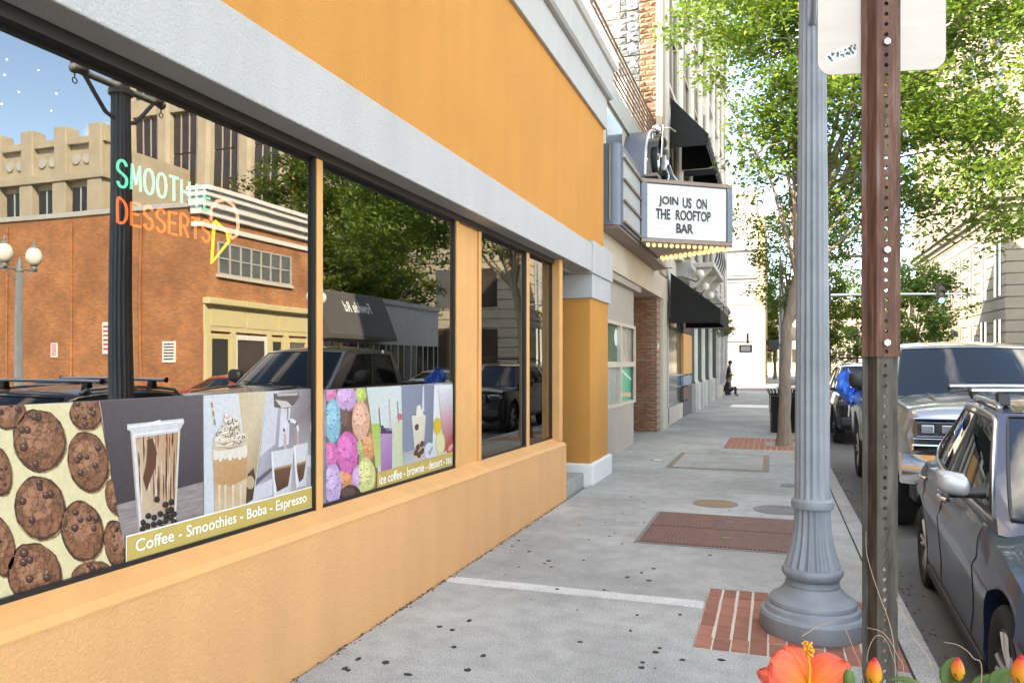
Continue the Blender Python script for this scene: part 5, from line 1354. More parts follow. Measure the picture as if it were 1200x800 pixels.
wall_sign(197, 412, .62, .82, M['letter'], 'white notice board mirrored on the brick wall right of the dark post')
wall_sign(126, 397, .5, 1.3, mat('red_sign_paint', (.5, .03, .03), .5), 'red and white notice mirrored left of the dark post')
wall_sign(64, 411, .35, .6, mat('red_sign_paint', (.5, .03, .03), .5), 'small red notice mirrored near the twin globe lamp')

gb = thing('grey_building', 'low grey building with dark sloping awning mirrored in the middle window', 'building', (22, 38, 0))
gy0, gy1 = 31.5, 46.3
MB().box(FB+.05, 18.2, gy0, gy1, -.1, 5.0).build('wall', M['stone_grey'], gb)
MB().box(FB-.05, 18.3, gy0, gy1+.05, 5.0, 5.28).build('parapet', mat('grey_coping', (.34, .34, .34), .7), gb)
ay1 = mir(455, 380, 15.5)[1]
MB().prism([(FB+.04, 5.27), (FB-.06, 5.27), (FB-1.1, 3.05), (FB-1.1, 2.85), (FB+.04, 2.85)], 'y', gy0+.05, ay1).build('sloping_awning', mat('charcoal_awning', (.075, .070, .068), .75, var=.1), gb)
for k in range(9):
    ya = gy0+.4+k*1.6; w = MB().box(FB-.01, FB+.049, ya, ya+1.35, .5, 2.7).build('window', M['win_dark'] if k % 3 else M['win_grey'], gb)
    MB().box(FB-.05, FB-.011, ya+.62, ya+.70, .5, 2.7).build('mullion', M['alu'], w)
# awning lettering, read from across the street
ya_, yb_ = mir(409, 355, 15.5)[1], mir(434, 355, 15.5)[1]
sl = Vector((-1.04, 0, -2.22)).normalized()
o = Vector((FB-.06, yb_, 5.27))+sl*1.15
text_on('awning_lettering', 'Fowlde Rd', M['white_paint'], gb, tuple(o), (0,-1,0), tuple(-sl), yb_-ya_+.35, .62, .02, bold=.02)

def window_grid(t, face, a0, a1, z0, z1, na, nz, fixed, m, wfrac=.62, hfrac=.8, bar='stone_cream', mull=1):
    da, dz = (a1-a0)/na, (z1-z0)/nz
    wm = None
    for i in range(na):
        for j in range(nz):
            ca, zb = a0+(i+.5)*da, z0+j*dz+dz*(1-hfrac)*.5; hw = da*wfrac/2
            if wm is None:
                if face == 'y': wm = MB().box(-hw, hw, -.10, .0, 0, dz*hfrac).mesh('window', M[m]); bm_ = MB().box(-.06, .06, -.18, -.101, 0, dz*hfrac).mesh('mullion', M[bar])
                else: wm = MB().box(-.10, 0, -hw, hw, 0, dz*hfrac).mesh('window', M[m]); bm_ = MB().box(-.18, -.101, -.06, .06, 0, dz*hfrac).mesh('mullion', M[bar])
            loc = (ca, fixed, zb) if face == 'y' else (fixed, ca, zb)
            o = link('window', wm, t); o.location = loc
            for q in range(mull):
                p = link('mullion', bm_, o, local=True); k = ((q+1)/(mull+1)-.5)*2*hw; p.location = (k, 0, 0) if face == 'y' else (0, k, 0)
# stone tower
tw = thing('stone_tower', 'tall cream stone office tower mirrored above the brick building', 'building', (42, 70, 0))
MB().box(28, 56, 60, 85, -.1, 48).build('tower_wall', M['stone_cream'], tw)
nb = 6; dx = 28.0/nb
for k in range(nb+1):
    x = 28+k*dx
    MB().prism([(x-.95, 60), (x-.8, 59.4), (x-.45, 59.2), (x+.45, 59.2), (x+.8, 59.4), (x+.95, 60)], 'z', -.1, 48.5).build('pier', M['stone_cream'], tw)
    for z in (13.5, 27.0): MB().lathe([(.25, -.1), (.3, 0)], 10, (x, 59.15, z), 'y').build('rosette', M['stone_grey'], tw)
for z in (12.6, 26.0): MB().box(28, 56, 59.35, 59.98, z, z+1.6).build('spandrel', M['stone_cream'], tw)
window_grid(tw, 'y', 28, 56, 1, 12.4, nb, 3, 59.9, 'win_brown', .62, .9, mull=2)
window_grid(tw, 'y', 28, 56, 14.3, 25.9, nb, 3, 59.9, 'win_brown', .62, .96, mull=2)
window_grid(tw, 'y', 28, 56, 27.7, 47, nb, 5, 59.9, 'win_brown', .62, .96, mull=2)
an = thing('stone_annex', 'lower cream stone wing with balustrade mirrored at the left of the nearest window', 'building', (62, 55, 0))
MB().box(48.5, 85, 50, 62, -.1, 20.4).build('annex_wall', M['stone_cream'], an)
MB().box(48.2, 85, 49.2, 50.6, 17.3, 18.0).build('ledge', M['stone_cream'], an, bevel=.05)
MB().box(48.3, 85, 49.6, 50.6, 20.402, 21.0).build('parapet', M['stone_cream'], an, bevel=.05)
for k in range(9):
    x = 49.3+k*3.9
    MB().box(x-.75, x+.75, 49.35, 49.99, 11.5, 17.29).build('pilaster', M['stone_cream'], an, bevel=.04)
    MB().box(x-.7, x+.7, 49.45, 50.8, 18.01, 22.0).build('parapet_post', M['stone_cream'], an, bevel=.08)
    for dx_ in (1.35, 2.55): MB().lathe([(.42, -.12), (.42, .0)], 16, (x+dx_, 49.98, 19.2), 'y').build('roundel', M['stone_grey'], an)
    for zf in (4, 11.8):
        w = MB().box(x+.95, x+2.95, 49.9, 49.985, zf, zf+5).build('window', M['win_dark'], an)
        MB().box(x+1.9, x+2.0, 49.82, 49.899, zf, zf+5).build('mullion', M['stone_grey'], w)
# cream building beyond the crossing, seen directly at the right and mirrored in the last window
cb = thing('cream_building', 'cream stone building across the far crossing at the right edge', 'building', (20, 70, 0))
CXF = 14.6
MB().box(CXF, 27.5, 58.5, 92, -.1, 30).build('wall', M['cream_far'], cb)
for z in np.arange(.6, 11.6, .78):
    MB().box(CXF-.10, CXF-.001, 58.42, 92, z, z+.70).build('rusticated_course', M['cream_far'], cb)
    MB().box(CXF-.09, 27.5, 58.40, 58.499, z, z+.70).build('rusticated_course', M['cream_far'], cb)
for (o_, z0, z1) in ((.25, 11.7, 12.1), (.55, 12.1, 12.5), (.8, 12.5, 12.9), (.3, 28.2, 29), (1.0, 29, 30.2)):
    MB().box(CXF-o_, 27.6, 58.5-o_, 92.2, z0+.002, z1).build('cornice_step', M['cream_far'], cb, bevel=.04)
for k in range(9):
    y = 60.2+k*3.7
    w = MB().box(CXF-.13, CXF-.101, y-.85, y+.85, 1.2, 4.6).build('window', M['win_dark'], cb); MB().box(CXF-.2, CXF-.131, y-.05, y+.05, 1.2, 4.6).build('mullion', M['cream_far'], w)
    w = MB().box(CXF-.13, CXF-.101, y-.85, y+.85, 6.2, 10.4).build('window', M['win_brown'], cb); MB().box(CXF-.2, CXF-.131, y-.05, y+.05, 6.2, 10.4).build('mullion', M['cream_far'], w)
    for zf in (14.2, 18.6, 23.0):
        w = MB().box(CXF-.04, CXF-.001, y-.8, y+.8, zf, zf+3.1).build('window', M['win_brown'], cb); MB().box(CXF-.25, CXF-.041, y-1.0, y+1.0, zf-.35, zf-.05).build('sill', M['cream_far'], w)
    MB().box(CXF-.22, CXF, y+1.25, y+2.45, 12.91, 28.2).build('pilaster', M['cream_far'], cb)
for k in range(3):
    x = 17+k*4
    for zf in (1.2, 6.2, 14.2, 18.6, 23.0): MB().box(x-.8, x+.8, 58.36, 58.5 if zf > 12 else 58.395, zf, zf+3.2).build('window', M['win_brown'], cb)
# buildings that close the far end of the street
fe = thing('far_building', 'far pale tan building closing the end of the street', 'building', (10, 150, 0))
MB().box(-2, 32, 150, 165, -.3, 13).build('wall', M['stone_cream'], fe)
window_grid(fe, 'y', -2, 32, 1, 13, 10, 3, 149.99, 'win_brown', .5, .6)

# ================================================================== WHITE CORNER BUILDING BEYOND THE CROSSING, OUR SIDE
wb_ = thing('white_building', 'white rendered building with tan corner column beyond the crossing', 'building', (-8, 66, 0))
MB().box(-22, -1.25, 62, 90, -.05, 15.0).build('white_wall', M['white_wall'], wb_)
MB().box(-22, -1.2, 61.93, 61.999, 6.2, 6.35).build('string_course', M['stone_grey'], wb_); MB().box(-22, -1.2, 61.80, 61.999, 10.4, 11.0).build('string_course', M['stone_grey'], wb_)
MB().box(-1.245, -.62, 61.9, 90, -.05, 13.0).build('tan_column', M['tan'], wb_, bevel=.05)
for k in range(5): MB().box(-.6195, -.55, 66+k*4.6, 68.4+k*4.6, .5, 3.6).build('shop_window', M['win_dark'], wb_)
for (z) in (8.2, 8.5): MB().tube([(-22, 61.8, z), (-1.2, 61.8, z-.1)], .04, 6).build('wall_cable', M['black_paint'], wb_)

# ================================================================== TRAFFIC SIGNALS
def signal_head(name, label, loc, rz, lit, small=False):
    t = thing(name, label, 'traffic light', loc, rz, 'traffic signals')
    n = 2 if small else 3; hgt = .36*n
    MB().box(-.19, .19, -.0, .24, -hgt/2, hgt/2).build('housing', M['black_paint'], t, local=True, bevel=.02)
    for k in range(n):
        z = hgt/2-.18-k*.36
        cc = [(.55,.03,.02), (.6,.3,.02), (.05,.85,.60)][k if not small else 0]
        m_ = emis('signal_green_light', (.05, .95, .62), 2.2) if (lit == k) else mat('dim_signal_lens', tuple(c*.25 for c in cc), .3)
        MB().lathe([(.13, -.012), (.13, -.002)], 18, (0, 0, z), 'y').build('lens', m_, t, local=True)
        b = MB()
        b.grid(lambda a, c: (.145*math.cos(math.pi*(a)), -.22*c-.001, z+.145*math.sin(math.pi*a)), 14, 1); b.grid(lambda a, c: (.139*math.cos(math.pi*(a)), -.22*c-.001, z+.139*math.sin(math.pi*a)), 14, 1, flip=True)
        b.build('visor', M['black_paint'], t, local=True)
    return t
sp_ = thing('signal_pole', 'pale signal mast with long arm over the far crossing', 'signal mast', (.45, 47.0, 0))
MB().lathe([(.26,0),(.26,.25),(.17,.4),(.15,1.2),(.12,7.4)], 20, (.40, 45.9, 0)).build('pole', M['lamp_paint'], sp_, smooth=35)
MB().tube([(.40, 45.9, 5.35), (4.0, 45.95, 5.42), (9.6, 46.0, 5.30)], [.10, .085, .05], 10).build('mast_arm', M['alu'], sp_, smooth=50)
MB().tube([(.40, 45.9, 7.2), (1.6, 45.9, 7.5), (4.2, 45.9, 7.55)], [.06, .05, .035], 8).build('luminaire_arm', M['alu'], sp_, smooth=50)
MB().box(3.9, 4.8, 45.75, 46.05, 7.45, 7.6).build('luminaire', M['lamp_paint'], sp_, bevel=.03)
q = onY(1103, 347, 45.7); signal_head('traffic_light', 'traffic light with green lamp lit hanging on the mast arm', (q[0], 45.66, 5.32), 0, 2)
q = onY(969, 330, 45.7); signal_head('traffic_light', 'dark traffic light on the mast arm left of the signpost', (q[0], 45.66, 5.36), R(180), 9)
q = onY(908, 404, 45.6); pd = thing('pedestrian_signal', 'black pedestrian signal box on the pale signal mast', 'signal', (q[0], 45.6, q[2]), group=None)
MB().box(q[0]-.30, q[0]+.22, 45.45, 45.72, q[2]-.26, q[2]+.26).build('housing', M['black_paint'], pd, bevel=.02); MB().box(q[0]+.22, .40, 45.62, 45.72, q[2]-.04, q[2]+.04).build('bracket', M['black_paint'], pd)
# projecting sign on the white building side
ps = thing('projecting_sign', 'small black projecting sign on the wall by the seated people', 'sign', (-2.0, 44.2, 2.2))
MB().box(BX+.2, -1.25, 44.5, 44.55, 2.80, 2.86).build('bracket', M['black_paint'], ps)
MB().box(-1.45, -1.33, 44.47, 44.58, 2.72, 3.3).build('hanger', M['black_paint'], ps)
MB().box(-1.85, -1.15, 44.49, 44.56, 2.22, 2.66).build('board', M['black_paint'], ps, bevel=.02)
MB().box(-1.75, -1.25, 44.484, 44.489, 2.3, 2.58).build('board_face', M['stone_grey'], ps)

# hanging basket and planters on the stone building
for k, (y, z) in enumerate(((28.6, 3.0), (31.9, 3.1))):
    hb = thing('hanging_basket', ['flower basket hanging below the end of the black awning', 'farther flower basket hanging on the stone piers'][k], 'plant', (-1.75, y, z), group='hanging baskets')
    MB().tube([(BX+.25, y, z+.75), (-1.75, y, z+.8), (-1.72, y, z+.7), (-1.75, y, z+.2)], .015, 6).build('bracket', M['black_paint'], hb)
    MB().lathe([(.02, -.22), (.16, -.15), (.24, 0)], 16, (-1.75, y, z)).build('basket', M['bark'], hb, smooth=40)
    leaf_cloud('foliage', [(-1.75+random.uniform(-.25, .25), y+random.uniform(-.25, .25), z+random.uniform(-.35, .3), .22) for _ in range(14)], 30, .10, 40+k, hb, [(.05,.08,.02),(.12,.15,.04),(.35,.05,.06)])

# ================================================================== VEHICLES
def curve(keys, y):
    """smooth interpolation of (y, value...) keys"""
    if y <= keys[0][0]: return keys[0][1:]
    if y >= keys[-1][0]: return keys[-1][1:]
    for i in range(len(keys)-1):
        a, b = keys[i], keys[i+1]
        if a[0] <= y <= b[0]:
            t = (y-a[0])/(b[0]-a[0]); p, q = keys[max(i-1, 0)], keys[min(i+2, len(keys)-1)]
            out = []
            for k in range(1, len(a)):
                # monotone-ish hermite
                d = (b[k]-a[k])/(b[0]-a[0])
                m0 = (b[k]-p[k])/(b[0]-p[0]) if b[0] != p[0] else d; m1 = (q[k]-a[k])/(q[0]-a[0]) if q[0] != a[0] else d
                lim = 2*abs(d); m0 = max(-lim, min(lim, m0)); m1 = max(-lim, min(lim, m1)); hh = b[0]-a[0]
                out.append((2*t**3-3*t**2+1)*a[k]+(t**3-2*t**2+t)*hh*m0+(-2*t**3+3*t**2)*b[k]+(t**3-t**2)*hh*m1)
            return tuple(out)
class Car:
    def __init__(s, S, name, label, loc, rz=0., group='parked cars'):
        s.S = S; s.t = thing(name, label, S.get('cat', 'car'), loc, rz, group); s.HW = S['hw']
        s.body(); s.cabin(); s.wheels()
    def P(s, name, mb, m, parent=None, **k): return mb.build(name, m, parent or s.t, local=True, **k)
    def sec(s, y):
        hw, zb, zs, zc = curve(s.S['body'], y)
        h = zs-zb; cr = s.S.get('crease', .02)
        return [(0, zb), (hw*.78, zb), (hw-.07, zb+.015), (hw-.03, zb+.07), (hw-.018, zb+.16*h+.02), (hw-.020, zb+.34*h), (hw-.004, zb+.60*h), (hw, zb+.72*h), (hw-cr*.6, zb+.78*h), (hw-cr, zb+.90*h), (hw-cr-.03, zs-.012), (hw-cr-.075, zs),
                (hw*.66, lerp(zs, zc, .62)), (hw*.36, lerp(zs, zc, .92)), (0, zc)]
    def surf(s, y, zq):
        """half width of the flank at height z"""
        p = s.sec(y)
        for i in range(2, 11):
            if p[i][1] <= zq <= p[i+1][1]: t = (zq-p[i][1])/(p[i+1][1]-p[i][1]+1e-9); return lerp(p[i][0], p[i+1][0], t)
        return p[7][0]
    def body(s):
        S = s.S; L = S['L']
        ys = sorted(set([0, .015, .04, .08, .14, .22]+list(np.linspace(.3, L-.3, 46))+[L-.22, L-.14, L-.08, L-.04, L-.015, L]))
        mb = MB(); vs = []; n = None
        for y in ys:
            h = s.sec(y); full = h+[(-x, z) for x, z in h[-2:0:-1]]; n = len(full)
            bow = 0
            for (x, z) in full:
                e = (x/s.HW)**2; fr = max(0, 1-y/.9); re = max(0, 1-(L-y)/.7)
                vs.append((x, y+S.get('bowf', .22)*e*fr-S.get('bowr', .16)*e*re, z))
        fs = []
        for i in range(len(ys)-1):
            for k in range(n):
                j = (k+1) % n; fs.append((i*n+k, (i+1)*n+k, (i+1)*n+j, i*n+j))
        fs.append(tuple(range(n))); fs.append(tuple(range((len(ys)-1)*n, len(ys)*n))[::-1])
        mb.add(vs, fs)
        me = mb.mesh('body', S['paint'], None, merge=True)
        o = bpy.data.objects.new('body', me); COL.objects.link(o)
        cu = MB()
        for yw in S['axles']:
            for sx in (-1, 1):
                Rr = S['R']+S.get('gap', .05)
                cu.lathe([(Rr, -.2), (Rr, .2)], 40, (sx*(s.HW-.03), yw, S['R']+.02), 'x')
        cme = cu.mesh('cut', M['plastic']); co_ = bpy.data.objects.new('cut', cme); COL.objects.link(co_)
        bm_ = bmesh.new(); bm_.from_mesh(cme); bmesh.ops.recalc_face_normals(bm_, faces=bm_.faces); bm_.to_mesh(cme); bm_.free()
        md = o.modifiers.new('b', 'BOOLEAN'); md.object = co_; md.operation = 'DIFFERENCE'; md.solver = 'EXACT'
        bpy.context.view_layer.update()
        m2 = bpy.data.meshes.new_from_object(o.evaluated_get(bpy.context.evaluated_depsgraph_get())); m2.name = 'body'
        bpy.data.objects.remove(o); bpy.data.objects.remove(co_)
        m2.polygons.foreach_set('use_smooth', [True]*len(m2.polygons)); m2.set_sharp_from_angle(angle=R(32))
        s.bo = link('body', m2, s.t, local=True)
        for yw in S['axles']:
            for sx in (-1, 1):
                b = MB(); Rr = S['R']+S.get('gap', .05)-.004
                b.lathe([(.05, -.03), (Rr, -.03), (Rr, .13 if sx > 0 else -.13)] if sx > 0 else [(.05, .03), (Rr, .03), (Rr, -.13)], 36, (sx*(s.HW-.20), yw, S['R']+.02), 'x', cap=False)
                s.P('wheel_well', b, M['rubber'])
                if S.get('cladding'):
                    b = MB(); pts = [(sx*(s.surf(min(max(yw+(Rr+.03)*math.cos(a), .1), S['L']-.1), .6)+.004), yw+(Rr+.03)*math.cos(a), S['R']+.02+(Rr+.03)*math.sin(a)) for a in np.linspace(-.35, math.pi+.35, 22)]
                    b.tube(pts, .028, 6); s.P('arch_trim', b, M['plastic'], smooth=50)
    # ---- greenhouse surfaces
    def side(s, t, k, sx):
        c = s.S['cab']
        yF = lerp(c['yfb'], c['yft'], k); yR = lerp(c['yrb'], c['yrt'], k); y = lerp(yF, yR, t)
        zb = curve(s.S['belt'], lerp(c['yfb'], c['yrb'], t))[0]
        zt = c['zr']-c['df']*(1-t)**2.4-c['dr']*t**2.6
        x = lerp(c['xb'], c['xt'], math.copysign(abs(k)**1.15, k))-c.get('tf', .05)*(1-t)**3-c.get('tr', .06)*t**3
        return (sx*x, y, lerp(zb, zt, k))
    def front(s, w, k):
        p = s.side(0, k, 1); c = s.S['cab']; q = 1-w*w
        return (w*p[0], p[1]-c['bf']*q*(1-.35*k), p[2]+.02*q*k)
    def rear(s, w, k):
        p = s.side(1, k, 1); c = s.S['cab']; q = 1-w*w
        return (w*p[0], p[1]+c['br']*q, p[2]+.02*q*k)
    def roof(s, t, w):
        p = s.side(t, 1, 1); c = s.S['cab']; q = 1-w*w; b = -c['bf']*.65*max(0, 1-t*3)**1.5+c['br']*max(0, 1-(1-t)*3)**1.5
        return (w*p[0], p[1]+b*q, p[2]+(.02+.035*math.sin(math.pi*min(1, max(0, t*.9+.05))))*q**.8)
    def cabin(s):
        mb = MB(); pt = s.S['paint']
        for sx in (-1, 1): mb.grid(lambda a, b: s.side(a, b*1.0-.08*(1-b), sx), 20, 8, flip=(sx > 0))
        mb.grid(lambda a, b: s.front(2*a-1, b-.08*(1-b)), 14, 8); mb.grid(lambda a, b: s.rear(2*a-1, b-.08*(1-b)), 14, 8, flip=True)
        mb.grid(lambda a, b: s.roof(a, 2*b-1), 24, 14)
        s.cb = s.P('cabin', mb, pt, smooth=38, merge=True)
        c = s.S['cab']
        def pane(fn, off, nm, pts, name, mat_=None):
            """pane from 4 corners in (t,k) with rounded corners, lifted off the cabin skin by off"""
            b = MB(); N = 10
            def f(a, d):
                k0 = lerp(pts[0][1], pts[1][1], a); k1 = lerp(pts[3][1], pts[2][1], a); k = lerp(k0, k1, d)
                t0 = lerp(pts[0][0], pts[3][0], d); t1 = lerp(pts[1][0], pts[2][0], d); t = lerp(t0, t1, a)
                p = Vector(fn(t, k)); return tuple(p+Vector(nm)*off)
            b.grid(f, N, N, flip=(nm[0] > 0 or nm[1] > 0)); o = s.P(name, b, mat_ or M['carglass'], s.cb, smooth=60)
            ed = [f(i/N, 0) for i in range(N)]+[f(1, i/N) for i in range(N)]+[f(1-i/N, 1) for i in range(N)]+[f(0, 1-i/N) for i in range(N)]
            return o, ed
        for sx in (-1, 1):
            for pts in s.S['panes']:
                o, ed = pane(lambda t, k: s.side(t, k, sx), .005, (sx, 0, 0), pts, 'side_window')
                b = MB(); b.tube(ed, .009, 5, closed=True); s.P('window_seal', b, M['plastic'], o)
            if s.S.get('trim'):
                T = s.S['trim']; b = MB(); b.tube([tuple(Vector(s.side(t, k, sx))+Vector((sx*.008, 0, 0))) for t, k in T], .013, 6, closed=True); s.P('window_trim', b, M['alu'], s.cb, smooth=60)
        WS = s.S.get('ws', .93)
        o, ed = pane(lambda t, k: s.front(t, k), .006, (0, -1, .4), [(-WS,.05),(WS,.05),(WS,.95),(-WS,.95)], 'windscreen'); b = MB(); b.tube(ed, .010, 5, closed=True); s.P('screen_seal', b, M['plastic'], o)
        b = MB()
        for x in (-.45, .15):
            b.tube([tuple(Vector(s.front(x, .05))+Vector((0, -.03, .02))), tuple(Vector(s.front(x+.25, .12))+Vector((0, -.03, .02))), tuple(Vector(s.front(x+.62 if x < 0 else x+.6, .16))+Vector((0, -.03, .02)))], .010, 5)
        s.P('wiper', b, M['plastic'], s.cb)
        o, ed = pane(lambda t, k: s.rear(t, k), .006, (0, 1, .2), [(-.86,.12),(.86,.12),(.86,.90),(-.86,.90)], 'rear_window')
    def wheels(s):
        Rr = s.S['R']; w = .11
        for yw in s.S['axles']:
            for sx in (-1, 1):
                cx = sx*(s.HW-.135); c = (cx, yw, Rr)
                b = MB(); b.lathe([(Rr*.66, -w*.8), (Rr*.80, -w), (Rr*.94, -w*.98), (Rr, -w*.78), (Rr*1.0, 0), (Rr, w*.78), (Rr*.94, w*.98), (Rr*.80, w), (Rr*.66, w*.8)], 40, c, 'x', cap=False)
                wo = s.P('wheel', b, M['rubber'], smooth=40)
                b = MB(); b.lathe([(Rr*.67, sx*w*.82), (Rr*.64, sx*w*.86), (Rr*.61, sx*w*.70), (Rr*.58, sx*w*.1), (Rr*.2, sx*w*.0)], 36, c, 'x', cap=False); s.P('rim', b, mat('dark_rim', (.05, .05, .052), .4, metal=.6) if s.S.get('rim', 1) else M['alu'], wo, smooth=40)
                b = MB()
                for k in range(5):
                    for dd in (-.16, .16):
                        a = 2*math.pi*k/5+dd; a2 = 2*math.pi*k/5+dd*.45
                        p0 = Vector((cx+sx*w*.62, yw+Rr*.13*math.cos(a2), Rr+Rr*.13*math.sin(a2))); p1 = Vector((cx+sx*w*.74, yw+Rr*.62*math.cos(a), Rr+Rr*.62*math.sin(a)))
                        b.tube([p0, p0.lerp(p1, .5)+Vector((sx*.006, 0, 0)), p1], [.020, .017, .019], 6)
                b.lathe([(Rr*.18, sx*w*.45), (Rr*.17, sx*w*.70), (Rr*.08, sx*w*.78), (.003, sx*w*.79)], 18, c, 'x', cap=False)
                s.P('spokes', b, M['alu'], wo, smooth=45)
    def gap_line(s, pts, sx, name='door_gap'):
        b = MB(); P = []
        for i in range(len(pts)-1):
            for q in range(8):
                y, z = lerp(pts[i][0], pts[i+1][0], q/8), lerp(pts[i][1], pts[i+1][1], q/8); P.append((sx*(s.surf(y, z)+.0005), y, z))
        b.tube(P, .004, 5); s.P(name, b, M['plastic'], s.bo)
    def handle(s, y, z, m=None):
        for sx in (-1, 1):
            x = s.surf(y, z)
            b = MB(); b.ball((sx*(x-.004), y, z), .045, 12, 8, sc=(.35, 1.5, .6)); s.P('handle_cup', b, M['plastic'], s.bo, smooth=60)
            b = MB(); b.tube([(sx*(x+.002), y-.10, z+.012), (sx*(x+.032), y-.06, z+.016), (sx*(x+.034), y+.05, z+.016), (sx*(x+.004), y+.10, z+.010)], [.012, .015, .015, .012], 8); s.P('door_handle', b, m or s.S['paint'], s.bo, smooth=60)
    def mirror(s, y, z, size=(.13, .09, .085), m=None, arm=.10):
        for sx in (-1, 1):
            x = s.HW-.08
            b = MB(); o = len(b.v); b.ball((0, 0, 0), 1, 16, 10)
            vs = []
            for p in b.v:
                # squared-off egg, flat to the rear
                px, py, pz = [math.copysign(abs(q)**.62, q) for q in p]; py = min(py, .35)
                vs.append((sx*(x+arm+size[0]*(1+px)), y+py*size[1], z+pz*size[2]+.015*px))
            b.v = vs; s.P('mirror', b, m or s.S['paint'], smooth=50)
            b = MB(); b.grid(lambda a, c: (sx*(x+arm+size[0]*(1+(.82*(2*a-1)))), y+size[1]*.36, z+size[2]*.82*(2*c-1)), 4, 4, flip=(sx < 0)); s.P('mirror_glass', b, M['chrome'])
            b = MB(); b.tube([(sx*(x-.03), y+.02, z-size[2]*.75), (sx*(x+arm+size[0]*1.2), y+.01, z-size[2]*.95)], [.035, .025], 8); s.P('mirror_arm', b, M['plastic'], smooth=50)

# ---- near estate car: blue-grey, roof bars, bright mirrors
p_w = paint('blue_grey_metallic_paint', (.022, .032, .068), .25, .7)
SW = dict(ws=.93, L=4.65, hw=.915, R=.325, axles=(.92, 3.70), paint=p_w, crease=.035,
    body=[(0, .62, .34, .50, .52), (.05, .76, .24, .58, .62), (.16, .85, .20, .66, .72), (.5, .90, .18, .74, .86), (1.0, .913, .18, .84, .95), (1.45, .915, .18, .91, 1.0), (2.2, .915, .18, .945, 1.0), (3.2, .915, .18, .965, 1.02), (3.9, .905, .19, .965, 1.0), (4.2, .86, .22, .95, 1.0), (4.42, .78, .27, .90, .96), (4.57, .68, .34, .80, .86), (4.65, .58, .42, .68, .72)],
    belt=[(0, .80), (1.3, .935), (2.4, .965), (3.6, .995), (4.6, 1.01)],
    cab=dict(yfb=1.42, yft=2.46, yrb=4.50, yrt=4.12, xb=.840, xt=.630, zr=1.52, df=.06, dr=.10, bf=.34, br=.10, tf=.03, tr=.17),
    panes=[[(.030,.06),(.385,.06),(.300,.88),(.040,.88)], [(.405,.06),(.715,.06),(.690,.88),(.325,.88)], [(.735,.06),(.93,.18),(.90,.74),(.712,.86)]],
    trim=[(.008,.02),(.25,.02),(.5,.02),(.75,.02),(.93,.10),(.955,.25),(.94,.60),(.90,.84),(.82,.945),(.65,.965),(.4,.965),(.2,.955),(.05,.945),(.018,.90),(.012,.50)])
wag = Car(SW, 'estate_car', 'blue grey estate car with silver roof bars parked nearest at the kerb', (1.845, 3.12, RZ), -R(2.6))
wag.S['paint'] = p_w
wag.mirror(1.74, 1.10, (.085, .075, .064), M['silver_paint'], .05)
for y in (2.62, 3.62): wag.handle(y, .865, M['chrome'])
for sx in (-1, 1):
    wag.gap_line([(1.62, .30), (1.50, .55), (1.48, .75), (1.56, .93)], sx); wag.gap_line([(2.66, .30), (2.68, .6), (2.74, .95)], sx); wag.gap_line([(3.42, .72), (3.60, .82), (3.72, .97)], sx)
    wag.gap_line([(1.62, .30), (2.2, .285), (2.66, .30)], sx)
    b = MB(); b.prism([(.95+.36, .20), (3.30, .20), (3.30, .27), (1.31, .27)], 'x', sx*.86, sx*.905); wag.P('sill_trim', b, M['plastic'], wag.bo, bevel=.01)
    b = MB(); b.tube([tuple(Vector(wag.side(t, 1, sx))+Vector((-sx*.03, 0, .035 if .04 < q < .96 else .005))) for q, t in ((0, .06), (.05, .10), (.3, .3), (.5, .5), (.75, .75), (.95, .92), (1, .96))], .018, 8); wag.P('roof_rail', b, M['alu'], wag.cb, smooth=50)
for (t, nm) in ((.13, 'roof_bar'), (.66, 'roof_bar')):
    p = wag.side(t, 1, 1); zb = p[2]+.115
    b = MB(); b.tube([(-.72, p[1], zb), (-.4, p[1], zb+.006), (.4, p[1], zb+.006), (.72, p[1], zb)], .026, 10)
    for i, q in enumerate(b.v): b.v[i] = (q[0], (q[1]-p[1])*1.35+p[1], (q[2]-zb)*.7+zb)
    rb_ = wag.P('roof_bar', b, M['alu'], smooth=50)
    for sx in (-1, 1):
        b = MB(); b.prism([(p[1]-.045, p[2]+.02), (p[1]+.045, p[2]+.02), (p[1]+.03, zb-.012), (p[1]-.03, zb-.012)], 'x', sx*.50, sx*.575); wag.P('bar_foot', b, M['plastic'], rb_, bevel=.01)
        b = MB(); b.lathe([(.03, 0), (.03, sx*.012)], 10, (sx*.72, p[1], zb), 'x'); wag.P('end_cap', b, M['plastic'], rb_)
for sx in (-1, 1):
    b = MB(); b.ball((sx*.62, .24, .64), .16, 14, 10, sc=(1.2, .8, .5)); wag.P('headlight', b, M['lamp_glass'], smooth=60)
    b = MB(); b.box(sx*.50, sx*.66, 4.50, 4.60, .72, .84); wag.P('tail_light', b, mat('tail_red', (.35, .01, .01), .2, coat=1), bevel=.02)
b = MB(); b.box(-.42, .42, .0, .06, .42, .62); wag.P('grille', b, M['plastic'], bevel=.02)

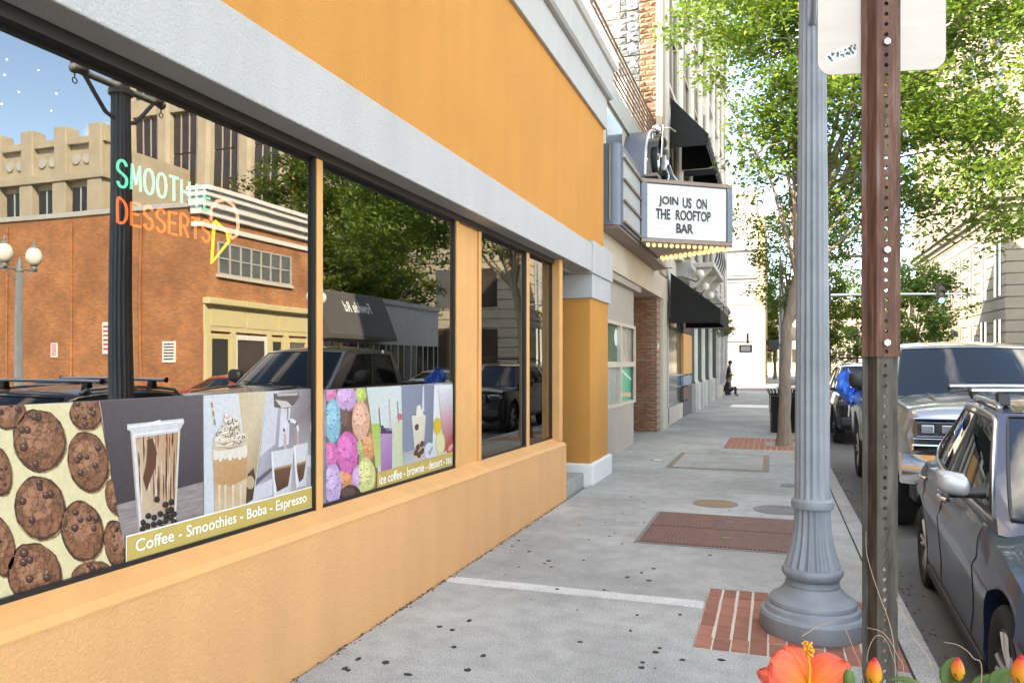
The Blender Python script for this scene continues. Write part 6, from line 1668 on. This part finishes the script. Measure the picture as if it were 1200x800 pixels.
# ---- silver pickup
p_t = paint('silver_metallic_paint', (.34, .35, .345), .55)
ST = dict(cat='pickup', L=5.85, hw=1.005, R=.415, axles=(.98, 4.72), paint=p_t, crease=.05, gap=.07, bowf=.13, bowr=.05,
    body=[(0, .88, .52, 1.07, 1.08), (.05, .94, .46, 1.15, 1.18), (.16, .978, .44, 1.21, 1.26), (.6, 1.0, .42, 1.245, 1.31), (1.3, 1.005, .40, 1.265, 1.34), (1.7, 1.005, .40, 1.27, 1.33), (3.9, 1.005, .40, 1.28, 1.30), (4.1, 1.005, .42, 1.28, 1.28), (5.5, 1.0, .46, 1.29, 1.29), (5.75, .985, .50, 1.29, 1.29), (5.85, .96, .54, 1.25, 1.25)],
    belt=[(0, 1.24), (1.6, 1.27), (3.9, 1.29)],
    cab=dict(yfb=1.56, yft=2.35, yrb=4.02, yrt=3.90, xb=.93, xt=.755, zr=1.93, df=.06, dr=.05, bf=.22, br=.02, tf=.03, tr=.02),
    panes=[[(.13,.06),(.50,.06),(.46,.88),(.20,.88)], [(.53,.06),(.90,.06),(.90,.88),(.49,.88)]])
trk = Car(ST, 'pickup_truck', 'silver pickup truck parked behind the blue grey estate car', (2.215, 8.45, RZ))
trk.mirror(2.05, 1.46, (.135, .10, .11), M['plastic'], .13)
trk.handle(2.98, 1.10, M['chrome']); trk.handle(3.85, 1.12, M['chrome'])
for sx in (-1, 1):
    trk.gap_line([(1.75, .5), (1.68, .9), (1.70, 1.2)], sx); trk.gap_line([(2.95, .48), (2.98, 1.24)], sx); trk.gap_line([(4.05, .48), (4.05, 1.25)], sx)
    b = MB(); b.prism([(.46, .0), (.46, .0)], 'x', 0, 1) if False else None
    # headlight: framed unit with inner lamps
    hx = sx*.72
    b = MB(); b.box(sx*.50, sx*.90, -.015+.02, .30, .935, 1.115); hl = trk.P('headlight', b, M['lamp_glass'], bevel=.03)
    b = MB()
    for (x0, x1, z0, z1) in ((.49, .91, 1.115, 1.135), (.49, .91, .915, .935), (.49, .51, .935, 1.115)): b.box(sx*x0, sx*x1, -.02, .05, z0, z1)
    trk.P('headlight_frame', b, M['chrome'], hl, bevel=.006)
    for q in (.60, .78): b = MB(); b.box(sx*(q-.055), sx*(q+.055), -.006, .006, .985, 1.065); trk.P('lamp', b, M['alu'], hl, bevel=.012)
    # bumper end with fog lamp
    b = MB(); b.box(sx*.58, sx*.80, -.115, -.06, .56, .72); fo = trk.P('fog_lamp_surround', b, M['plastic'], bevel=.02)
    b = MB(); b.lathe([(.055, -.008), (.055, 0)], 16, (sx*.69, -.117, .64), 'y'); trk.P('fog_lamp', b, M['lamp_glass'], fo)
    b = MB(); b.lathe([(.028, -.006), (.028, 0)], 12, (sx*.50, -.150, .60), 'y'); trk.P('parking_sensor', b, M['plastic'], fo)
# grille, chrome bars, bumper
b = MB(); b.box(-.49, .49, -.03, .06, .88, 1.15); gr = trk.P('grille', b, M['plastic'], bevel=.02)
for z in (.93, .995, 1.06, 1.12):
    b = MB(); b.box(-.48, .48, -.045, -.031, z-.012, z+.012); trk.P('grille_bar', b, M['chrome'], gr, bevel=.004)
b = MB(); b.box(-.93, .93, -.035, .1, .80, .882); trk.P('chrome_bar', b, M['chrome'], bevel=.02)
b = MB()
b.grid(lambda a, c: ((2*a-1)*1.0, -.10+.20*(2*a-1)**2*abs(2*a-1)-.03*math.sin(math.pi*c), lerp(.47, .77, c)), 28, 8)
b.grid(lambda a, c: ((2*a-1)*1.0, .02+.20*(2*a-1)**2*abs(2*a-1), lerp(.47, .77, c)), 28, 1, flip=True)
b.grid(lambda a, c: ((2*a-1)*1.0, lerp(-.10, .02, c)+.20*(2*a-1)**2*abs(2*a-1), .77), 28, 1); b.grid(lambda a, c: ((2*a-1)*1.0, lerp(-.10, .02, c)+.20*(2*a-1)**2*abs(2*a-1), .47), 28, 1, flip=True)
trk.P('bumper', b, M['chrome'], smooth=40)
b = MB(); b.box(-.90, .90, -.02, .3, .30, .465); trk.P('lower_valance', b, M['plastic'], bevel=.02)
b = MB(); b.box(-.16, .16, -.135, -.12, .56, .72); trk.P('number_plate', b, M['sign_white'])
b = MB(); b.prism([(.30, 1.11), (.24, 1.155), (.8, 1.232), (1.5, 1.262), (1.5, 1.23)], 'x', -.02, .02) if False else b.box(-.985, -.98, 1.3, 1.31, .8, .81)
b = MB(); b.prism([(2.62, 2.01), (2.72, 2.01), (2.76, 2.09), (2.735, 2.095)], 'x', -.02, .02); trk.P('roof_fin', b, M['plastic'], trk.cb)
for sx in (-1, 1):
    b = MB(); b.tube([(sx*.62, .35, 1.272), (sx*.60, .9, 1.318), (sx*.55, 1.35, 1.33)], [.012, .018, .012], 6); trk.P('hood_ridge', b, p_t, trk.bo, smooth=60)
    b = MB(); b.box(sx*.90, sx*.985, 5.70, 5.84, .85, 1.22); trk.P('tail_light', b, mat('tail_red', (.35, .01, .01), .2, coat=1), bevel=.02)
b = MB(); b.box(-.90, .90, 4.08, 5.78, 1.292, 1.315); trk.P('bed_cover', b, M['plastic'], bevel=.01)
for ch in trk.t.children:
    if not ch.name.startswith('wheel') or ch.name.startswith('wheel_well'): ch.location.z += .10
# ---- black off-roader
p_b = paint('black_car_paint', (.008, .008, .009), .2)
SB = dict(cat='car', L=4.85, hw=.965, R=.375, axles=(.90, 3.82), paint=p_b, crease=.04, gap=.06, bowf=.16, bowr=.10, cladding=True,
    body=[(0, .80, .45, .92, .94), (.06, .88, .36, 1.02, 1.05), (.2, .93, .32, 1.07, 1.11), (.7, .96, .30, 1.10, 1.16), (1.4, .965, .30, 1.13, 1.19), (3.0, .965, .30, 1.16, 1.2), (4.3, .955, .32, 1.18, 1.2), (4.7, .92, .38, 1.15, 1.18), (4.85, .84, .48, .98, 1.0)],
    belt=[(0, 1.05), (1.4, 1.125), (4.6, 1.19)],
    cab=dict(yfb=1.40, yft=2.12, yrb=4.62, yrt=4.30, xb=.89, xt=.69, zr=1.76, df=.07, dr=.08, bf=.22, br=.06, tf=.03, tr=.04),
    panes=[[(.12,.06),(.42,.06),(.37,.88),(.16,.88)], [(.44,.06),(.71,.06),(.70,.88),(.39,.88)], [(.73,.06),(.95,.10),(.93,.84),(.72,.88)]])
suv = Car(SB, 'off_roader', 'black off roader with roof rack parked behind the silver pickup', (2.20, 17.6, RZ))
suv.mirror(1.85, 1.24, (.12, .09, .09), p_b, .06); suv.handle(2.7, 1.03); suv.handle(3.6, 1.05)
b = MB(); b.box(-.56, .56, -.02, .05, .80, 1.0); gr = suv.P('grille', b, M['plastic'], bevel=.02)
for k in range(7):
    b = MB(); x = (k-3)*.15; b.tube([(x-.055, -.028, .825), (x+.055, -.028, .825), (x+.055, -.028, .975), (x-.055, -.028, .975)], .008, 5, closed=True); suv.P('grille_slot', b, M['chrome'], gr)
for sx in (-1, 1):
    b = MB(); b.box(sx*.60, sx*.88, .0, .22, .86, .99); suv.P('headlight', b, M['lamp_glass'], bevel=.03)
    b = MB(); b.tube([(sx*.62, 2.2, 1.80), (sx*.64, 2.5, 1.86), (sx*.64, 4.0, 1.85), (sx*.62, 4.3, 1.76)], .018, 6); suv.P('roof_rail', b, M['plastic'], suv.cb)
b = MB(); b.box(-.86, .86, -.03, .1, .44, .62); suv.P('bumper', b, M['plastic'], bevel=.03)
for y in (2.6, 3.7): b = MB(); b.tube([(-.66, y, 1.90), (.66, y, 1.90)], .02, 8); suv.P('roof_bar', b, M['plastic'])
# ---- simple saloons across the street, seen only in the glass
def saloon(label, col, loc, rz=0):
    pt = paint('car_paint_'+label.split()[0], col, .3)
    SS = dict(L=4.5, hw=.90, R=.32, axles=(.88, 3.60), paint=pt, crease=.03,
        body=[(0, .62, .36, .52, .54), (.08, .78, .24, .62, .66), (.3, .86, .19, .72, .80), (1.0, .895, .18, .82, .93), (1.5, .90, .18, .88, .98), (3.2, .90, .18, .93, .98), (3.9, .89, .2, .95, 1.04), (4.3, .85, .26, .93, 1.02), (4.45, .76, .34, .80, .86), (4.5, .66, .42, .66, .70)],
        belt=[(0, .8), (1.4, .89), (3.9, .96)], cab=dict(yfb=1.35, yft=2.15, yrb=3.95, yrt=3.15, xb=.82, xt=.58, zr=1.40, df=.06, dr=.07, bf=.24, br=.18, tf=.03, tr=.05),
        panes=[[(.12,.06),(.50,.06),(.46,.88),(.17,.88)], [(.52,.06),(.86,.08),(.80,.86),(.48,.88)]])
    c = Car(SS, 'saloon_car', label, loc, rz); c.mirror(1.6, .98, (.10, .08, .07), pt, .04)
    for sx in (-1, 1):
        b = MB(); b.ball((sx*.62, .22, .62), .14, 12, 8, sc=(1.2, .7, .5)); c.P('headlight', b, M['lamp_glass'], smooth=60)
    return c
saloon('red saloon car mirrored low in the nearest window by the cream shopfront', (.42, .025, .018), (10.95, 22.4, RZ), math.pi)
saloon('dark saloon car mirrored low in the nearest window below the dark post', (.012, .013, .016), (10.95, 16.6, RZ), math.pi)
saloon('white saloon car mirrored beyond the pickup in the middle window', (.62, .63, .64), (10.95, 37.5, RZ), math.pi)

# blue plastic sheet over the tail corner of the pickup
bs = thing('blue_plastic_sheet', 'crumpled blue plastic sheet draped over the tail corner of the pickup', 'plastic sheet', (1.22, 13.4, 1.2))
rs = random.Random(4)
def crump(a, c):
    ang = a*2*math.pi; r = (.06+.16*math.sin(math.pi*min(1, c*1.05)))*(1+.28*math.sin(3*ang+6*c)+.16*math.sin(7*ang-9*c))
    return (1.16+r*.7*math.cos(ang)-.05*c, 13.45+r*1.3*math.sin(ang)-.30*(1-c)**1.5+.12, .98+.56*c+.03*math.sin(5*ang))
b = MB(); b.grid(crump, 36, 14); b.build('sheet', mat('blue_plastic', (.015, .13, .55), .3, var=.2, vs=9), bs, smooth=25, merge=True)
MB().tube([(1.13, 13.2, .98), (1.12, 13.17, .80)], .012, 6).build('white_tie', M['white_paint'], bs)

# ================================================================== PEOPLE BY THE WALL
def skin_mesh(name, verts, edges, radii, m, parent, sub=1):
    me = bpy.data.meshes.new(name); me.from_pydata(verts, edges, [])
    o = bpy.data.objects.new(name, me); COL.objects.link(o)
    md = o.modifiers.new('s', 'SKIN'); sv = me.skin_vertices[0].data
    for i, r in enumerate(radii): sv[i].radius = (r, r)
    sv[0].use_root = True
    o.modifiers.new('u', 'SUBSURF').levels = sub
    bpy.context.view_layer.update()
    m2 = bpy.data.meshes.new_from_object(o.evaluated_get(bpy.context.evaluated_depsgraph_get())); bpy.data.objects.remove(o)
    m2.materials.clear(); m2.materials.append(m); m2.polygons.foreach_set('use_smooth', [True]*len(m2.polygons))
    return link(name, m2, parent)
def person(label, J, shirt, trouser, hair, loc):
    t = thing('person', label, 'person', loc)
    names = ['pelvis','waist','chest','neck','head','crown','ls','le','lw','lh','rs','re','rw','rh','lhip','lk','la','lt','rhip','rk','ra','rt']
    rad = dict(pelvis=.13, waist=.12, chest=.14, neck=.055, head=.095, crown=.075, ls=.06, le=.045, lw=.032, lh=.04, rs=.06, re=.045, rw=.032, rh=.04, lhip=.095, lk=.06, la=.04, lt=.04, rhip=.095, rk=.06, ra=.04, rt=.04)
    E = [('pelvis','waist'),('waist','chest'),('chest','neck'),('neck','head'),('head','crown'),('chest','ls'),('ls','le'),('le','lw'),('lw','lh'),('chest','rs'),('rs','re'),('re','rw'),('rw','rh'),('pelvis','lhip'),('lhip','lk'),('lk','la'),('la','lt'),('pelvis','rhip'),('rhip','rk'),('rk','ra'),('ra','rt')]
    o = Vector(loc)
    V = [tuple(o+Vector(J[n])) for n in names]
    skin_mesh('body', V, [(names.index(a), names.index(b)) for a, b in E], [rad[n] for n in names], M['skin'], t)
    def cloth(nm, ns, es, grow, m): skin_mesh(nm, [tuple(o+Vector(J[n])) for n in ns], [(ns.index(a), ns.index(b)) for a, b in es], [rad[n]+grow for n in ns], m, t)
    cloth('shirt', ['waist','pelvis','chest','ls','le','rs','re'], [('waist','pelvis'),('waist','chest'),('chest','ls'),('ls','le'),('chest','rs'),('rs','re')], .022, shirt)
    cloth('trousers', ['pelvis','lhip','lk','la','rhip','rk','ra'], [('pelvis','lhip'),('lhip','lk'),('lk','la'),('pelvis','rhip'),('rhip','rk'),('rk','ra')], .018, trouser)
    h = Vector(J['head'])+o; c = Vector(J['crown'])+o; q = h.lerp(c, .65)
    MB().ball(tuple(q+Vector((0, .02, .02))), .115, 14, 10, sc=(.95, 1.05, 1.0)).build('hair', hair, t, smooth=60)
    for n in ('lt', 'rt'): MB().ball(tuple(o+Vector(J[n])), .07, 12, 8, sc=(.7, 1.6, .55)).build('shoe', M['plastic'], t, smooth=60)
seat = dict(pelvis=(0,0,.20), waist=(.02,-.02,.38), chest=(.08,-.05,.60), neck=(.13,-.08,.78), head=(.17,-.12,.90), crown=(.18,-.12,1.03), ls=(.10,-.24,.69), le=(.22,-.30,.45), lw=(.40,-.22,.42), lh=(.47,-.18,.43), rs=(.10,.14,.69), re=(.22,.20,.45), rw=(.40,.06,.42), rh=(.46,.02,.43), lhip=(.08,-.11,.19), lk=(.48,-.16,.46), la=(.46,-.16,.07), lt=(.56,-.18,.05), rhip=(.08,.11,.19), rk=(.48,.12,.46), ra=(.46,.12,.07), rt=(.56,.12,.05))
stand = dict(pelvis=(0,0,.92), waist=(0,0,1.08), chest=(.02,0,1.30), neck=(.03,-.01,1.48), head=(.06,-.04,1.58), crown=(.07,-.04,1.70), ls=(.0,-.20,1.40), le=(.05,-.26,1.14), lw=(.20,-.18,1.00), lh=(.27,-.15,.98), rs=(.0,.20,1.40), re=(.05,.26,1.14), rw=(.20,.16,1.02), rh=(.27,.12,1.0), lhip=(0,-.10,.90), lk=(.04,-.11,.50), la=(0,-.12,.09), lt=(.08,-.13,.05), rhip=(0,.10,.90), rk=(.04,.11,.50), ra=(0,.12,.09), rt=(.08,.13,.05))
person('person in dark purple clothes sitting low against the stone wall', seat, mat('plum_cloth', (.035, .022, .038), .9), mat('dark_cloth', (.018, .016, .02), .9), M['plastic'], (-2.28, 39.6, 0))
person('person in black shirt standing against the wall behind the seated one', stand, mat('black_cloth', (.012, .011, .011), .9), mat('brown_cloth', (.10, .06, .04), .9), M['plastic'], (-2.22, 41.2, 0))

# ================================================================== HIBISCUS IN FRONT OF THE CAMERA
pl = thing('planter', 'round dark street planter holding the orange hibiscus at the bottom edge', 'planter', (.12, 1.12, 0))
MB().lathe([(.24,0),(.30,.08),(.36,.50),(.40,.60),(.40,.66),(.35,.66),(.33,.60)], 32, (.12, 1.12, 0)).build('pot', M['black_paint'], pl, smooth=35)
MB().lathe([(.34,.60),(.33,.61)], 24, (.12, 1.12, 0)).build('soil', M['bark'], pl)
hi = thing('hibiscus_plant', 'orange and coral hibiscus bloom with yellow stamen at the bottom edge', 'flower', (.12, 1.12, .6))
M['petal'] = attr_mat('hibiscus_petal', .45, .06, 60, .35)
M['hleaf'] = attr_mat('hibiscus_leaf', .4, .2, 40, .25)
def colmesh(name, vs, fs, cs, m, parent):
    me = bpy.data.meshes.new(name); me.from_pydata(vs, [], fs); a = me.color_attributes.new('Col', 'FLOAT_COLOR', 'POINT'); a.data.foreach_set('color', [k for c in cs for k in (*c, 1)])
    me.materials.append(m); me.polygons.foreach_set('use_smooth', [True]*len(me.polygons)); me.update()
    o = link(name, me, parent); sd = o.modifiers.new('t', 'SOLIDIFY'); sd.thickness = .0007; return o
rg2 = random.Random(2)
def petal(center, dirv, nrm_, L, Wd, seed, curl=.25):
    d = Vector(dirv).normalized(); nz = Vector(nrm_); nz = (nz-d*nz.dot(d)).normalized(); sd = d.cross(nz)
    nu, nv = 22, 26; vs = []; cs = []; fs = []; rr = random.Random(seed); ph = rr.uniform(0, 6)
    for i in range(nu+1):
        a = i/nu
        wid = Wd*(.10+.90*math.sin(math.pi*min(1, a*.80+.03))**.9)
        if a > .8: wid *= math.sqrt(max(.02, 1-((a-.8)/.22)**2))
        for j in range(nv+1):
            w = 2*j/nv-1
            ruff = (a**2)*(.0045*math.sin(w*9+ph)+.003*math.sin(w*17+2*ph+a*4))*abs(w)**.4
            p = Vector(center)+d*(L*(a-.06*w*w*a))+sd*(wid*w*.5)+nz*(-curl*L*a*a*.8+.10*L*math.sin(a*2.2)-.18*wid*w*w+ruff)
            vs.append(tuple(p))
            vein = .06*math.sin(w*38*(.4+.6*a)+ph)
            e = min(1, max(0, (a-.22)/.6)); e2 = min(1, abs(w)*.6+a*.55)
            c0 = (.80, .30, .02); c1 = (.80, .25, .07); c2 = (.80, .12, .11)
            c = [lerp(lerp(c0[k], c1[k], e), c2[k], e2*.75)*(1+vein) for k in range(3)]
            if a < .16: c = [lerp(.62, c[0], a/.16), lerp(.25, c[1], a/.16), lerp(.02, c[2], a/.16)]
            cs.append(tuple(c))
    for i in range(nu):
        for j in range(nv):
            k = i*(nv+1)+j; fs.append((k, k+1, k+nv+2, k+nv+1))
    return colmesh('petal', vs, fs, cs, M['petal'], hi)
fc = Vector(onY(948, 808, 1.28))
rx = Vector((_C, _S, 0)); fy = Vector((-_S, _C, 0)); uz = Vector((0, 0, 1))
def W3(r, f, u): return rx*r+fy*f+uz*u
petal(fc, W3(-.66, -.10, .60), W3(.2, -.8, .6), .078, .074, 1, .22)
petal(fc, W3(.74, -.12, .60), W3(-.2, -.8, .6), .075, .072, 2, .22)
petal(fc, W3(-.30, .55, .80), W3(0, -.9, .4), .072, .060, 3, .15)
petal(fc, W3(-.95, .10, .42), W3(.1, -.6, .8), .080, .042, 4, .30)
petal(fc, W3(.45, .65, .55), W3(-.2, -.9, .5), .066, .062, 5, .2)
b = MB(); sp0 = fc; sp1 = fc+W3(-.003, .004, .068); b.tube([tuple(sp0), tuple(sp0.lerp(sp1, .5)+W3(.004, 0, 0)), tuple(sp1)], [.0030, .0022, .0016], 7)
for k in range(46):
    q = rg2.uniform(.72, 1.02); a = rg2.uniform(0, 6.28); p = sp0.lerp(sp1, q)+W3(.004*(1-abs(q-.5)), 0, 0); e = p+W3(math.cos(a), math.sin(a), .5)*rg2.uniform(.004, .008)
    b.tube([tuple(p), tuple(e)], .0004, 4); b.ball(tuple(e), .0021, 6, 5)
b.build('stamen', mat('orange_yellow_stamen', (.80, .33, .02), .5), hi, smooth=60)
def bud(u, v, Yd, hgt, wd, label=None):
    p = Vector(onY(u, v, Yd)); n, m_ = 14, 14; vs = []; cs = []; fs = []
    for i in range(n+1):
        a = i/n; r = wd*math.sin(math.pi*min(1, a*.93+.04))**.75*(1-.35*a)
        for j in range(m_):
            t = 2*math.pi*j/m_+a*2.2; rr = r*(1+.10*math.sin(3*t))
            q = p+W3(rr*math.cos(t), rr*math.sin(t), hgt*a); vs.append(tuple(q))
            c = (.80, .42-.36*max(0, (a-.45)/.55), .02+.05*a); cs.append(c if a < .92 else (.62, .03, .05))
    for i in range(n):
        for j in range(m_): k = (j+1) % m_; fs.append((i*m_+j, i*m_+k, (i+1)*m_+k, (i+1)*m_+j))
    o = colmesh('bud', vs, fs, cs, M['petal'], hi)
    st = MB(); st.tube([tuple(p+W3(0, 0, .002)), tuple(p+W3(.004, .01, -.08)), (.12+rg2.uniform(-.05, .05), 1.12, .60)], [.0028, .003, .005], 7); st.build('stem', mat('green_stem', (.06, .10, .025), .6), hi, smooth=60)
    for k in range(5):
        a = 2*math.pi*k/5; s0 = p+W3(0, 0, 0); s1 = p+W3(wd*1.15*math.cos(a), wd*1.15*math.sin(a), hgt*.42)
        sb_ = W3(-math.sin(a), math.cos(a), 0)*.004
        colmesh('sepal', [tuple(s0-sb_), tuple(s0+sb_), tuple(s1)], [(0, 1, 2)], [(.09,.15,.03)]*3, M['hleaf'], hi)
bud(1025, 806, 1.22, .045, .0135); bud(1123, 797, 1.26, .034, .011); bud(1197, 806, 1.2, .045, .014)
# small green bud left of the post
bud2 = Vector(onY(995, 802, 1.24)); b = MB(); b.ball(tuple(bud2+W3(0, 0, .008)), .011, 10, 8, sc=(.8, .8, 1.5)); b.build('green_bud', mat('green_bud_skin', (.10, .17, .035), .5), hi, smooth=60)
st = MB(); st.tube([tuple(fc), tuple(fc+W3(.0, .01, -.10)), (.10, 1.12, .60)], [.0035, .004, .006], 8); st.build('stem', mat('green_stem', (.06, .10, .025), .6), hi, smooth=60)
def leaf(p, dirv, L, Wd, droop=.3):
    d = Vector(dirv).normalized(); sd = d.cross(uz).normalized(); nz = sd.cross(d); vs = []; cs = []; fs = []; nu, nv = 12, 6
    for i in range(nu+1):
        a = i/nu; w_ = Wd*math.sin(math.pi*(a*.94+.05))**.8*(1-.3*a)*(1+.06*math.sin(a*34))
        for j in range(nv+1):
            w = 2*j/nv-1; q = p+d*(L*a)+sd*(w_*w*.5)+nz*(.12*w_*abs(w)-droop*L*a*a); vs.append(tuple(q)); e = .8+.4*abs(w); cs.append((.075*e, .145*e, .022*e))
    for i in range(nu):
        for j in range(nv): k = i*(nv+1)+j; fs.append((k, k+1, k+nv+2, k+nv+1))
    colmesh('leaf', vs, fs, cs, M['hleaf'], hi)
for (u, v, Yd, r_, f_, z_, L_) in ((1085, 806, 1.24, -.7, .1, .35, .05), (1110, 806, 1.26, .2, .2, .5, .05), (1140, 804, 1.25, .8, 0, .4, .055), (1165, 808, 1.22, .5, .3, .5, .05), (1100, 812, 1.2, .9, -.2, .3, .05), (950, 828, 1.28, -.5, -.4, .3, .06), (975, 826, 1.28, .7, -.3, .3, .06), (1010, 825, 1.22, -.5, -.2, .5, .05), (1040, 826, 1.2, .6, -.2, .4, .05)):
    leaf(Vector(onY(u, v, Yd)), W3(r_, f_, z_), L_, L_*.62)
# thin dry grass blades crossing the view
gs_ = thing('dry_grass', 'thin dry pinkish grass blades around the hibiscus buds', 'grass', (.2, 1.15, .6))
gm_ = mat('dry_grass_stalk', (.42, .30, .22), .7)
for pts in ([(1050,800),(1045,740),(1028,690),(1016,650),(1015,622)], [(1022,800),(1016,770),(1026,745),(1040,752),(1052,790)], [(1095,800),(1070,745),(1050,700)], [(1150,798),(1140,770),(1124,756),(1106,752)], [(940,745),(962,732),(980,728)], [(1012,800),(1000,760),(990,735)], [(1060,800),(1052,768),(1036,742),(1016,735)]):
    P = [onY(u, v, 1.25) for u, v in pts]
    e = Vector(P[0]); P = [tuple(Vector((.15, 1.13, .62)).lerp(e, .0)), tuple(Vector((.15, 1.13, .62)).lerp(e, .6)+Vector((.01, 0, .02)))]+P if pts[0][1] > 790 else P
    Q_ = []
    for i in range(len(P)-1):
        a0, a1, a2, a3 = [Vector(P[min(max(k_, 0), len(P)-1)]) for k_ in (i-1, i, i+1, i+2)]
        for q in range(6):
            t_ = q/6; Q_.append(.5*((2*a1)+(a2-a0)*t_+(2*a0-5*a1+4*a2-a3)*t_*t_+(3*a1-a0-3*a2+a3)*t_**3))
    Q_.append(Vector(P[-1])); MB().tube(Q_, [.0009-.0006*k_/len(Q_) for k_ in range(len(Q_))], 5).build('blade', gm_, gs_, smooth=60)
